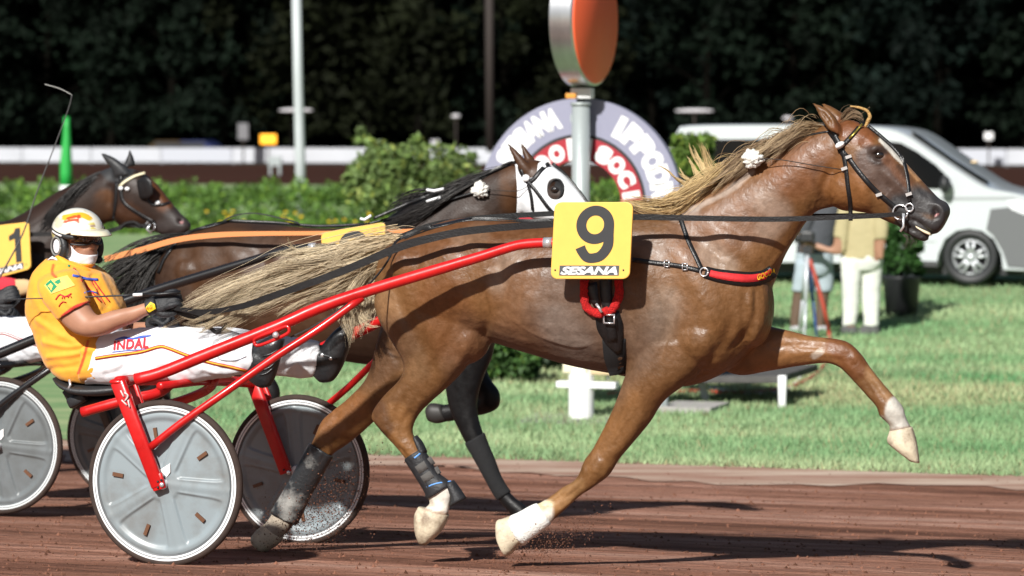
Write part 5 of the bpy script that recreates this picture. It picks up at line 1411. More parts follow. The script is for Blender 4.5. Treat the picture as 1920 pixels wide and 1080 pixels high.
b_gear = straps(bb, [([(700, 410), (790, 372), (880, 338), (950, 308), (966, 304)], 6, .02), ([(690, 420), (780, 395), (850, 372), (890, 360)], 4, .02), ([(430, 414), (520, 418), (600, 424), (700, 420)], 6, .008), ([(296, 512), (310, 480), (345, 440), (390, 424), (430, 414)], 5, .012)], 'back_strap', bay)
for pts in ([(676, 410, .1), (684, 412, .1), (696, 404, .1)], [(800, 356, .1), (814, 358, .1), (832, 354, .1)], [(800, 378, .12), (812, 374, .12), (826, 370, .12)]):
    obj('strap_clip', *tube(PL(np.array([q[0] for q in pts]), np.array([q[1] for q in pts]), S_BAY - .12), .008, N=8), M_RIMW, b_gear)
boot_shell(bb, 'tendon_boot', [(884, 822), (912, 868), (950, 930)], 34, .008, bay, mat('black_knit', (.012, .012, .013), rough=.9, noise=.3, nscale=60, bump=.3, bscale=150), S_BAY - .4, S_BAY)
bcol = straps(bb, [([(640, 430), (652, 500), (660, 600)], 14, .008), ([(780, 470), (860, 500), (930, 520)], 12, .008)], 'breast_collar', bay)
number_plate([(601, 437), (722, 416), (722, 516), (612, 548)], S_BAY - .36, '8', 'yellow number plate on the bay horse, partly behind the flaxen tail', (.26, .72, .06, .78))
# sulky and driver of the bay: the same build in other colours, a stride behind
def recolour(root, mp):
    st = [root]
    while st:
        o = st.pop(); st += list(o.children)
        for sl in getattr(o, 'material_slots', []):
            m = sl.material
            if m and m.name in mp: sl.link = 'OBJECT'; sl.material = mp[m.name]
W1 = PN(310, 906, HALF); W1b = PL(0, 835, S_BAY - HALF)
SHIFT = W1b - W1
M_BLACKP = mat('black_enamel', (.012, .012, .013), rough=.2, coat=.5)
s2 = copy_tree(sulky); s2.location = np.array(sulky.location) + SHIFT
recolour(s2, {'red_enamel': M_BLACKP, 'smoked_disc_plastic': mat('dark_disc_plastic', (.16, .18, .19), rough=.4, col2=(.11, .12, .12), nscale=7, bump=.04, bscale=16), 'rim_white': mat('rim_silver', (.62, .66, .67), rough=.3)})
tag(s2, 'black sulky with grey disc wheels cut by the left edge of the photo', 'sulky')
d2 = copy_tree(driver); d2.location = np.array(driver.location) + SHIFT
recolour(d2, {'orange_shirt': mat('dark_blue_shirt', (.03, .05, .16), rough=.75), 'orange_collar': mat('dark_blue_collar', (.03, .05, .16), rough=.75), 'cream_helmet': mat('white_helmet', (.75, .75, .76), rough=.2, coat=.6), 'cream_peak': mat('white_peak', (.75, .75, .76), rough=.2),
              'gold_stripe': mat('white_core', (.75, .75, .76), rough=.7)})
tag(d2, 'person in white trousers on the black sulky, cut by the left edge', 'person', 'sulky drivers')
for ch in list(d2.children):
    for c2 in list(ch.children):
        if c2.name.split('.')[0] in ('badge_ground', 'badge_square', 'badge_wing', 'badge_horse', 'shirt_print', 'lettering', 'print_swoosh', 'print_underline', 'wrist_patch'):
            bpy.data.objects.remove(c2)
# reins of the bay
rein([(196, 486, .10), (260, 470, .14), (330, 450, .2), (400, 441, .25), (480, 438, .27), (600, 437, .29), (735, 434, .29), (800, 430, .27)], [.030, .030, .029, .028, .024, .02, .018, .018], 'orange webbing rein from behind the cream helmet along the bay back',
     m=mat('orange_webbing', (.70, .26, .09), rough=.75, bump=.3, bscale=260), s0=S_BAY)
rein([(800, 430, .27), (860, 432, .24), (960, 440, .18), (1086, 438, .10)], .018, 'dark leather rein reaching the white hood', s0=S_BAY)
rein([(404, 438, .0), (415, 418, .03), (440, 404, .03), (480, 400, .03), (530, 410, .03), (560, 418, .03)], .006, 'thin cord looping over the rump of the bay horse', m=M_SEAT, s0=S_BAY, th=.006)

# ------------------------------------------------------------------ the dark horse with number 1
DK = .65
def dmap(x, y):
    yy = y if y < 690 else 690 + (y - 690) * 1.2
    return (356 + (x - 1780) * DK, 419 + (yy - 394) * DK)
D_K = DK * 6000 / (13.3) * 0 + 1.02
s_d = S_DARK
W, hv = horse_parts(dmap, 1.0, s_d)
W = [w for i, w in enumerate(W) if i not in (2, 3, 4, 5)]
D_HEAD = [(210, 340, 204, 378, .05), (222, 320, 212, 402, .075), (246, 316, 226, 424, .09), (270, 326, 244, 428, .095), (290, 342, 262, 426, .082), (308, 364, 276, 428, .07), (322, 382, 290, 434, .062), (338, 400, 304, 440, .056), (350, 412, 322, 441, .052), (357, 422, 338, 440, .04), (355, 432, 346, 438, .02)]
D_EARS = [[(246, 326, 216, 332, .034, .06), (236, 312, 208, 314, .034, .062), (218, 298, 198, 302, .026, .065), (202, 290, 190, 291, .014, .065), (187, 285, 184, 284, .004, .065)],
          [(254, 312, 232, 310, .03, -.06), (252, 302, 236, 300, .026, -.06), (249, 292, 240, 291, .016, -.06), (245, 281, 242, 281, .004, -.06)]]
W += [loft(D_HEAD, s_d, N=24, ex=2.4), *[loft(e, s_d, N=12, sub=5) for e in D_EARS], lump_s(238, 396, 30, 30, 0, .092, s_d, .003)]
db = remesh(W, .011, it=6)
strokes(db, [([(272, 352)], 9, -.010), ([(258, 344), (272, 340), (284, 350)], 4, .008), ([(338, 414)], 4.5, -.022), ([(300, 372), (325, 396)], 6, .006), ([(206, 340), (204, 390)], 8, -.010), ([(316, 436), (330, 434)], 3, -.006), ([(235, 408), (260, 416)], 9, .005)], 'both')
C = paint(db, (.024, .012, .008), [([(290, 356), (310, 376)], 12, 16, (.12, .045, .018), .8), ([(196, 370), (190, 420)], 8, 14, (.11, .045, .016), .9), ([(120, 430), (170, 400)], 20, 30, (.035, .02, .014), .7), ([(235, 396), (250, 410)], 12, 16, (.055, .022, .01), .8),
                                   ([(330, 410), (350, 424), (310, 432)], 14, 16, (.045, .036, .034), .95), ([(338, 414), (341, 417)], 4, 3, (.02, .012, .012), 1), ([(340, 417)], 2, 2, (.5, .25, .25), 1), ([(222, 312), (190, 290)], 30, 6, (.035, .036, .038), 1, s_d - .5, s_d + .0), ([(246, 296)], 16, 6, (.03, .03, .032), 1)])
C = C * (1 + .2 * noise3(db.V, 9, 71))[:, None]
M_DARK = mat('dark_coat', attr='Col', rough=.46, spec=.28, noise=.2, nscale=24, bump=.25, bscale=120, bdist=.004)
dark = obj('horse', db.V, db.F, M_DARK, origin=np.array([*PL(-60, 900, s_d)[:2], gz(s_d)]), colors=np.clip(C, 0, 1))
tag(dark, 'dark brown horse with black ear covers and number 1, head behind the cream helmet', 'horse', 'trotting horses in the race')
for V, F in hv: obj('hoof', V, F, M_DHOOF, dark)
db_br = straps(db, [([(226, 330), (226, 356), (232, 380), (262, 402), (290, 418)], 7, .006), ([(272, 362), (282, 382), (300, 384), (318, 380)], 5, .006), ([(218, 340), (216, 380), (212, 410)], 5, .006)], 'bridle', dark)
obj('brow_band', *surf_strap(db, [(272, 324), (252, 330), (232, 342), (224, 350)], 4.5, .011, .003), mat('cream_band', (.72, .66, .45), rough=.5), db_br)
for x, y in ((228, 353), (240, 354), (297, 380)): 
    q, _ = hit(db, x, y)
    if q is not None: obj('rosette', *ellipsoid(q + NEAR * .012, EH * .016, NEAR * .008, UP * .012), M_RIMW, db_br)
obj('bit_ring', *ring_at(db, 282, 424, .030, .005), M_CHROME, db_br)
obj('bit_shank', *tube([PL(282, 420, s_d - .1), PL(276, 430, s_d - .11), PL(284, 438, s_d - .1)], .007), M_CHROME, db_br)
# blinker cup beside the eye
obj('blinker', *loft([(256, 338, 262, 372, .004, .10), (272, 330, 278, 372, .012, .125), (284, 340, 286, 364, .006, .14)], s_d, .1, N=14), M_LEATHER, db_br)
hair_obj('mane', [hair([[(222, 326, 0), (195, 330, .03), (165, 345, .05), (140, 370, .07), (120, 400, .08)], [(190, 322, .02), (160, 340, .06), (130, 368, .09), (105, 400, .1), (90, 430, .1)], [(150, 346, .04), (120, 372, .09), (95, 400, .12), (75, 430, .12), (50, 450, .12)]], 420, .005, s_d, 5, .015, seg=8, seed=70)],
         [(BLACK, (.03, .027, .025))], dark)
rein([(282, 424, .10), (262, 424, .12), (240, 420, .13), (222, 428, .14), (190, 436, .18), (120, 438, .26), (40, 440, .30)], .026, 'dark leather rein from the bit of the horse with number 1', s0=s_d)
rein([(224, 428, .15), (236, 418, .15), (252, 416, .15), (264, 424, .14)], .014, 'curved black strap beside the bit of the horse with number 1', s0=s_d)
number_plate([(-52, 428), (54, 416), (58, 504), (-40, 530)], s_d - .33, '1', 'yellow number 1 plate cut by the left edge behind the orange driver', (.62, .84, .10, .80), bold=.05)
fl = obj('saddle_pad', *loft([(-30, 515, -30, 570, .03), (0, 518, 0, 566, .05), (26, 522, 28, 556, .045), (36, 526, 38, 548, .02)], s_d, .33, N=18), mat('red_pad', (.60, .03, .05), rough=.9, bump=.6, bscale=120), dark)
obj('pad_lining', *loft([(28, 524, 30, 556, .02), (50, 524, 50, 552, .03), (64, 532, 62, 548, .02)], s_d, .34, N=14), mat('tan_lining', (.55, .38, .2), rough=.9), fl)
hair_obj('tail', [hair([[dmap(742, 452) + (0,), dmap(640, 470) + (.05,), dmap(520, 540) + (.1,), dmap(460, 620) + (.1,)], [dmap(735, 475) + (0,), dmap(660, 520) + (.05,), dmap(580, 600) + (.1,), dmap(540, 700) + (.1,)]], 300, .006, s_d, 9, .03, seg=8, seed=72)], [(BLACK, (.04, .035, .03))], dark)
# long whip of another driver beyond the left edge
wp2 = thing('whip', PL(-60, 640, 3.4), 'long thin whip rising past the number 1 plate with a bent lash', 'whip', 'whips')
obj('whip_stick', *tube(PL(np.array([-60, 0, 42, 70, 104, 128, 135]), np.array([640, 520, 440, 358, 270, 205, 178]), np.full(7, 3.4)), [.007, .005, .004, .003, .0024], N=6, sub=4), mat('grey_whip', (.10, .10, .10), rough=.5), wp2)
obj('whip_lash', *tube(PL(np.array([135, 112, 84]), np.array([178, 166, 158]), np.full(3, 3.4)), .0022, N=6, sub=4), mat('pale_lash', (.4, .4, .38), rough=.7), wp2)
# ------------------------------------------------------------------ ground
def sheet(name, s0, s1, h0, h1, lift, m, ns=2, nh=2, wiggle=0., dens=None):
    S = sorted(set(list(np.linspace(s0, s1, ns)) + [q for q in _GS if s0 < q < s1])); Hh = np.linspace(h0, h1, nh)
    V = []; n = len(S)
    for i, s in enumerate(S):
        for h in Hh:
            ss = s
            if wiggle and i == 0: ss = s + wiggle * (math.sin(h * 1.7) + .6 * math.sin(h * 4.3 + 1) + .5 * math.sin(h * 11.) + .4 * math.sin(h * 23 + 2))
            V.append(hs(h, ss, gz(ss) + lift))
    F = [[i * nh + j, i * nh + j + 1, (i + 1) * nh + j + 1, (i + 1) * nh + j] for i in range(n - 1) for j in range(nh - 1)]
    o = obj(name, np.array(V), F, m); o['kind'] = 'structure'; return o

def dirt_mat():
    m = bpy.data.materials.new('harrowed_dirt'); m.use_nodes = True
    N, L = m.node_tree.nodes, m.node_tree.links; b = N['Principled BSDF']; b.inputs['Roughness'].default_value = .95; b.inputs['Specular IOR Level'].default_value = .15
    tc = N.new('ShaderNodeTexCoord')
    rot = N.new('ShaderNodeMapping'); rot.vector_type = 'POINT'; rot.inputs['Rotation'].default_value = (0, 0, YAW); L.new(tc.outputs['Object'], rot.inputs[0])
    def noise(sc, scale, det=5, rough=.6):
        mp = N.new('ShaderNodeMapping'); mp.inputs['Scale'].default_value = sc; L.new(rot.outputs[0], mp.inputs[0])
        n = N.new('ShaderNodeTexNoise'); n.inputs['Scale'].default_value = scale; n.inputs['Detail'].default_value = det; n.inputs['Roughness'].default_value = rough
        L.new(mp.outputs[0], n.inputs['Vector']); return n.outputs[0]
    def ramp(v, stops):
        r = N.new('ShaderNodeValToRGB'); L.new(v, r.inputs[0]); e = r.color_ramp.elements
        while len(e) < len(stops): e.new(.5)
        for q, (p, c) in zip(e, stops): q.position = p; q.color = (*c, 1)
        return r.outputs[0]
    def mix(a, bb, f, mode='MIX'):
        x = N.new('ShaderNodeMix'); x.data_type = 'RGBA'; x.blend_type = mode
        if isinstance(f, float): x.inputs[0].default_value = f
        else: L.new(f, x.inputs[0])
        L.new(a, x.inputs[6]); L.new(bb, x.inputs[7]); return x.outputs[2]
    streak = noise((.13, 1.1, 1), 1.5, 7, .62); fine = noise((.5, 1.5, 1), 9, 6, .7); grain = noise((1, 1, 1), 60, 4, .7)
    c1 = ramp(streak, [(.32, (.13, .058, .037)), (.46, (.26, .122, .080)), (.57, (.37, .195, .138)), (.70, (.50, .32, .25))])
    c2 = ramp(fine, [(.3, (.55, .5, .48)), (.5, (1, 1, 1)), (.72, (1.35, 1.35, 1.38))])
    c = mix(c1, c2, .8, 'MULTIPLY'); c3 = ramp(grain, [(.3, (.62, .60, .6)), (.55, (1.1, 1.1, 1.1)), (.75, (1.4, 1.38, 1.36))]); c = mix(c, c3, .7, 'MULTIPLY')
    L.new(c, b.inputs['Base Color'])
    bp = N.new('ShaderNodeBump'); bp.inputs['Strength'].default_value = .8; bp.inputs['Distance'].default_value = .02
    ad = N.new('ShaderNodeMath'); ad.operation = 'ADD'; L.new(fine, ad.inputs[0]); L.new(grain, ad.inputs[1]); L.new(ad.outputs[0], bp.inputs['Height'])
    bp2 = N.new('ShaderNodeBump'); bp2.inputs['Strength'].default_value = .9; bp2.inputs['Distance'].default_value = .14; L.new(noise((.30, 1.2, 1), 3.0, 4), bp2.inputs['Height']); L.new(bp2.outputs[0], bp.inputs['Normal'])
    L.new(bp.outputs[0], b.inputs['Normal']); return m
M_DIRT = dirt_mat()
M_LAWN = mat('lawn', (.15, .27, .115), rough=.95, spec=.15, col2=(.33, .39, .20), nscale=2.2, detail=8, thr=(.38, .66), stretch=(.35, 1.2, 1, YAW), bump=.6, bscale=25, bdist=.03)
sheet('ground', -78, 398, -420, 420, 0, M_DIRT, 12, 30)
sheet('sandy_edge', 6.9, 8.6, -160, 110, .005, mat('sandy_edge', (.31, .175, .128), rough=.95, spec=.1, col2=(.50, .39, .31), nscale=2.5, detail=8, thr=(.4, .65), stretch=(.3, 1.6, 1, YAW), bump=.5, bscale=30, bdist=.02), 5, 1200, .22)
sheet('lawn', 8.0, 94, -160, 110, .012, M_LAWN, 8, 2200, .07)
sheet('far_track', 94, 164, -420, 420, .008, mat('far_dirt', (.055, .024, .017), rough=1., spec=.05, noise=.4, nscale=.6, stretch=(.1, 1, 1, YAW)), 3, 4)
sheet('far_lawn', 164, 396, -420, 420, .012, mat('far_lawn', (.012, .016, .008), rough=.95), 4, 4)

def blades(n, s0, s1, x0, x1, hh, w, seed, pw=1.):
    r = np.random.default_rng(seed)
    s = s0 + (s1 - s0) * r.random(n) ** pw
    # along-track range that keeps to the view
    px = r.uniform(x0, x1, n); P = PL(px, np.full(n, 700.), s); P[:, 2] = gz(s) + .008
    a = r.uniform(0, 6.28, n); L = hh * r.uniform(.4, 1.3, n)
    d = np.stack([np.cos(a), np.sin(a), 0 * a], 1); lean = r.normal(size=(n, 3)) * .45; lean[:, 2] = 1
    tip = P + lean * L[:, None]; V = np.stack([P - d * w, P + d * w, tip], 1).reshape(-1, 3)
    F = np.arange(3 * n).reshape(-1, 3).tolist()
    pn = noise3(P * np.array([.6, 1.4, 0]), 2.2, 81) * .5 + .5
    c = np.array([.125, .29, .125]) * (1 - pn[:, None]) + np.array([.38, .48, .26]) * pn[:, None]
    p2 = smooth01(noise3(P * np.array([.5, 1., 0]), 1.3, 83), .15, .9); c = c * (1 - .55 * p2[:, None]) + np.array([.46, .43, .24]) * .55 * p2[:, None]; p3 = smooth01(noise3(P * np.array([.5, 1., 0]), 1.0, 84), .2, .9); c = c * (1 - .38 * p3[:, None])
    dry = r.random(n) < .06 + .16 * p2; c[dry] = np.array([.42, .36, .20]) * r.uniform(.6, 1., (dry.sum(), 1))
    c *= r.uniform(.65, 1.25, (n, 1))
    return V, F, np.repeat(c, 3, axis=0)
M_GRASS = mat('grass_blades', attr='Col', rough=.8, spec=.2)
V1, F1, C1 = blades(80000, 7.75, 13, 260, 2260, .050, .005, 90, 1.2); V2, F2, C2 = blades(90000, 11, 27, 260, 2300, .06, .008, 91, 1.1)
g = obj('grass', np.vstack([V1, V2]), F1 + [[i + len(V1) for i in f] for f in F2], M_GRASS, smooth=False, colors=np.vstack([C1, C2])); g['kind'] = 'stuff'
# straggling blades of the verge on the dirt side
def clods(n, gen, r0, r1, seed, name):
    r = np.random.default_rng(seed); P = gen(r, n); R = r0 + (r1 - r0) * r.random(n) ** 3
    O = np.array([[1, 0, 0], [0, 1, 0], [-1, 0, 0], [0, -1, 0], [0, 0, 1], [0, 0, -1]], float)
    FF = np.array([[0, 1, 4], [1, 2, 4], [2, 3, 4], [3, 0, 4], [1, 0, 5], [2, 1, 5], [3, 2, 5], [0, 3, 5]])
    V = P[:, None] + O[None] * R[:, None, None] * r.uniform(.5, 1.3, (n, 6, 1)); F = (FF[None] + np.arange(n)[:, None, None] * 6).reshape(-1, 3).tolist()
    c = np.array([.16, .074, .048]) * r.uniform(.5, 1.5, (n, 1))
    o = obj(name, V.reshape(-1, 3), F, mat(name, attr='Col', rough=.95, spec=.1), smooth=False, colors=np.repeat(c, 6, axis=0)); o['kind'] = 'stuff'; return o
def on_track(r, n):
    s = -1.6 + 9.4 * r.random(n) ** 1.4; P = PL(r.uniform(-100, 2020, n), np.full(n, 900.), s); P[:, 2] = gz(s) + .001; return P
clods(6500, on_track, .002, .013, 92, 'dirt_clods')
def spray(r, n):
    out = []
    for (x, y, sx, sy, s, k) in ((560, 985, 55, 40, S_MAIN + .15, .50), (630, 935, 42, 38, S_MAIN + .5, .25), (1010, 1028, 60, 20, S_MAIN - .14, .25)):
        m = int(n * k); a = r.normal(size=m) * sx; b2 = r.normal(size=m) * sy - a * .45
        out.append(PL(x + a, np.minimum(y + b2, 1055), s + r.normal(size=m) * .14))
    return np.vstack(out)
def spray_gen(r, n): 
    P = spray(r, n); return P[:n] if len(P) >= n else np.vstack([P, P[:n - len(P)]])
clods(9000, spray_gen, .0008, .0042, 93, 'flying_dirt')

# ------------------------------------------------------------------ far side: fence, trees, small lights
M_FENCE = mat('white_boards', (.52, .54, .58), rough=.6, noise=.12, nscale=.5)
M_FENCE2 = mat('grey_boards', (.46, .48, .53), rough=.6)
f = thing('fence', hs(-60, 163, gz(163)), 'long white board fence on the far side of the track', 'fence')
for i in range(62):
    h0 = -190 + i * 4.6; z0 = gz(163)
    obj('board_panel', *box(hs(h0 + 2.28, 163, z0 + .56), EH * 2.27, EL * .025, UP * .43), M_FENCE if i % 5 else M_FENCE2, f, smooth=False)
    obj('post', *box(hs(h0, 163.1, z0 + .45), EH * .05, EL * .05, UP * .45), mat('fence_post', (.25, .26, .28), rough=.7) if i == 0 else bpy.data.materials['fence_post'], f, smooth=False)
# dark rail band of the far kerb
def leaf_cloud(C, R, n, size, seed, flat=.0):
    """n leaf faces spread through clumps (centres C, radii R)"""
    r = np.random.default_rng(seed); k = r.integers(0, len(C), n)
    d = r.normal(size=(n, 3)); d /= np.linalg.norm(d, axis=1)[:, None]; rad = r.random(n) ** .45
    P = C[k] + d * (R[k] * rad)[:, None]
    a = r.normal(size=(n, 3)); a /= np.linalg.norm(a, axis=1)[:, None]; b2 = np.cross(a, r.normal(size=(n, 3))); b2 /= np.linalg.norm(b2, axis=1)[:, None]
    s = size * r.uniform(.5, 1.3, n)
    V = np.stack([P - a * s[:, None], P - b2 * s[:, None] * .45, P + a * s[:, None], P + b2 * s[:, None] * .45], 1).reshape(-1, 3)
    F = np.arange(4 * n).reshape(-1, 4).tolist()
    clump = r.uniform(.6, 1.35, len(C))[k] * r.uniform(.7, 1.3, n)
    return V, F, np.repeat(clump, 4)
M_LEAFT = mat('night_tree_leaves', attr='Col', rough=.8, spec=.1)
M_BARK = mat('bark', (.006, .0055, .0045), rough=1., spec=0, noise=.4, nscale=3, bump=.5, bscale=10)
def make_tree(seed, base, label, hue):
    r = np.random.default_rng(seed)
    t = thing('tree', base, label, 'tree', 'trees beyond the far fence')
    C, R = [], []
    for i in range(70):
        z = 3.2 + 15 * r.random() ** .9; w = np.interp(z, [3, 5, 9, 14, 18, 20], [2.4, 3.6, 4.8, 5.0, 3.6, 1.2]) * r.random() ** .5; a = r.uniform(0, 6.28)
        C.append([w * math.cos(a), w * math.sin(a), z - 1.4 * (z < 6)]); R.append(r.uniform(.8, 1.7))
    V, F, c = leaf_cloud(np.array(C), np.array(R), 6500, .36, seed + 1)
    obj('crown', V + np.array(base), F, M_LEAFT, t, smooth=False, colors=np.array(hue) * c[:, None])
    b = np.array(base)
    pts = [b, b + [.1, 0, 2], b + [-.1, .1, 5], b + [.2, 0, 10], b + [0, 0, 16]]
    mb = MB(); mb.add(*tube(pts, [.34, .26, .22, .15, .05], N=10, sub=3))
    for q in range(7):
        a = r.uniform(0, 6.28); z = 3 + q * 1.6; mb.add(*tube([b + [0, 0, z], b + [1.4 * math.cos(a), 1.4 * math.sin(a), z + 1.2], b + [3 * math.cos(a), 3 * math.sin(a), z + 2.]], [.12, .08, .03], N=6, sub=2))
    mb.build('trunk', M_BARK, t); return t
r = np.random.default_rng(5)
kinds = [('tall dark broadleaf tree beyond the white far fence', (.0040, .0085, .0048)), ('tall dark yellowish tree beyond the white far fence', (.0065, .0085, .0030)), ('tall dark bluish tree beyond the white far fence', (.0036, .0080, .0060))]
protos = [make_tree(100 + i * 7, hs(-62 + i * 5 - 6, 176, gz(176)), k[0], k[1]) for i, k in enumerate(kinds)]
spots = [(-150 + i * 4.6, 176 + r.uniform(-2, 3)) for i in range(40)] + [(-158 + i * 5.2, 185 + r.uniform(-2, 3)) for i in range(38)]
used_p = [False] * 3
for i, (h, s) in enumerate(spots):
    k = int(r.integers(0, 3)) if i % 4 else 0
    o = protos[k] if not used_p[k] else copy_tree(protos[k]); used_p[k] = True
    o.location = hs(h, s, gz(s)); o.rotation_euler.z = r.uniform(0, 6.28); sc = r.uniform(.9, 1.2); o.scale = (sc, sc, sc)
# the dark wood behind them
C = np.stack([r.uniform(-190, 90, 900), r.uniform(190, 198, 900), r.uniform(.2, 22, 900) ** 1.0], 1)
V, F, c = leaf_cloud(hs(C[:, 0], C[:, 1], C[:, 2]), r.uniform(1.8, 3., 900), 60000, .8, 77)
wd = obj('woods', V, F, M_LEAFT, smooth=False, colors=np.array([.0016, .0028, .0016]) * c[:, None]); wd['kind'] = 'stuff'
sheet('sky_blocker', 199, 300, -420, 420, 0, mat('dark_sky_blocker', (.0016, .0024, .0014), rough=1., spec=0, noise=.6, nscale=.4), 2, 4)  # added dark slope that blocks the sky in gaps between the trees
hl = bpy.data.objects['sky_blocker']
for v in hl.data.vertices:
    if np.dot(np.array(v.co), EL) > 250: v.co.z = 60
M_GALV = mat('galvanised_steel', (.42, .47, .47), rough=.45, metal=.25, noise=.25, nscale=3, stretch=(1, 1, .3), bump=.05, bscale=12)
M_DPOLE = mat('brown_pole', (.030, .022, .018), rough=.8)
o = obj('utility_pole', *tube([PL(919, 285, 150), PL(918, 100, 150), PL(917, -60, 150)], .22, N=14), M_DPOLE, origin=PL(919, 285, 150)); tag(o, 'thin brown wooden pole in front of the dark trees above the bushes', 'pole')
# far lamps with flat heads
def far_lamp(x, y, w, s, label):
    b = PL(x, y, s); b2 = b.copy(); b2[2] = gz(s)
    t = thing('flat_lamp', b2, label, 'lamp', 'flat lamps along the far fence'); k = np.linalg.norm(b - CAMP) / FPX
    obj('lamp_pole', *tube([b2, b - UP * .02], .045 if s < 140 else .05, N=8), M_DPOLE, t)
    obj('lamp_head', *ellipsoid(b, EH * w / 2 * k, EL * .22, UP * k * 4.0, 24, 8), mat('pale_lamp_head', (.62, .60, .62), rough=.5) if 'pale_lamp_head' not in bpy.data.materials else bpy.data.materials['pale_lamp_head'], t)
far_lamp(555, 207, 70, 120, 'flat pale lamp behind the grey mast on the left')
far_lamp(1302, 208, 76, 120, 'flat pale lamp above the rear of the silver van')
far_lamp(855, 218, 18, 158, 'small pale lamp above the leafy bush')
far_lamp(1477, 222, 20, 158, 'small pale lamp above the neck of the chestnut horse')
def far_sign(x0, y0, x1, y1, s, m, label, cat='sign', name='sign_board'):
    a, c2 = PL(x0, y0, s), PL(x1, y1, s); b = (a + c2) / 2; w = abs((c2 - a) @ EH) / 2; hh = abs(a[2] - c2[2]) / 2
    base = b.copy(); base[2] = gz(s)
    t = thing(name, base, label, cat)
    bevel(obj('panel', *box(b, EH * w, EL * .04, UP * hh), m, t, smooth=False), .02)
    if b[2] - hh > gz(s) + .05: obj('post', *tube([base, b - UP * hh], .05, N=8), M_DPOLE, t)
far_sign(488, 252, 518, 270, 160, mat('lit_amber', (.8, .35, .02), rough=.5, emit=(1, .38, .02, 1.3)), 'glowing amber sign just above the white fence')
far_sign(446, 231, 466, 262, 161, mat('grey_sign', (.16, .16, .17), rough=.6), 'small grey notice board left of the amber sign')
far_sign(1846, 248, 1862, 262, 161, M_WHITE, 'small white box lamp above the van at the right', 'lamp', 'box_lamp')
far_sign(808, 262, 824, 276, 160, mat('pale_box', (.4, .4, .42), rough=.6), 'small pale box behind the leafy bush', 'box', 'cabinet')
def far_car(x, y, col, label):
    s = 168.; b = PL(x, y, s); b[2] = gz(s); t = thing('parked_car', b, label, 'car')
    m = mat('car_paint', col, rough=.3, coat=.5)
    prof = [(-2, .35), (-2.05, .7), (-1.7, .9), (-1., 1.4), (.5, 1.42), (1.2, .95), (2., .8), (2.1, .4)]
    R = np.array([[b + EH * x2 + UP * z2 + EL * q for x2, z2 in prof] for q in (-.8, .8)])
    V, F = rings(R); recalc(obj('body', V, F, m, t, smooth=False))
    obj('window', *box(b + UP * 1.15 - EL * .81 - EH * .25, EH * .8, EL * .01, UP * .16), M_SEAT, t, smooth=False)
    for q in (-1.3, 1.3): obj('wheel', *revolve([(0, -.1), (.3, -.1), (.3, .1), (0, .1)], b + EH * q + UP * .3 - EL * .75, EL, EH, UP, 20), M_SEAT, t)
far_car(378, 275, (.02, .03, .10), 'dark blue parked car behind the white far fence')
far_car(330, 275, (.05, .03, .01), 'dark ochre parked car behind the white far fence')
# grey stand before the far fence
t = thing('steel_stand', hs(-72, 118, gz(118)), 'grey steel stand on the far track left of the grey mast', 'stand'); q = PL(516, 320, 118)
for dx in (-.22, .22): obj('leg', *box(q + EH * dx + UP * -.1, EH * .05, EL * .05, UP * .38), M_GALV, t, smooth=False)
obj('cross_plate', *box(q + UP * .42, EH * .30, EL * .06, UP * .20), M_GALV, t, smooth=False)

# ------------------------------------------------------------------ infield: mast, marker, hedge, bushes
mast_s = 46.
b0 = PL(563, 400, mast_s); b0[2] = gz(mast_s)
t = thing('mast', b0, 'tall pale grey steel mast rising out of the hedge', 'mast')
obj('pole', *tube([b0, PL(563, 300, mast_s), PL(559, 150, mast_s), PL(555, -40, mast_s)], [.104, .100, .094, .088], N=20), mat('pale_mast_paint', (.50, .54, .55), rough=.5, noise=.18, nscale=3, stretch=(1, 1, .4)), t)
gb = PL(124, 362, 42.); gb[2] = gz(42)
t = thing('marker_cone', gb, 'tall slim green marker pole with a white foot in the hedge', 'marker')
obj('green_pole', *tube([PL(124, 350, 42.), PL(124, 300, 42.), PL(125, 260, 42.), PL(125, 219, 42.)], [.115, .11, .075, .05], N=16, sub=2), mat('green_plastic', (.02, .36, .06), rough=.5), t)
obj('white_foot', *tube([gb, PL(124, 362, 42.), PL(124, 348, 42.)], [.12, .118, .12], N=16), M_WHITE, t)
M_LEAFG = mat('shrub_leaves', attr='Col', rough=.6, spec=.3)
def shrub(name, label, cat, clumps, n, size, col, s, seed, stems=None, group=None):
    """clumps: (px, py, radius m, depth offset)"""
    C = np.array([PL(c[0], c[1], s + c[3]) for c in clumps]); R = np.array([c[2] for c in clumps])
    base = C.mean(0); base[2] = gz(s); t = thing(name, base, label, cat, group)
    V, F, c = leaf_cloud(C, R, n, size, seed)
    rr = np.random.default_rng(seed); cc = np.array(col) * c[:, None]; yl = np.repeat(rr.random(n) < .12, 4); cc[yl] *= np.array([1.9, 1.5, 1.1])
    obj('foliage', V, F, M_LEAFG, t, smooth=False, colors=cc)
    mb = MB()
    for i in range(0, len(C), max(1, len(C) // 14)):
        q = C[i]; b2 = base + (q - base) * np.array([.4, .4, 0]); b2[2] = gz(s); mb.add(*tube([b2, (b2 + q) / 2 + [.02, 0, .05], q], [.018, .012, .005], N=6, sub=2))
    mb.build('stems', M_BARK, t); return t
r = np.random.default_rng(9)
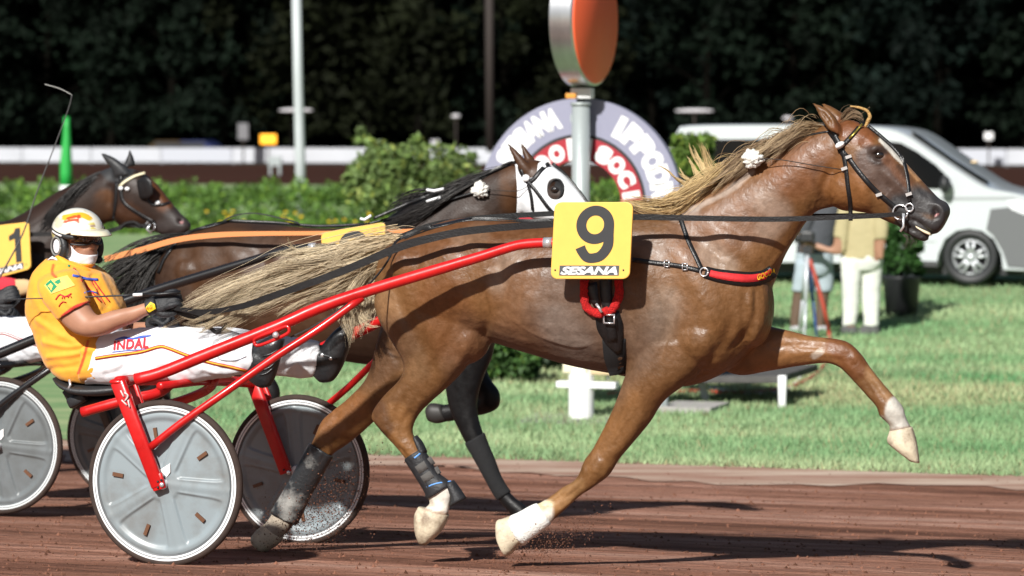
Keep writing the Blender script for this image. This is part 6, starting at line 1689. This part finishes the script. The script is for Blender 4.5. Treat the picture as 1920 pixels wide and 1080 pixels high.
# the long hedge
hc2 = []
for i in range(190):
    x = -60 + i * 7.6; hc2.append((x, 362 + 9 * math.sin(i * .9) + r.uniform(-6, 14), r.uniform(.16, .30), r.uniform(-.5, 2.5)))
    hc2.append((x + 3, r.uniform(385, 450), r.uniform(.25, .4), r.uniform(-.9, .4))); hc2.append((x + 5, r.uniform(410, 456), r.uniform(.2, .34), r.uniform(-1.3, -.6)))
hd = shrub('hedge', 'long low green hedge with small yellow flowers across the infield', 'hedge', hc2, 52000, .055, (.085, .175, .028), 42., 200)
fl = []; 
fx = [(x, y) for x, y in zip(r.uniform(380, 720, 26), r.uniform(395, 425, 26))]
M_FLOW = mat('yellow_flowers', (.75, .50, .02), rough=.7)
for x, y in fx: obj('flower', *ellipsoid(PL(x, y, 40.6), EH * .035, EL * .03, UP * .022, 8, 5), M_FLOW, hd)
bc = []
for i in range(120):
    a = r.uniform(0, 6.28); q = r.random() ** .5; bc.append((775 + 118 * q * math.cos(a), 345 + 66 * q * math.sin(a) - 10 * math.cos((775 - 700) / 60), r.uniform(.07, .20), r.uniform(-.5, .5)))
bc += [(678, 245, .06, 0), (684, 262, .08, 0), (700, 272, .1, 0), (668, 262, .06, .1), (716, 280, .12, 0), (780, 262, .07, 0), (776, 278, .08, 0), (735, 284, .12, 0), (690, 300, .14, 0), (860, 300, .12, 0), (885, 296, .08, 0), (672, 320, .12, 0)]
shrub('bush', 'leafy pale green bush beside the left rim of the finish ring', 'bush', bc, 9000, .05, (.115, .175, .05), 25., 210)
bc = [(r.uniform(885, 1000), r.uniform(630, 706), r.uniform(.07, .14), r.uniform(-.3, .5)) for i in range(60)]
shrub('low_bush', 'low dark green bush under the belly of the chestnut horse', 'bush', bc, 6000, .035, (.055, .12, .03), 14.2, 220)
bc = [(r.uniform(1000, 1064), r.uniform(660, 712), r.uniform(.08, .14), r.uniform(.5, 1.)) for i in range(24)]
shrub('low_bush', 'small dark bush left of the white foot of the finish post', 'bush', bc, 2200, .035, (.014, .030, .010), 14.8, 221)
bc = [(r.uniform(1255, 1330), r.uniform(262, 330), r.uniform(.06, .14), r.uniform(-.3, .4)) for i in range(34)]
shrub('bush', 'bright green bush seen behind the blown mane of the chestnut horse', 'bush', bc, 2600, .045, (.085, .145, .025), 19., 222)
bc = [(r.uniform(1120, 1160), r.uniform(355, 420), r.uniform(.08, .14), r.uniform(0, .5)) for i in range(20)]
shrub('bush', 'small green bush seen through the hole of the finish ring', 'bush', bc, 1800, .045, (.06, .115, .02), 24., 223)
# potted shrub beside the photographers
ps = 22.5
pb = PL(1690, 590, ps); pb[2] = gz(ps)
t = thing('potted_shrub', pb, 'leafy shrub in a black pot between the white trousers and the van', 'plant')
obj('pot', *revolve([(0, 0), (.17, 0), (.21, .42), (.225, .44), (.20, .45), (.0, .42)], pb + UP * .004, UP, EH, EL, 28), M_SEAT, t)
C = np.array([PL(x, y, ps + q) for x, y, q in zip(r.uniform(1655, 1725, 40), r.uniform(400, 510, 40), r.uniform(-.2, .2, 40))])
V, F, c = leaf_cloud(C, r.uniform(.06, .13, 40), 3000, .04, 225); obj('foliage', V, F, M_LEAFG, t, smooth=False, colors=np.array([.03, .085, .018]) * c[:, None])
obj('stem', *tube([pb + UP * .4, PL(1690, 470, ps)], .02, N=8), M_BARK, t)

# ------------------------------------------------------------------ finish post and ring sign
s_p = float(PL(1090, 790, 0) @ EL); 
def ground_hit(px, py):
    """the s of the ground seen at a pixel"""
    ss = np.linspace(-2, 120, 6000); P = PL(np.full(6000, float(px)), np.full(6000, float(py)), ss); k = np.argmax(P[:, 2] <= gz(ss) + .0)
    d = P[:, 2] - gz(ss); k = np.where(d <= 0)[0]; return ss[k[0]] if len(k) else 20.
s_p = ground_hit(1090, 788)
pb = PL(1090, 788, s_p); kp = np.linalg.norm(pb - CAMP) / FPX
t = thing('finish_post', pb, 'grey finish post with a round red target on top and a white base', 'finish post')
zc = lambda y: PL(1089, y, s_p)
obj('pole', *tube([pb, zc(500), zc(196)], 17 * kp, N=24), M_GALV, t)
obj('pole_cap', *tube([zc(198), zc(192)], 19 * kp, N=24), M_GALV, t)
bs = obj('white_base', *revolve([(0, 0), (24 * kp, 0), (24 * kp, .36), (22 * kp, .40), (17.5 * kp, .41)], pb, UP, EH, EL, 32), M_WHITE, t); auto_smooth(bs)
arm = PL(1102, 721, s_p)
bevel(obj('base_shelf', *box(arm, EH * 58 * kp, EL * .06, UP * 6 * kp), M_WHITE, t, smooth=False), .006)
bevel(obj('lamp_block', *box(PL(1083, 690, s_p), EH * 24 * kp, EL * .08, UP * 9 * kp), mat('cream_block', (.75, .70, .5), rough=.5), t, smooth=False), .01)
bevel(obj('lamp_block', *box(PL(1135, 694, s_p), EH * 24 * kp, EL * .07, UP * 8 * kp), mat('tan_block', (.62, .48, .28), rough=.5), t, smooth=False), .01)
for x in (1075, 1140): obj('shelf_stay', *tube([PL(x, 712, s_p), PL(x, 702, s_p)], .012, N=8), M_GALV, t)
bevel(obj('mount', *box(PL(1092, 175, s_p), EH * 20 * kp, EL * .05, UP * 10 * kp), M_WHITE, t, smooth=False), .01)
bevel(obj('mount', *box(PL(1076, 180, s_p) - EL * .06, EH * 10 * kp, EL * .03, UP * 5 * kp), mat('orange_bracket', (.65, .28, .04), rough=.5), t, smooth=False), .006)
obj('mount_stem', *tube([zc(196), zc(150)], 8 * kp, N=12), M_SEAT, t)
fa = np.array([math.sin(math.radians(68)), -math.cos(math.radians(68)), 0]); fe = np.cross(UP, fa)
fc = PL(1118, 38, s_p); Rd = 122 * kp
dr = obj('target_drum', *revolve([(Rd * .96, -.008), (Rd, -.02), (Rd, -.19), (Rd * .97, -.20), (0, -.20)], fc, fa, fe, UP, 72), mat('brushed_rim', (.62, .63, .64), rough=.28, metal=.9, noise=.3, nscale=5, stretch=(1, 1, .3)), t); auto_smooth(dr)
obj('target_face', *revolve([(0, .006), (Rd * .94, .004), (Rd * .965, -.006), (Rd * .96, -.010)], fc, fa, fe, UP, 72), mat('signal_red', (.92, .13, .045), rough=.5), t)
# concrete pad
pc = [PL(x, y, ground_hit(x, y)) for x, y in ((965, 797), (1215, 800), (1190, 776), (1010, 776))]
V = np.array([p2 + UP * .018 for p2 in pc] + [p2 - UP * .05 for p2 in pc]); o = recalc(obj('concrete_pad', V, [[0, 1, 2, 3], [7, 6, 5, 4], [0, 4, 5, 1], [1, 5, 6, 2], [2, 6, 7, 3], [3, 7, 4, 0]], mat('concrete', (.30, .28, .25), rough=.9, noise=.25, nscale=6), smooth=False)); o['kind'] = 'structure'
# ring sign
s_r = s_p + .16
rc = PL(1088, 382, s_r); kr = np.linalg.norm(rc - CAMP) / FPX
t = thing('ring_sign', np.array([*rc[:2], gz(s_r)]), 'big grey and red ring sign with white lettering behind the finish post', 'sign')
def ring_band(r0, r1, d0, d1, m, name, par):
    V, F = revolve([(r0, d0), (r0, d1), (r1, d1), (r1, d0)], rc, NEAR, EH, UP, 160, True); o = recalc(obj(name, V, F, m, par)); auto_smooth(o); return o
M_RING = mat('lavender_panel', (.27, .275, .37), rough=.5, noise=.05, nscale=3)
ob = ring_band(130 * kr, 197 * kr, -.05, .03, M_RING, 'outer_band', t)
ib = ring_band(82 * kr, 124 * kr, -.05, .034, mat('crimson_panel', (.36, .018, .032), rough=.5), 'inner_band', t)
ring_band(124 * kr, 130 * kr, -.05, .026, M_SEAT, 'joint', t)
for yy in (160, -100): obj('bracket', *box(rc + UP * yy * kr - EL * .07, EH * .05, EL * .03, UP * .03), M_GALV, t, smooth=False)
def arc_text(txt, a0, step, rad, hgt, par, lift, wd=None):
    for i, ch in enumerate(txt):
        TV, TF = text_mesh(ch, .085)
        a = math.radians(a0 - step * i); o = np.array([math.cos(a), math.sin(a)]); tx = np.array([math.sin(a), -math.cos(a)])
        w = (wd or hgt * .72) * (.42 if ch == 'I' else 1)
        q = o[None] * (rad + (TV[:, 1:2] - .5) * hgt) + tx[None] * ((TV[:, 0:1] - .5) * w)
        obj('lettering', rc + q[:, :1] * kr * EH + q[:, 1:2] * kr * UP + NEAR * lift, TF, M_STICK, par, smooth=False)
arc_text('SESANA', 149, 8.2, 166, 42, ob, .033, 29); arc_text('IPPODROMO', 61, 10.6, 163, 44, ob, .033, 36)
arc_text('SOCIETA', 62, 17.5, 103, 34, ib, .037, 31); arc_text('OO', 134, 19, 103, 34, ib, .037, 31)
for a in (81, 98):
    q = math.radians(a); o = math.cos(q) * EH + math.sin(q) * UP; x = math.sin(q) * EH - math.cos(q) * UP
    obj('white_bar', *box(rc + o * 103 * kr + NEAR * .034, o * 20.5 * kr, x * 8 * kr, NEAR * .003), M_STICK, ib, smooth=False)

# ------------------------------------------------------------------ van
sv = 25.8
def VP(x, y, l=0.): return PL(x, y, sv + l)
vb = VP(1640, 530); vb[2] = gz(sv)
van = thing('van', vb, 'silver white passenger van parked on the grass behind the chestnut head', 'van')
prof = catmull([(1262, 300), (1264, 262), (1270, 244), (1288, 235), (1400, 233), (1560, 234), (1650, 238), (1695, 250), (1740, 279), (1800, 320), (1852, 351), (1900, 361), (1946, 374), (1974, 396), (1984, 430), (1990, 470), (1988, 500), (1970, 508), (1940, 510)], 3).tolist()
prof += [(1886, 508), (1882, 478), (1868, 450), (1845, 434), (1820, 430), (1796, 434), (1774, 450), (1762, 478), (1758, 500), (1690, 497), (1500, 494), (1418, 494), (1414, 470), (1400, 446), (1376, 432), (1350, 430), (1326, 438), (1308, 456), (1300, 480), (1298, 494), (1264, 490), (1258, 440)]
prof = np.array(prof); n = len(prof)
NP = VP(prof[:, 0], prof[:, 1]); zz = NP[:, 2]; ins = .0 * zz + .02
L4 = [NP + EL * (ins + .05)[:, None] + (NP.mean(0) - NP) * .0, NP + EL * ins[:, None], NP + EL * (1.95 - ins)[:, None], NP + EL * (1.90 - ins)[:, None]]
ctr = NP.mean(0)
L4[0] = NP + EL * (ins - .0)[:, None]; sh_in = NP + (ctr - NP) * .02 + EL * (ins - .035)[:, None]
R = np.stack([sh_in, NP + EL * (ins + .02)[:, None], NP + EL * (1.93 - ins)[:, None], NP + (ctr - NP) * .02 + EL * (1.985 - ins)[:, None]])
V = R.reshape(-1, 3); F = []
for i in range(3):
    for j in range(n): j2 = (j + 1) % n; F.append([i * n + j, i * n + j2, (i + 1) * n + j2, (i + 1) * n + j])
F += [list(range(n))[::-1], [3 * n + j for j in range(n)]]
M_VAN = mat('silver_paint', (.60, .64, .66), rough=.28, metal=.15, coat=.7)
vbod = obj('body', V, F, M_VAN, van); recalc(vbod); auto_smooth(vbod, 30)
M_GLASS = mat('dark_glass', (.006, .007, .008), rough=.12, spec=.25)
def van_poly(pts, m, name, par, lift=.012, th=.01):
    pts = np.array(pts, float); P = VP(pts[:, 0], pts[:, 1]); zi = 0 * P[:, 2] + .02 - .035
    A = P + EL * (zi - lift)[:, None]; B = A + EL * th; n = len(pts)
    V = np.vstack([A, B]); F = [list(range(n)), [n + i for i in range(n)][::-1]] + [[i, i + n, (i + 1) % n + n, (i + 1) % n] for i in range(n)]
    return recalc(obj(name, V, F, m, par, smooth=False))
van_poly([(1284, 266), (1286, 262), (1450, 261), (1452, 350), (1284, 350)], M_GLASS, 'window', van)
van_poly([(1466, 261), (1628, 262), (1630, 351), (1466, 350)], M_GLASS, 'window', van)
wd2 = van_poly([(1648, 263), (1690, 268), (1720, 284), (1755, 309), (1778, 332), (1787, 348), (1782, 354), (1648, 352)], M_GLASS, 'window', van)
van_poly([(1646, 262), (1652, 262), (1652, 352), (1646, 352)], M_SEAT, 'pillar', wd2, .014)
obj('headrest', *ellipsoid(VP(1712, 300, .35), EH * .06, EL * .09, UP * .09), mat('red_cloth', (.5, .02, .02), rough=.8), van)
van_poly([(1258, 374), (1900, 368), (1965, 384), (1966, 390), (1900, 374), (1258, 380)], mat('shadow_gap', (.35, .37, .38), rough=.4), 'waist_line', van, .006)
van_poly([(1858, 392), (1935, 384), (1985, 420), (1990, 490), (1960, 505), (1890, 500), (1880, 470), (1862, 440), (1850, 430)], mat('grey_bumper', (.12, .125, .13), rough=.55), 'bumper', van, .014)
van_poly([(1690, 488), (1758, 490), (1758, 500), (1690, 497)], mat('dark_sill', (.05, .05, .052), rough=.6), 'sill', van, .010)
van_poly([(1888, 376), (1912, 374), (1940, 386), (1950, 400), (1920, 402), (1896, 392)], mat('headlight_glass', (.8, .82, .85), rough=.1, coat=1.), 'headlight', van, .02)
for xs in ((1640, 1640), (1458, 1458)): van_poly([(xs[0] - 1, 356), (xs[0] + 1, 356), (xs[1] + 1, 492), (xs[1] - 1, 492)], bpy.data.materials['shadow_gap'], 'door_seam', van, .005)
van_poly([(1300, 455), (1755, 452), (1755, 454), (1300, 457)], bpy.data.materials['shadow_gap'], 'body_crease', van, .005)
van_poly([(1650, 385), (1672, 384), (1672, 389), (1650, 390)], M_SEAT, 'door_handle', van, .025, .02)
mi = obj('mirror', *ellipsoid(VP(1772, 346, -.16), EH * .07, EL * .10, UP * .11, 18, 10), M_SEAT, van)
obj('mirror_arm', *tube([VP(1770, 352, -.10), VP(1768, 352, .05)], .02, N=8), M_SEAT, mi)
# windscreen, sloping between the pillars
ws = [(1704, 253), (1722, 263), (1740, 276), (1760, 290), (1780, 304), (1800, 317), (1825, 333), (1848, 347)]
A = np.array([VP(x + 2, y - 1, .16) for x, y in ws]); B = np.array([VP(x + 2, y - 1, 1.75) for x, y in ws]); up2 = (UP * .8 + EH * .5) * .05; nw = len(ws)
V = np.vstack([A + up2, B + up2]); F = [[i, i + 1, i + nw + 1, i + nw] for i in range(nw - 1)]; obj('windscreen', V, F, mat('black_windscreen', (.006, .007, .008), rough=1., spec=0), van)
obj('windscreen_glint', *ellipsoid(VP(1823, 310, .3) + up2, EH * .05, EL * .05, UP * .02, 12, 6), mat('lamp_glint', (.8, .6, .35), rough=.2), van)  # pale blob that stands for a lamp's glint on the windscreen
def van_wheel(x, y, rad, l):
    c = VP(x, y, l); k = np.linalg.norm(c - CAMP) / FPX; rr = rad * k
    w = obj('wheel', *revolve([(rr * .62, -.02), (rr * .70, -.075), (rr * .93, -.10), (rr, -.07), (rr, .09), (rr * .9, .11), (rr * .5, .10), (0, .10)], c, EL, EH, UP, 48), M_SEAT, van)
    obj('rim', *revolve([(rr * .64, -.055), (rr * .62, -.03), (rr * .58, .03), (0, .03)], c, EL, EH, UP, 40), mat('rim_dark', (.05, .05, .055), rough=.5) if 'rim_dark' not in bpy.data.materials else bpy.data.materials['rim_dark'], w)
    mb = MB(); M = mat('alloy', (.62, .65, .67), rough=.3, metal=.5) if 'alloy' not in bpy.data.materials else bpy.data.materials['alloy']
    for i in range(5):
        a = math.radians(90 + 72 * i); u = math.cos(a) * EH + math.sin(a) * UP; v = -math.sin(a) * EH + math.cos(a) * UP
        for sg in (-1, 1): mb.add(*box(c + u * rr * .33 + v * sg * rr * .085 - EL * .042, u * rr * .29 + v * sg * rr * .05, v * rr * .055, EL * .018))
    mb.add(*revolve([(rr * .60, -.058), (rr * .66, -.05), (rr * .66, -.02), (rr * .58, -.02)], c, EL, EH, UP, 40)); mb.add(*revolve([(0, -.065), (rr * .15, -.06), (rr * .16, -.02)], c, EL, EH, UP, 20))
    recalc(mb.build('spokes', M, w)); recalc(w)
van_wheel(1821, 482, 51, .10); van_wheel(1357, 478, 50, .10); van_wheel(1840, 478, 49, 1.72); van_wheel(1375, 474, 48, 1.72)
tube_u = obj('underbody', *box(VP(1620, 497, .95), EH * 2.1, EL * .75, UP * .07), M_SEAT, van, smooth=False)

# ------------------------------------------------------------------ photographers
def figure(parts, s, skin, label, clothes, base, vox=.014):
    W = [loft(p[0], s, p[1] if len(p) > 1 else 0, N=18) for p in parts]
    b = remesh(W, vox, it=4)
    X, Y = b.px.T
    o = obj('person', b.V, b.F, skin, origin=base); tag(o, label, 'person', 'photographers at the finish')
    for nm, f, m, off in clothes: obj(nm, *shell(b, f(X, Y, s - b.s), off, .004, wrinkle=noise3(b.V, 22, len(nm)) * .006), m, o)
    return o
M_SKIN2 = mat('skin', (.36, .19, .12), rough=.5)
sB = ground_hit(1625, 629)
figure([([(1582, 372, 1648, 372, .06), (1574, 388, 1658, 388, .09), (1574, 430, 1656, 430, .11), (1580, 470, 1652, 470, .11), (1578, 492, 1652, 492, .11), (1590, 506, 1640, 506, .09)],),
        ([(1605, 376, 1628, 376, .05), (1606, 356, 1628, 356, .05), (1600, 346, 1636, 346, .085), (1598, 326, 1640, 326, .10), (1602, 308, 1634, 308, .07), (1612, 301, 1624, 301, .03)],),
        ([(1578, 486, 1616, 486, .09), (1580, 530, 1612, 530, .08), (1582, 570, 1608, 570, .06), (1582, 606, 1604, 606, .05), (1578, 618, 1606, 618, .05), (1578, 625, 1610, 625, .05)], .05),
        ([(1612, 486, 1653, 486, .09), (1614, 530, 1650, 530, .08), (1618, 570, 1648, 570, .06), (1622, 606, 1646, 606, .05), (1612, 618, 1648, 618, .05), (1606, 627, 1649, 627, .05)], -.06),
        ([(1640, 384, 1662, 386, .05), (1640, 430, 1664, 430, .05), (1642, 456, 1660, 456, .035), (1642, 470, 1658, 470, .03), (1646, 486, 1656, 486, .02)], .08),
        ([(1574, 390, 1594, 384, .05), (1566, 430, 1590, 434, .05), (1560, 462, 1580, 476, .04), (1540, 458, 1544, 472, .032), (1522, 452, 1524, 464, .028), (1508, 450, 1510, 458, .02)], .10)],
       sB, M_SKIN2, 'person in khaki shirt and white trousers standing below the chestnut jaw',
       [('shirt', lambda X, Y, l: (Y > 376) & (Y < 486) & ~((X < 1576) & (Y > 446)) & ~((X > 1640) & (Y > 450) & (l > .04)), mat('khaki_shirt', (.42, .36, .20), rough=.85), .012),
        ('trousers', lambda X, Y, l: (Y > 478) & (Y < 612) & ~((X > 1640) & (Y < 488) & (l > .05)) & (X > 1574), mat('cream_trousers', (.66, .68, .62), rough=.85), .012),
        ('shoes', lambda X, Y, l: Y > 610, mat('grey_shoes', (.09, .09, .09), rough=.8), .010),
        ('hair', lambda X, Y, l: (Y < 322) | ((X < 1610) & (Y < 344)), mat('dark_hair', (.03, .02, .015), rough=.7), .012)], PL(1615, 629, sB))
sA = ground_hit(1500, 622)
figure([([(1520, 372, 1572, 384, .07), (1504, 388, 1572, 402, .10), (1498, 424, 1566, 430, .12), (1496, 468, 1560, 468, .12), (1494, 500, 1558, 500, .11), (1500, 514, 1550, 514, .09)],),
        ([(1534, 380, 1556, 384, .05), (1532, 364, 1556, 366, .05), (1524, 354, 1560, 356, .085), (1520, 336, 1562, 338, .10), (1526, 318, 1556, 319, .07)],),
        ([(1494, 492, 1530, 492, .09), (1490, 530, 1524, 530, .08), (1486, 556, 1512, 556, .06), (1482, 590, 1504, 590, .05), (1482, 612, 1500, 612, .04), (1480, 622, 1514, 622, .045)], .06),
        ([(1526, 492, 1560, 492, .09), (1528, 530, 1560, 530, .08), (1530, 556, 1554, 556, .06), (1530, 590, 1550, 590, .05), (1530, 610, 1546, 610, .04), (1528, 618, 1562, 618, .045)], -.06),
        ([(1504, 394, 1530, 400, .05), (1494, 428, 1518, 432, .045), (1496, 452, 1512, 458, .035), (1506, 450, 1520, 460, .03)], .12)],
       sA, mat('shaded_skin_legs', (.12, .075, .05), rough=.6), 'person in dark shirt and pale blue shorts behind the chest of the chestnut horse',  # shade on the legs is put into this darker skin colour
       [('shirt', lambda X, Y, l: (Y > 376) & (Y < 482) & ~((X < 1520) & (Y > 436) & (l > .09)), mat('slate_shirt', (.06, .065, .075), rough=.85), .012),
        ('shorts', lambda X, Y, l: (Y > 474) & (Y < 548), mat('blue_grey_shorts', (.36, .43, .47), rough=.85), .018),
        ('shoes', lambda X, Y, l: Y > 610, mat('pale_shoes', (.4, .4, .42), rough=.8), .010),
        ('hair', lambda X, Y, l: (Y < 338), mat('black_hair', (.02, .015, .012), rough=.7), .012)], PL(1515, 622, sA))
cs = sB - .18
t = thing('video_camera', PL(1512, 446, cs), 'small black camera held out between the two photographers', 'camera')
bevel(obj('camera_body', *box(PL(1514, 444, cs), EH * .07, EL * .05, UP * .045), M_SEAT, t, smooth=False), .008)
obj('lens', *tube([PL(1504, 446, cs), PL(1490, 447, cs)], [.035, .04], N=16), M_LEATHER, t)
obj('top_plate', *box(PL(1514, 436, cs), EH * .045, EL * .04, UP * .006), M_CHROME, t, smooth=False)
# tripod
ts = sA - .9
t = thing('tripod', np.array([*PL(1516, 640, ts)[:2], gz(ts)]), 'blue and silver tripod standing in front of the person in shorts', 'tripod')
M_TRB = mat('blue_leg', (.05, .12, .36), rough=.4); M_TRS = mat('silver_leg', (.62, .66, .70), rough=.35, metal=.3)
ap = PL(1514, 474, ts)
for x, y, dl, m in ((1508, 640, -.25, M_TRS), (1532, 640, .12, M_TRB), (1498, 628, .35, M_TRS)):
    q = PL(x, y, ts + dl); q[2] = gz(ts + dl) + .01; l1 = obj('leg', *tube([ap, ap * .45 + q * .55], .022, N=10), m, t); obj('lower_leg', *tube([ap * .5 + q * .5, q], .015, N=10), m, l1)
obj('head', *box(ap + UP * .03, EH * .05, EL * .04, UP * .04), M_SEAT, t, smooth=False)
# hose
sH = [(1140, 745), (1200, 738), (1250, 741), (1310, 738), (1380, 742), (1440, 738), (1490, 728), (1530, 706), (1552, 676), (1556, 640)]
P = np.array([PL(x, y, ground_hit(x, y)) + UP * .02 for x, y in sH] + [PL(1548, 590, ts), PL(1532, 530, ts), PL(1518, 486, ts)])
o = obj('hose', *tube(P, .021, N=10, sub=4), mat('red_hose', (.42, .06, .035), rough=.5), origin=P[0]); tag(o, 'red hose curving over the grass and up the tripod', 'hose')
P = np.array([PL(x, y, ground_hit(x, y)) + UP * .02 for x, y in ((1330, 732), (1400, 742), (1470, 738), (1500, 712), (1512, 690), (1506, 668))])
o = obj('cable', *tube(P, .014, N=8, sub=4), M_WHITE, origin=P[0]); tag(o, 'white cable lying on the grass below the outstretched foreleg', 'cable')
# low stage with white legs
sS = ground_hit(1300, 776)
t = thing('low_stage', PL(1340, 770, sS + .6), 'low grey wooden stage on white legs beside the finish post', 'stage'); z0 = gz(sS)
a = PL(1262, 712, sS + .5); c2 = PL(1462, 712, sS + .5); mid = (a + c2) / 2
bevel(obj('deck', *box(mid + EL * .7, (c2 - a) / 2, EL * .7, UP * .028), mat('weathered_deck', (.10, .095, .09), rough=.85, noise=.4, nscale=8), t, smooth=False), .008)
for x, y0, x2, y2, q in ((1222, 700, 1236, 774, 0), (1313, 704, 1326, 752, .9), (1467, 704, 1467, 752, .5)):
    A, B = PL(x, y0, sS + q), PL(x2, y2, sS + q); B[2] = gz(sS + q); obj('leg', *beam(A, B, .07, .05), M_WHITE, t)
obj('leg', *beam(PL(1246, 735, sS - .1), np.array([*PL(1247, 783, sS - .1)[:2], gz(sS)]), .06, .06), mat('grey_leg', (.22, .25, .25), rough=.6), t)
o = obj('paving_slab', *box(PL(1300, 764, sS + .1) * np.array([1, 1, 0]) + UP * (gz(sS) + .03), EH * .22, EL * .30, UP * .035), mat('pale_slab', (.42, .40, .38), rough=.9, noise=.2, nscale=8), smooth=False); tag(o, 'pale concrete slab lying in front of the low stage', 'slab')
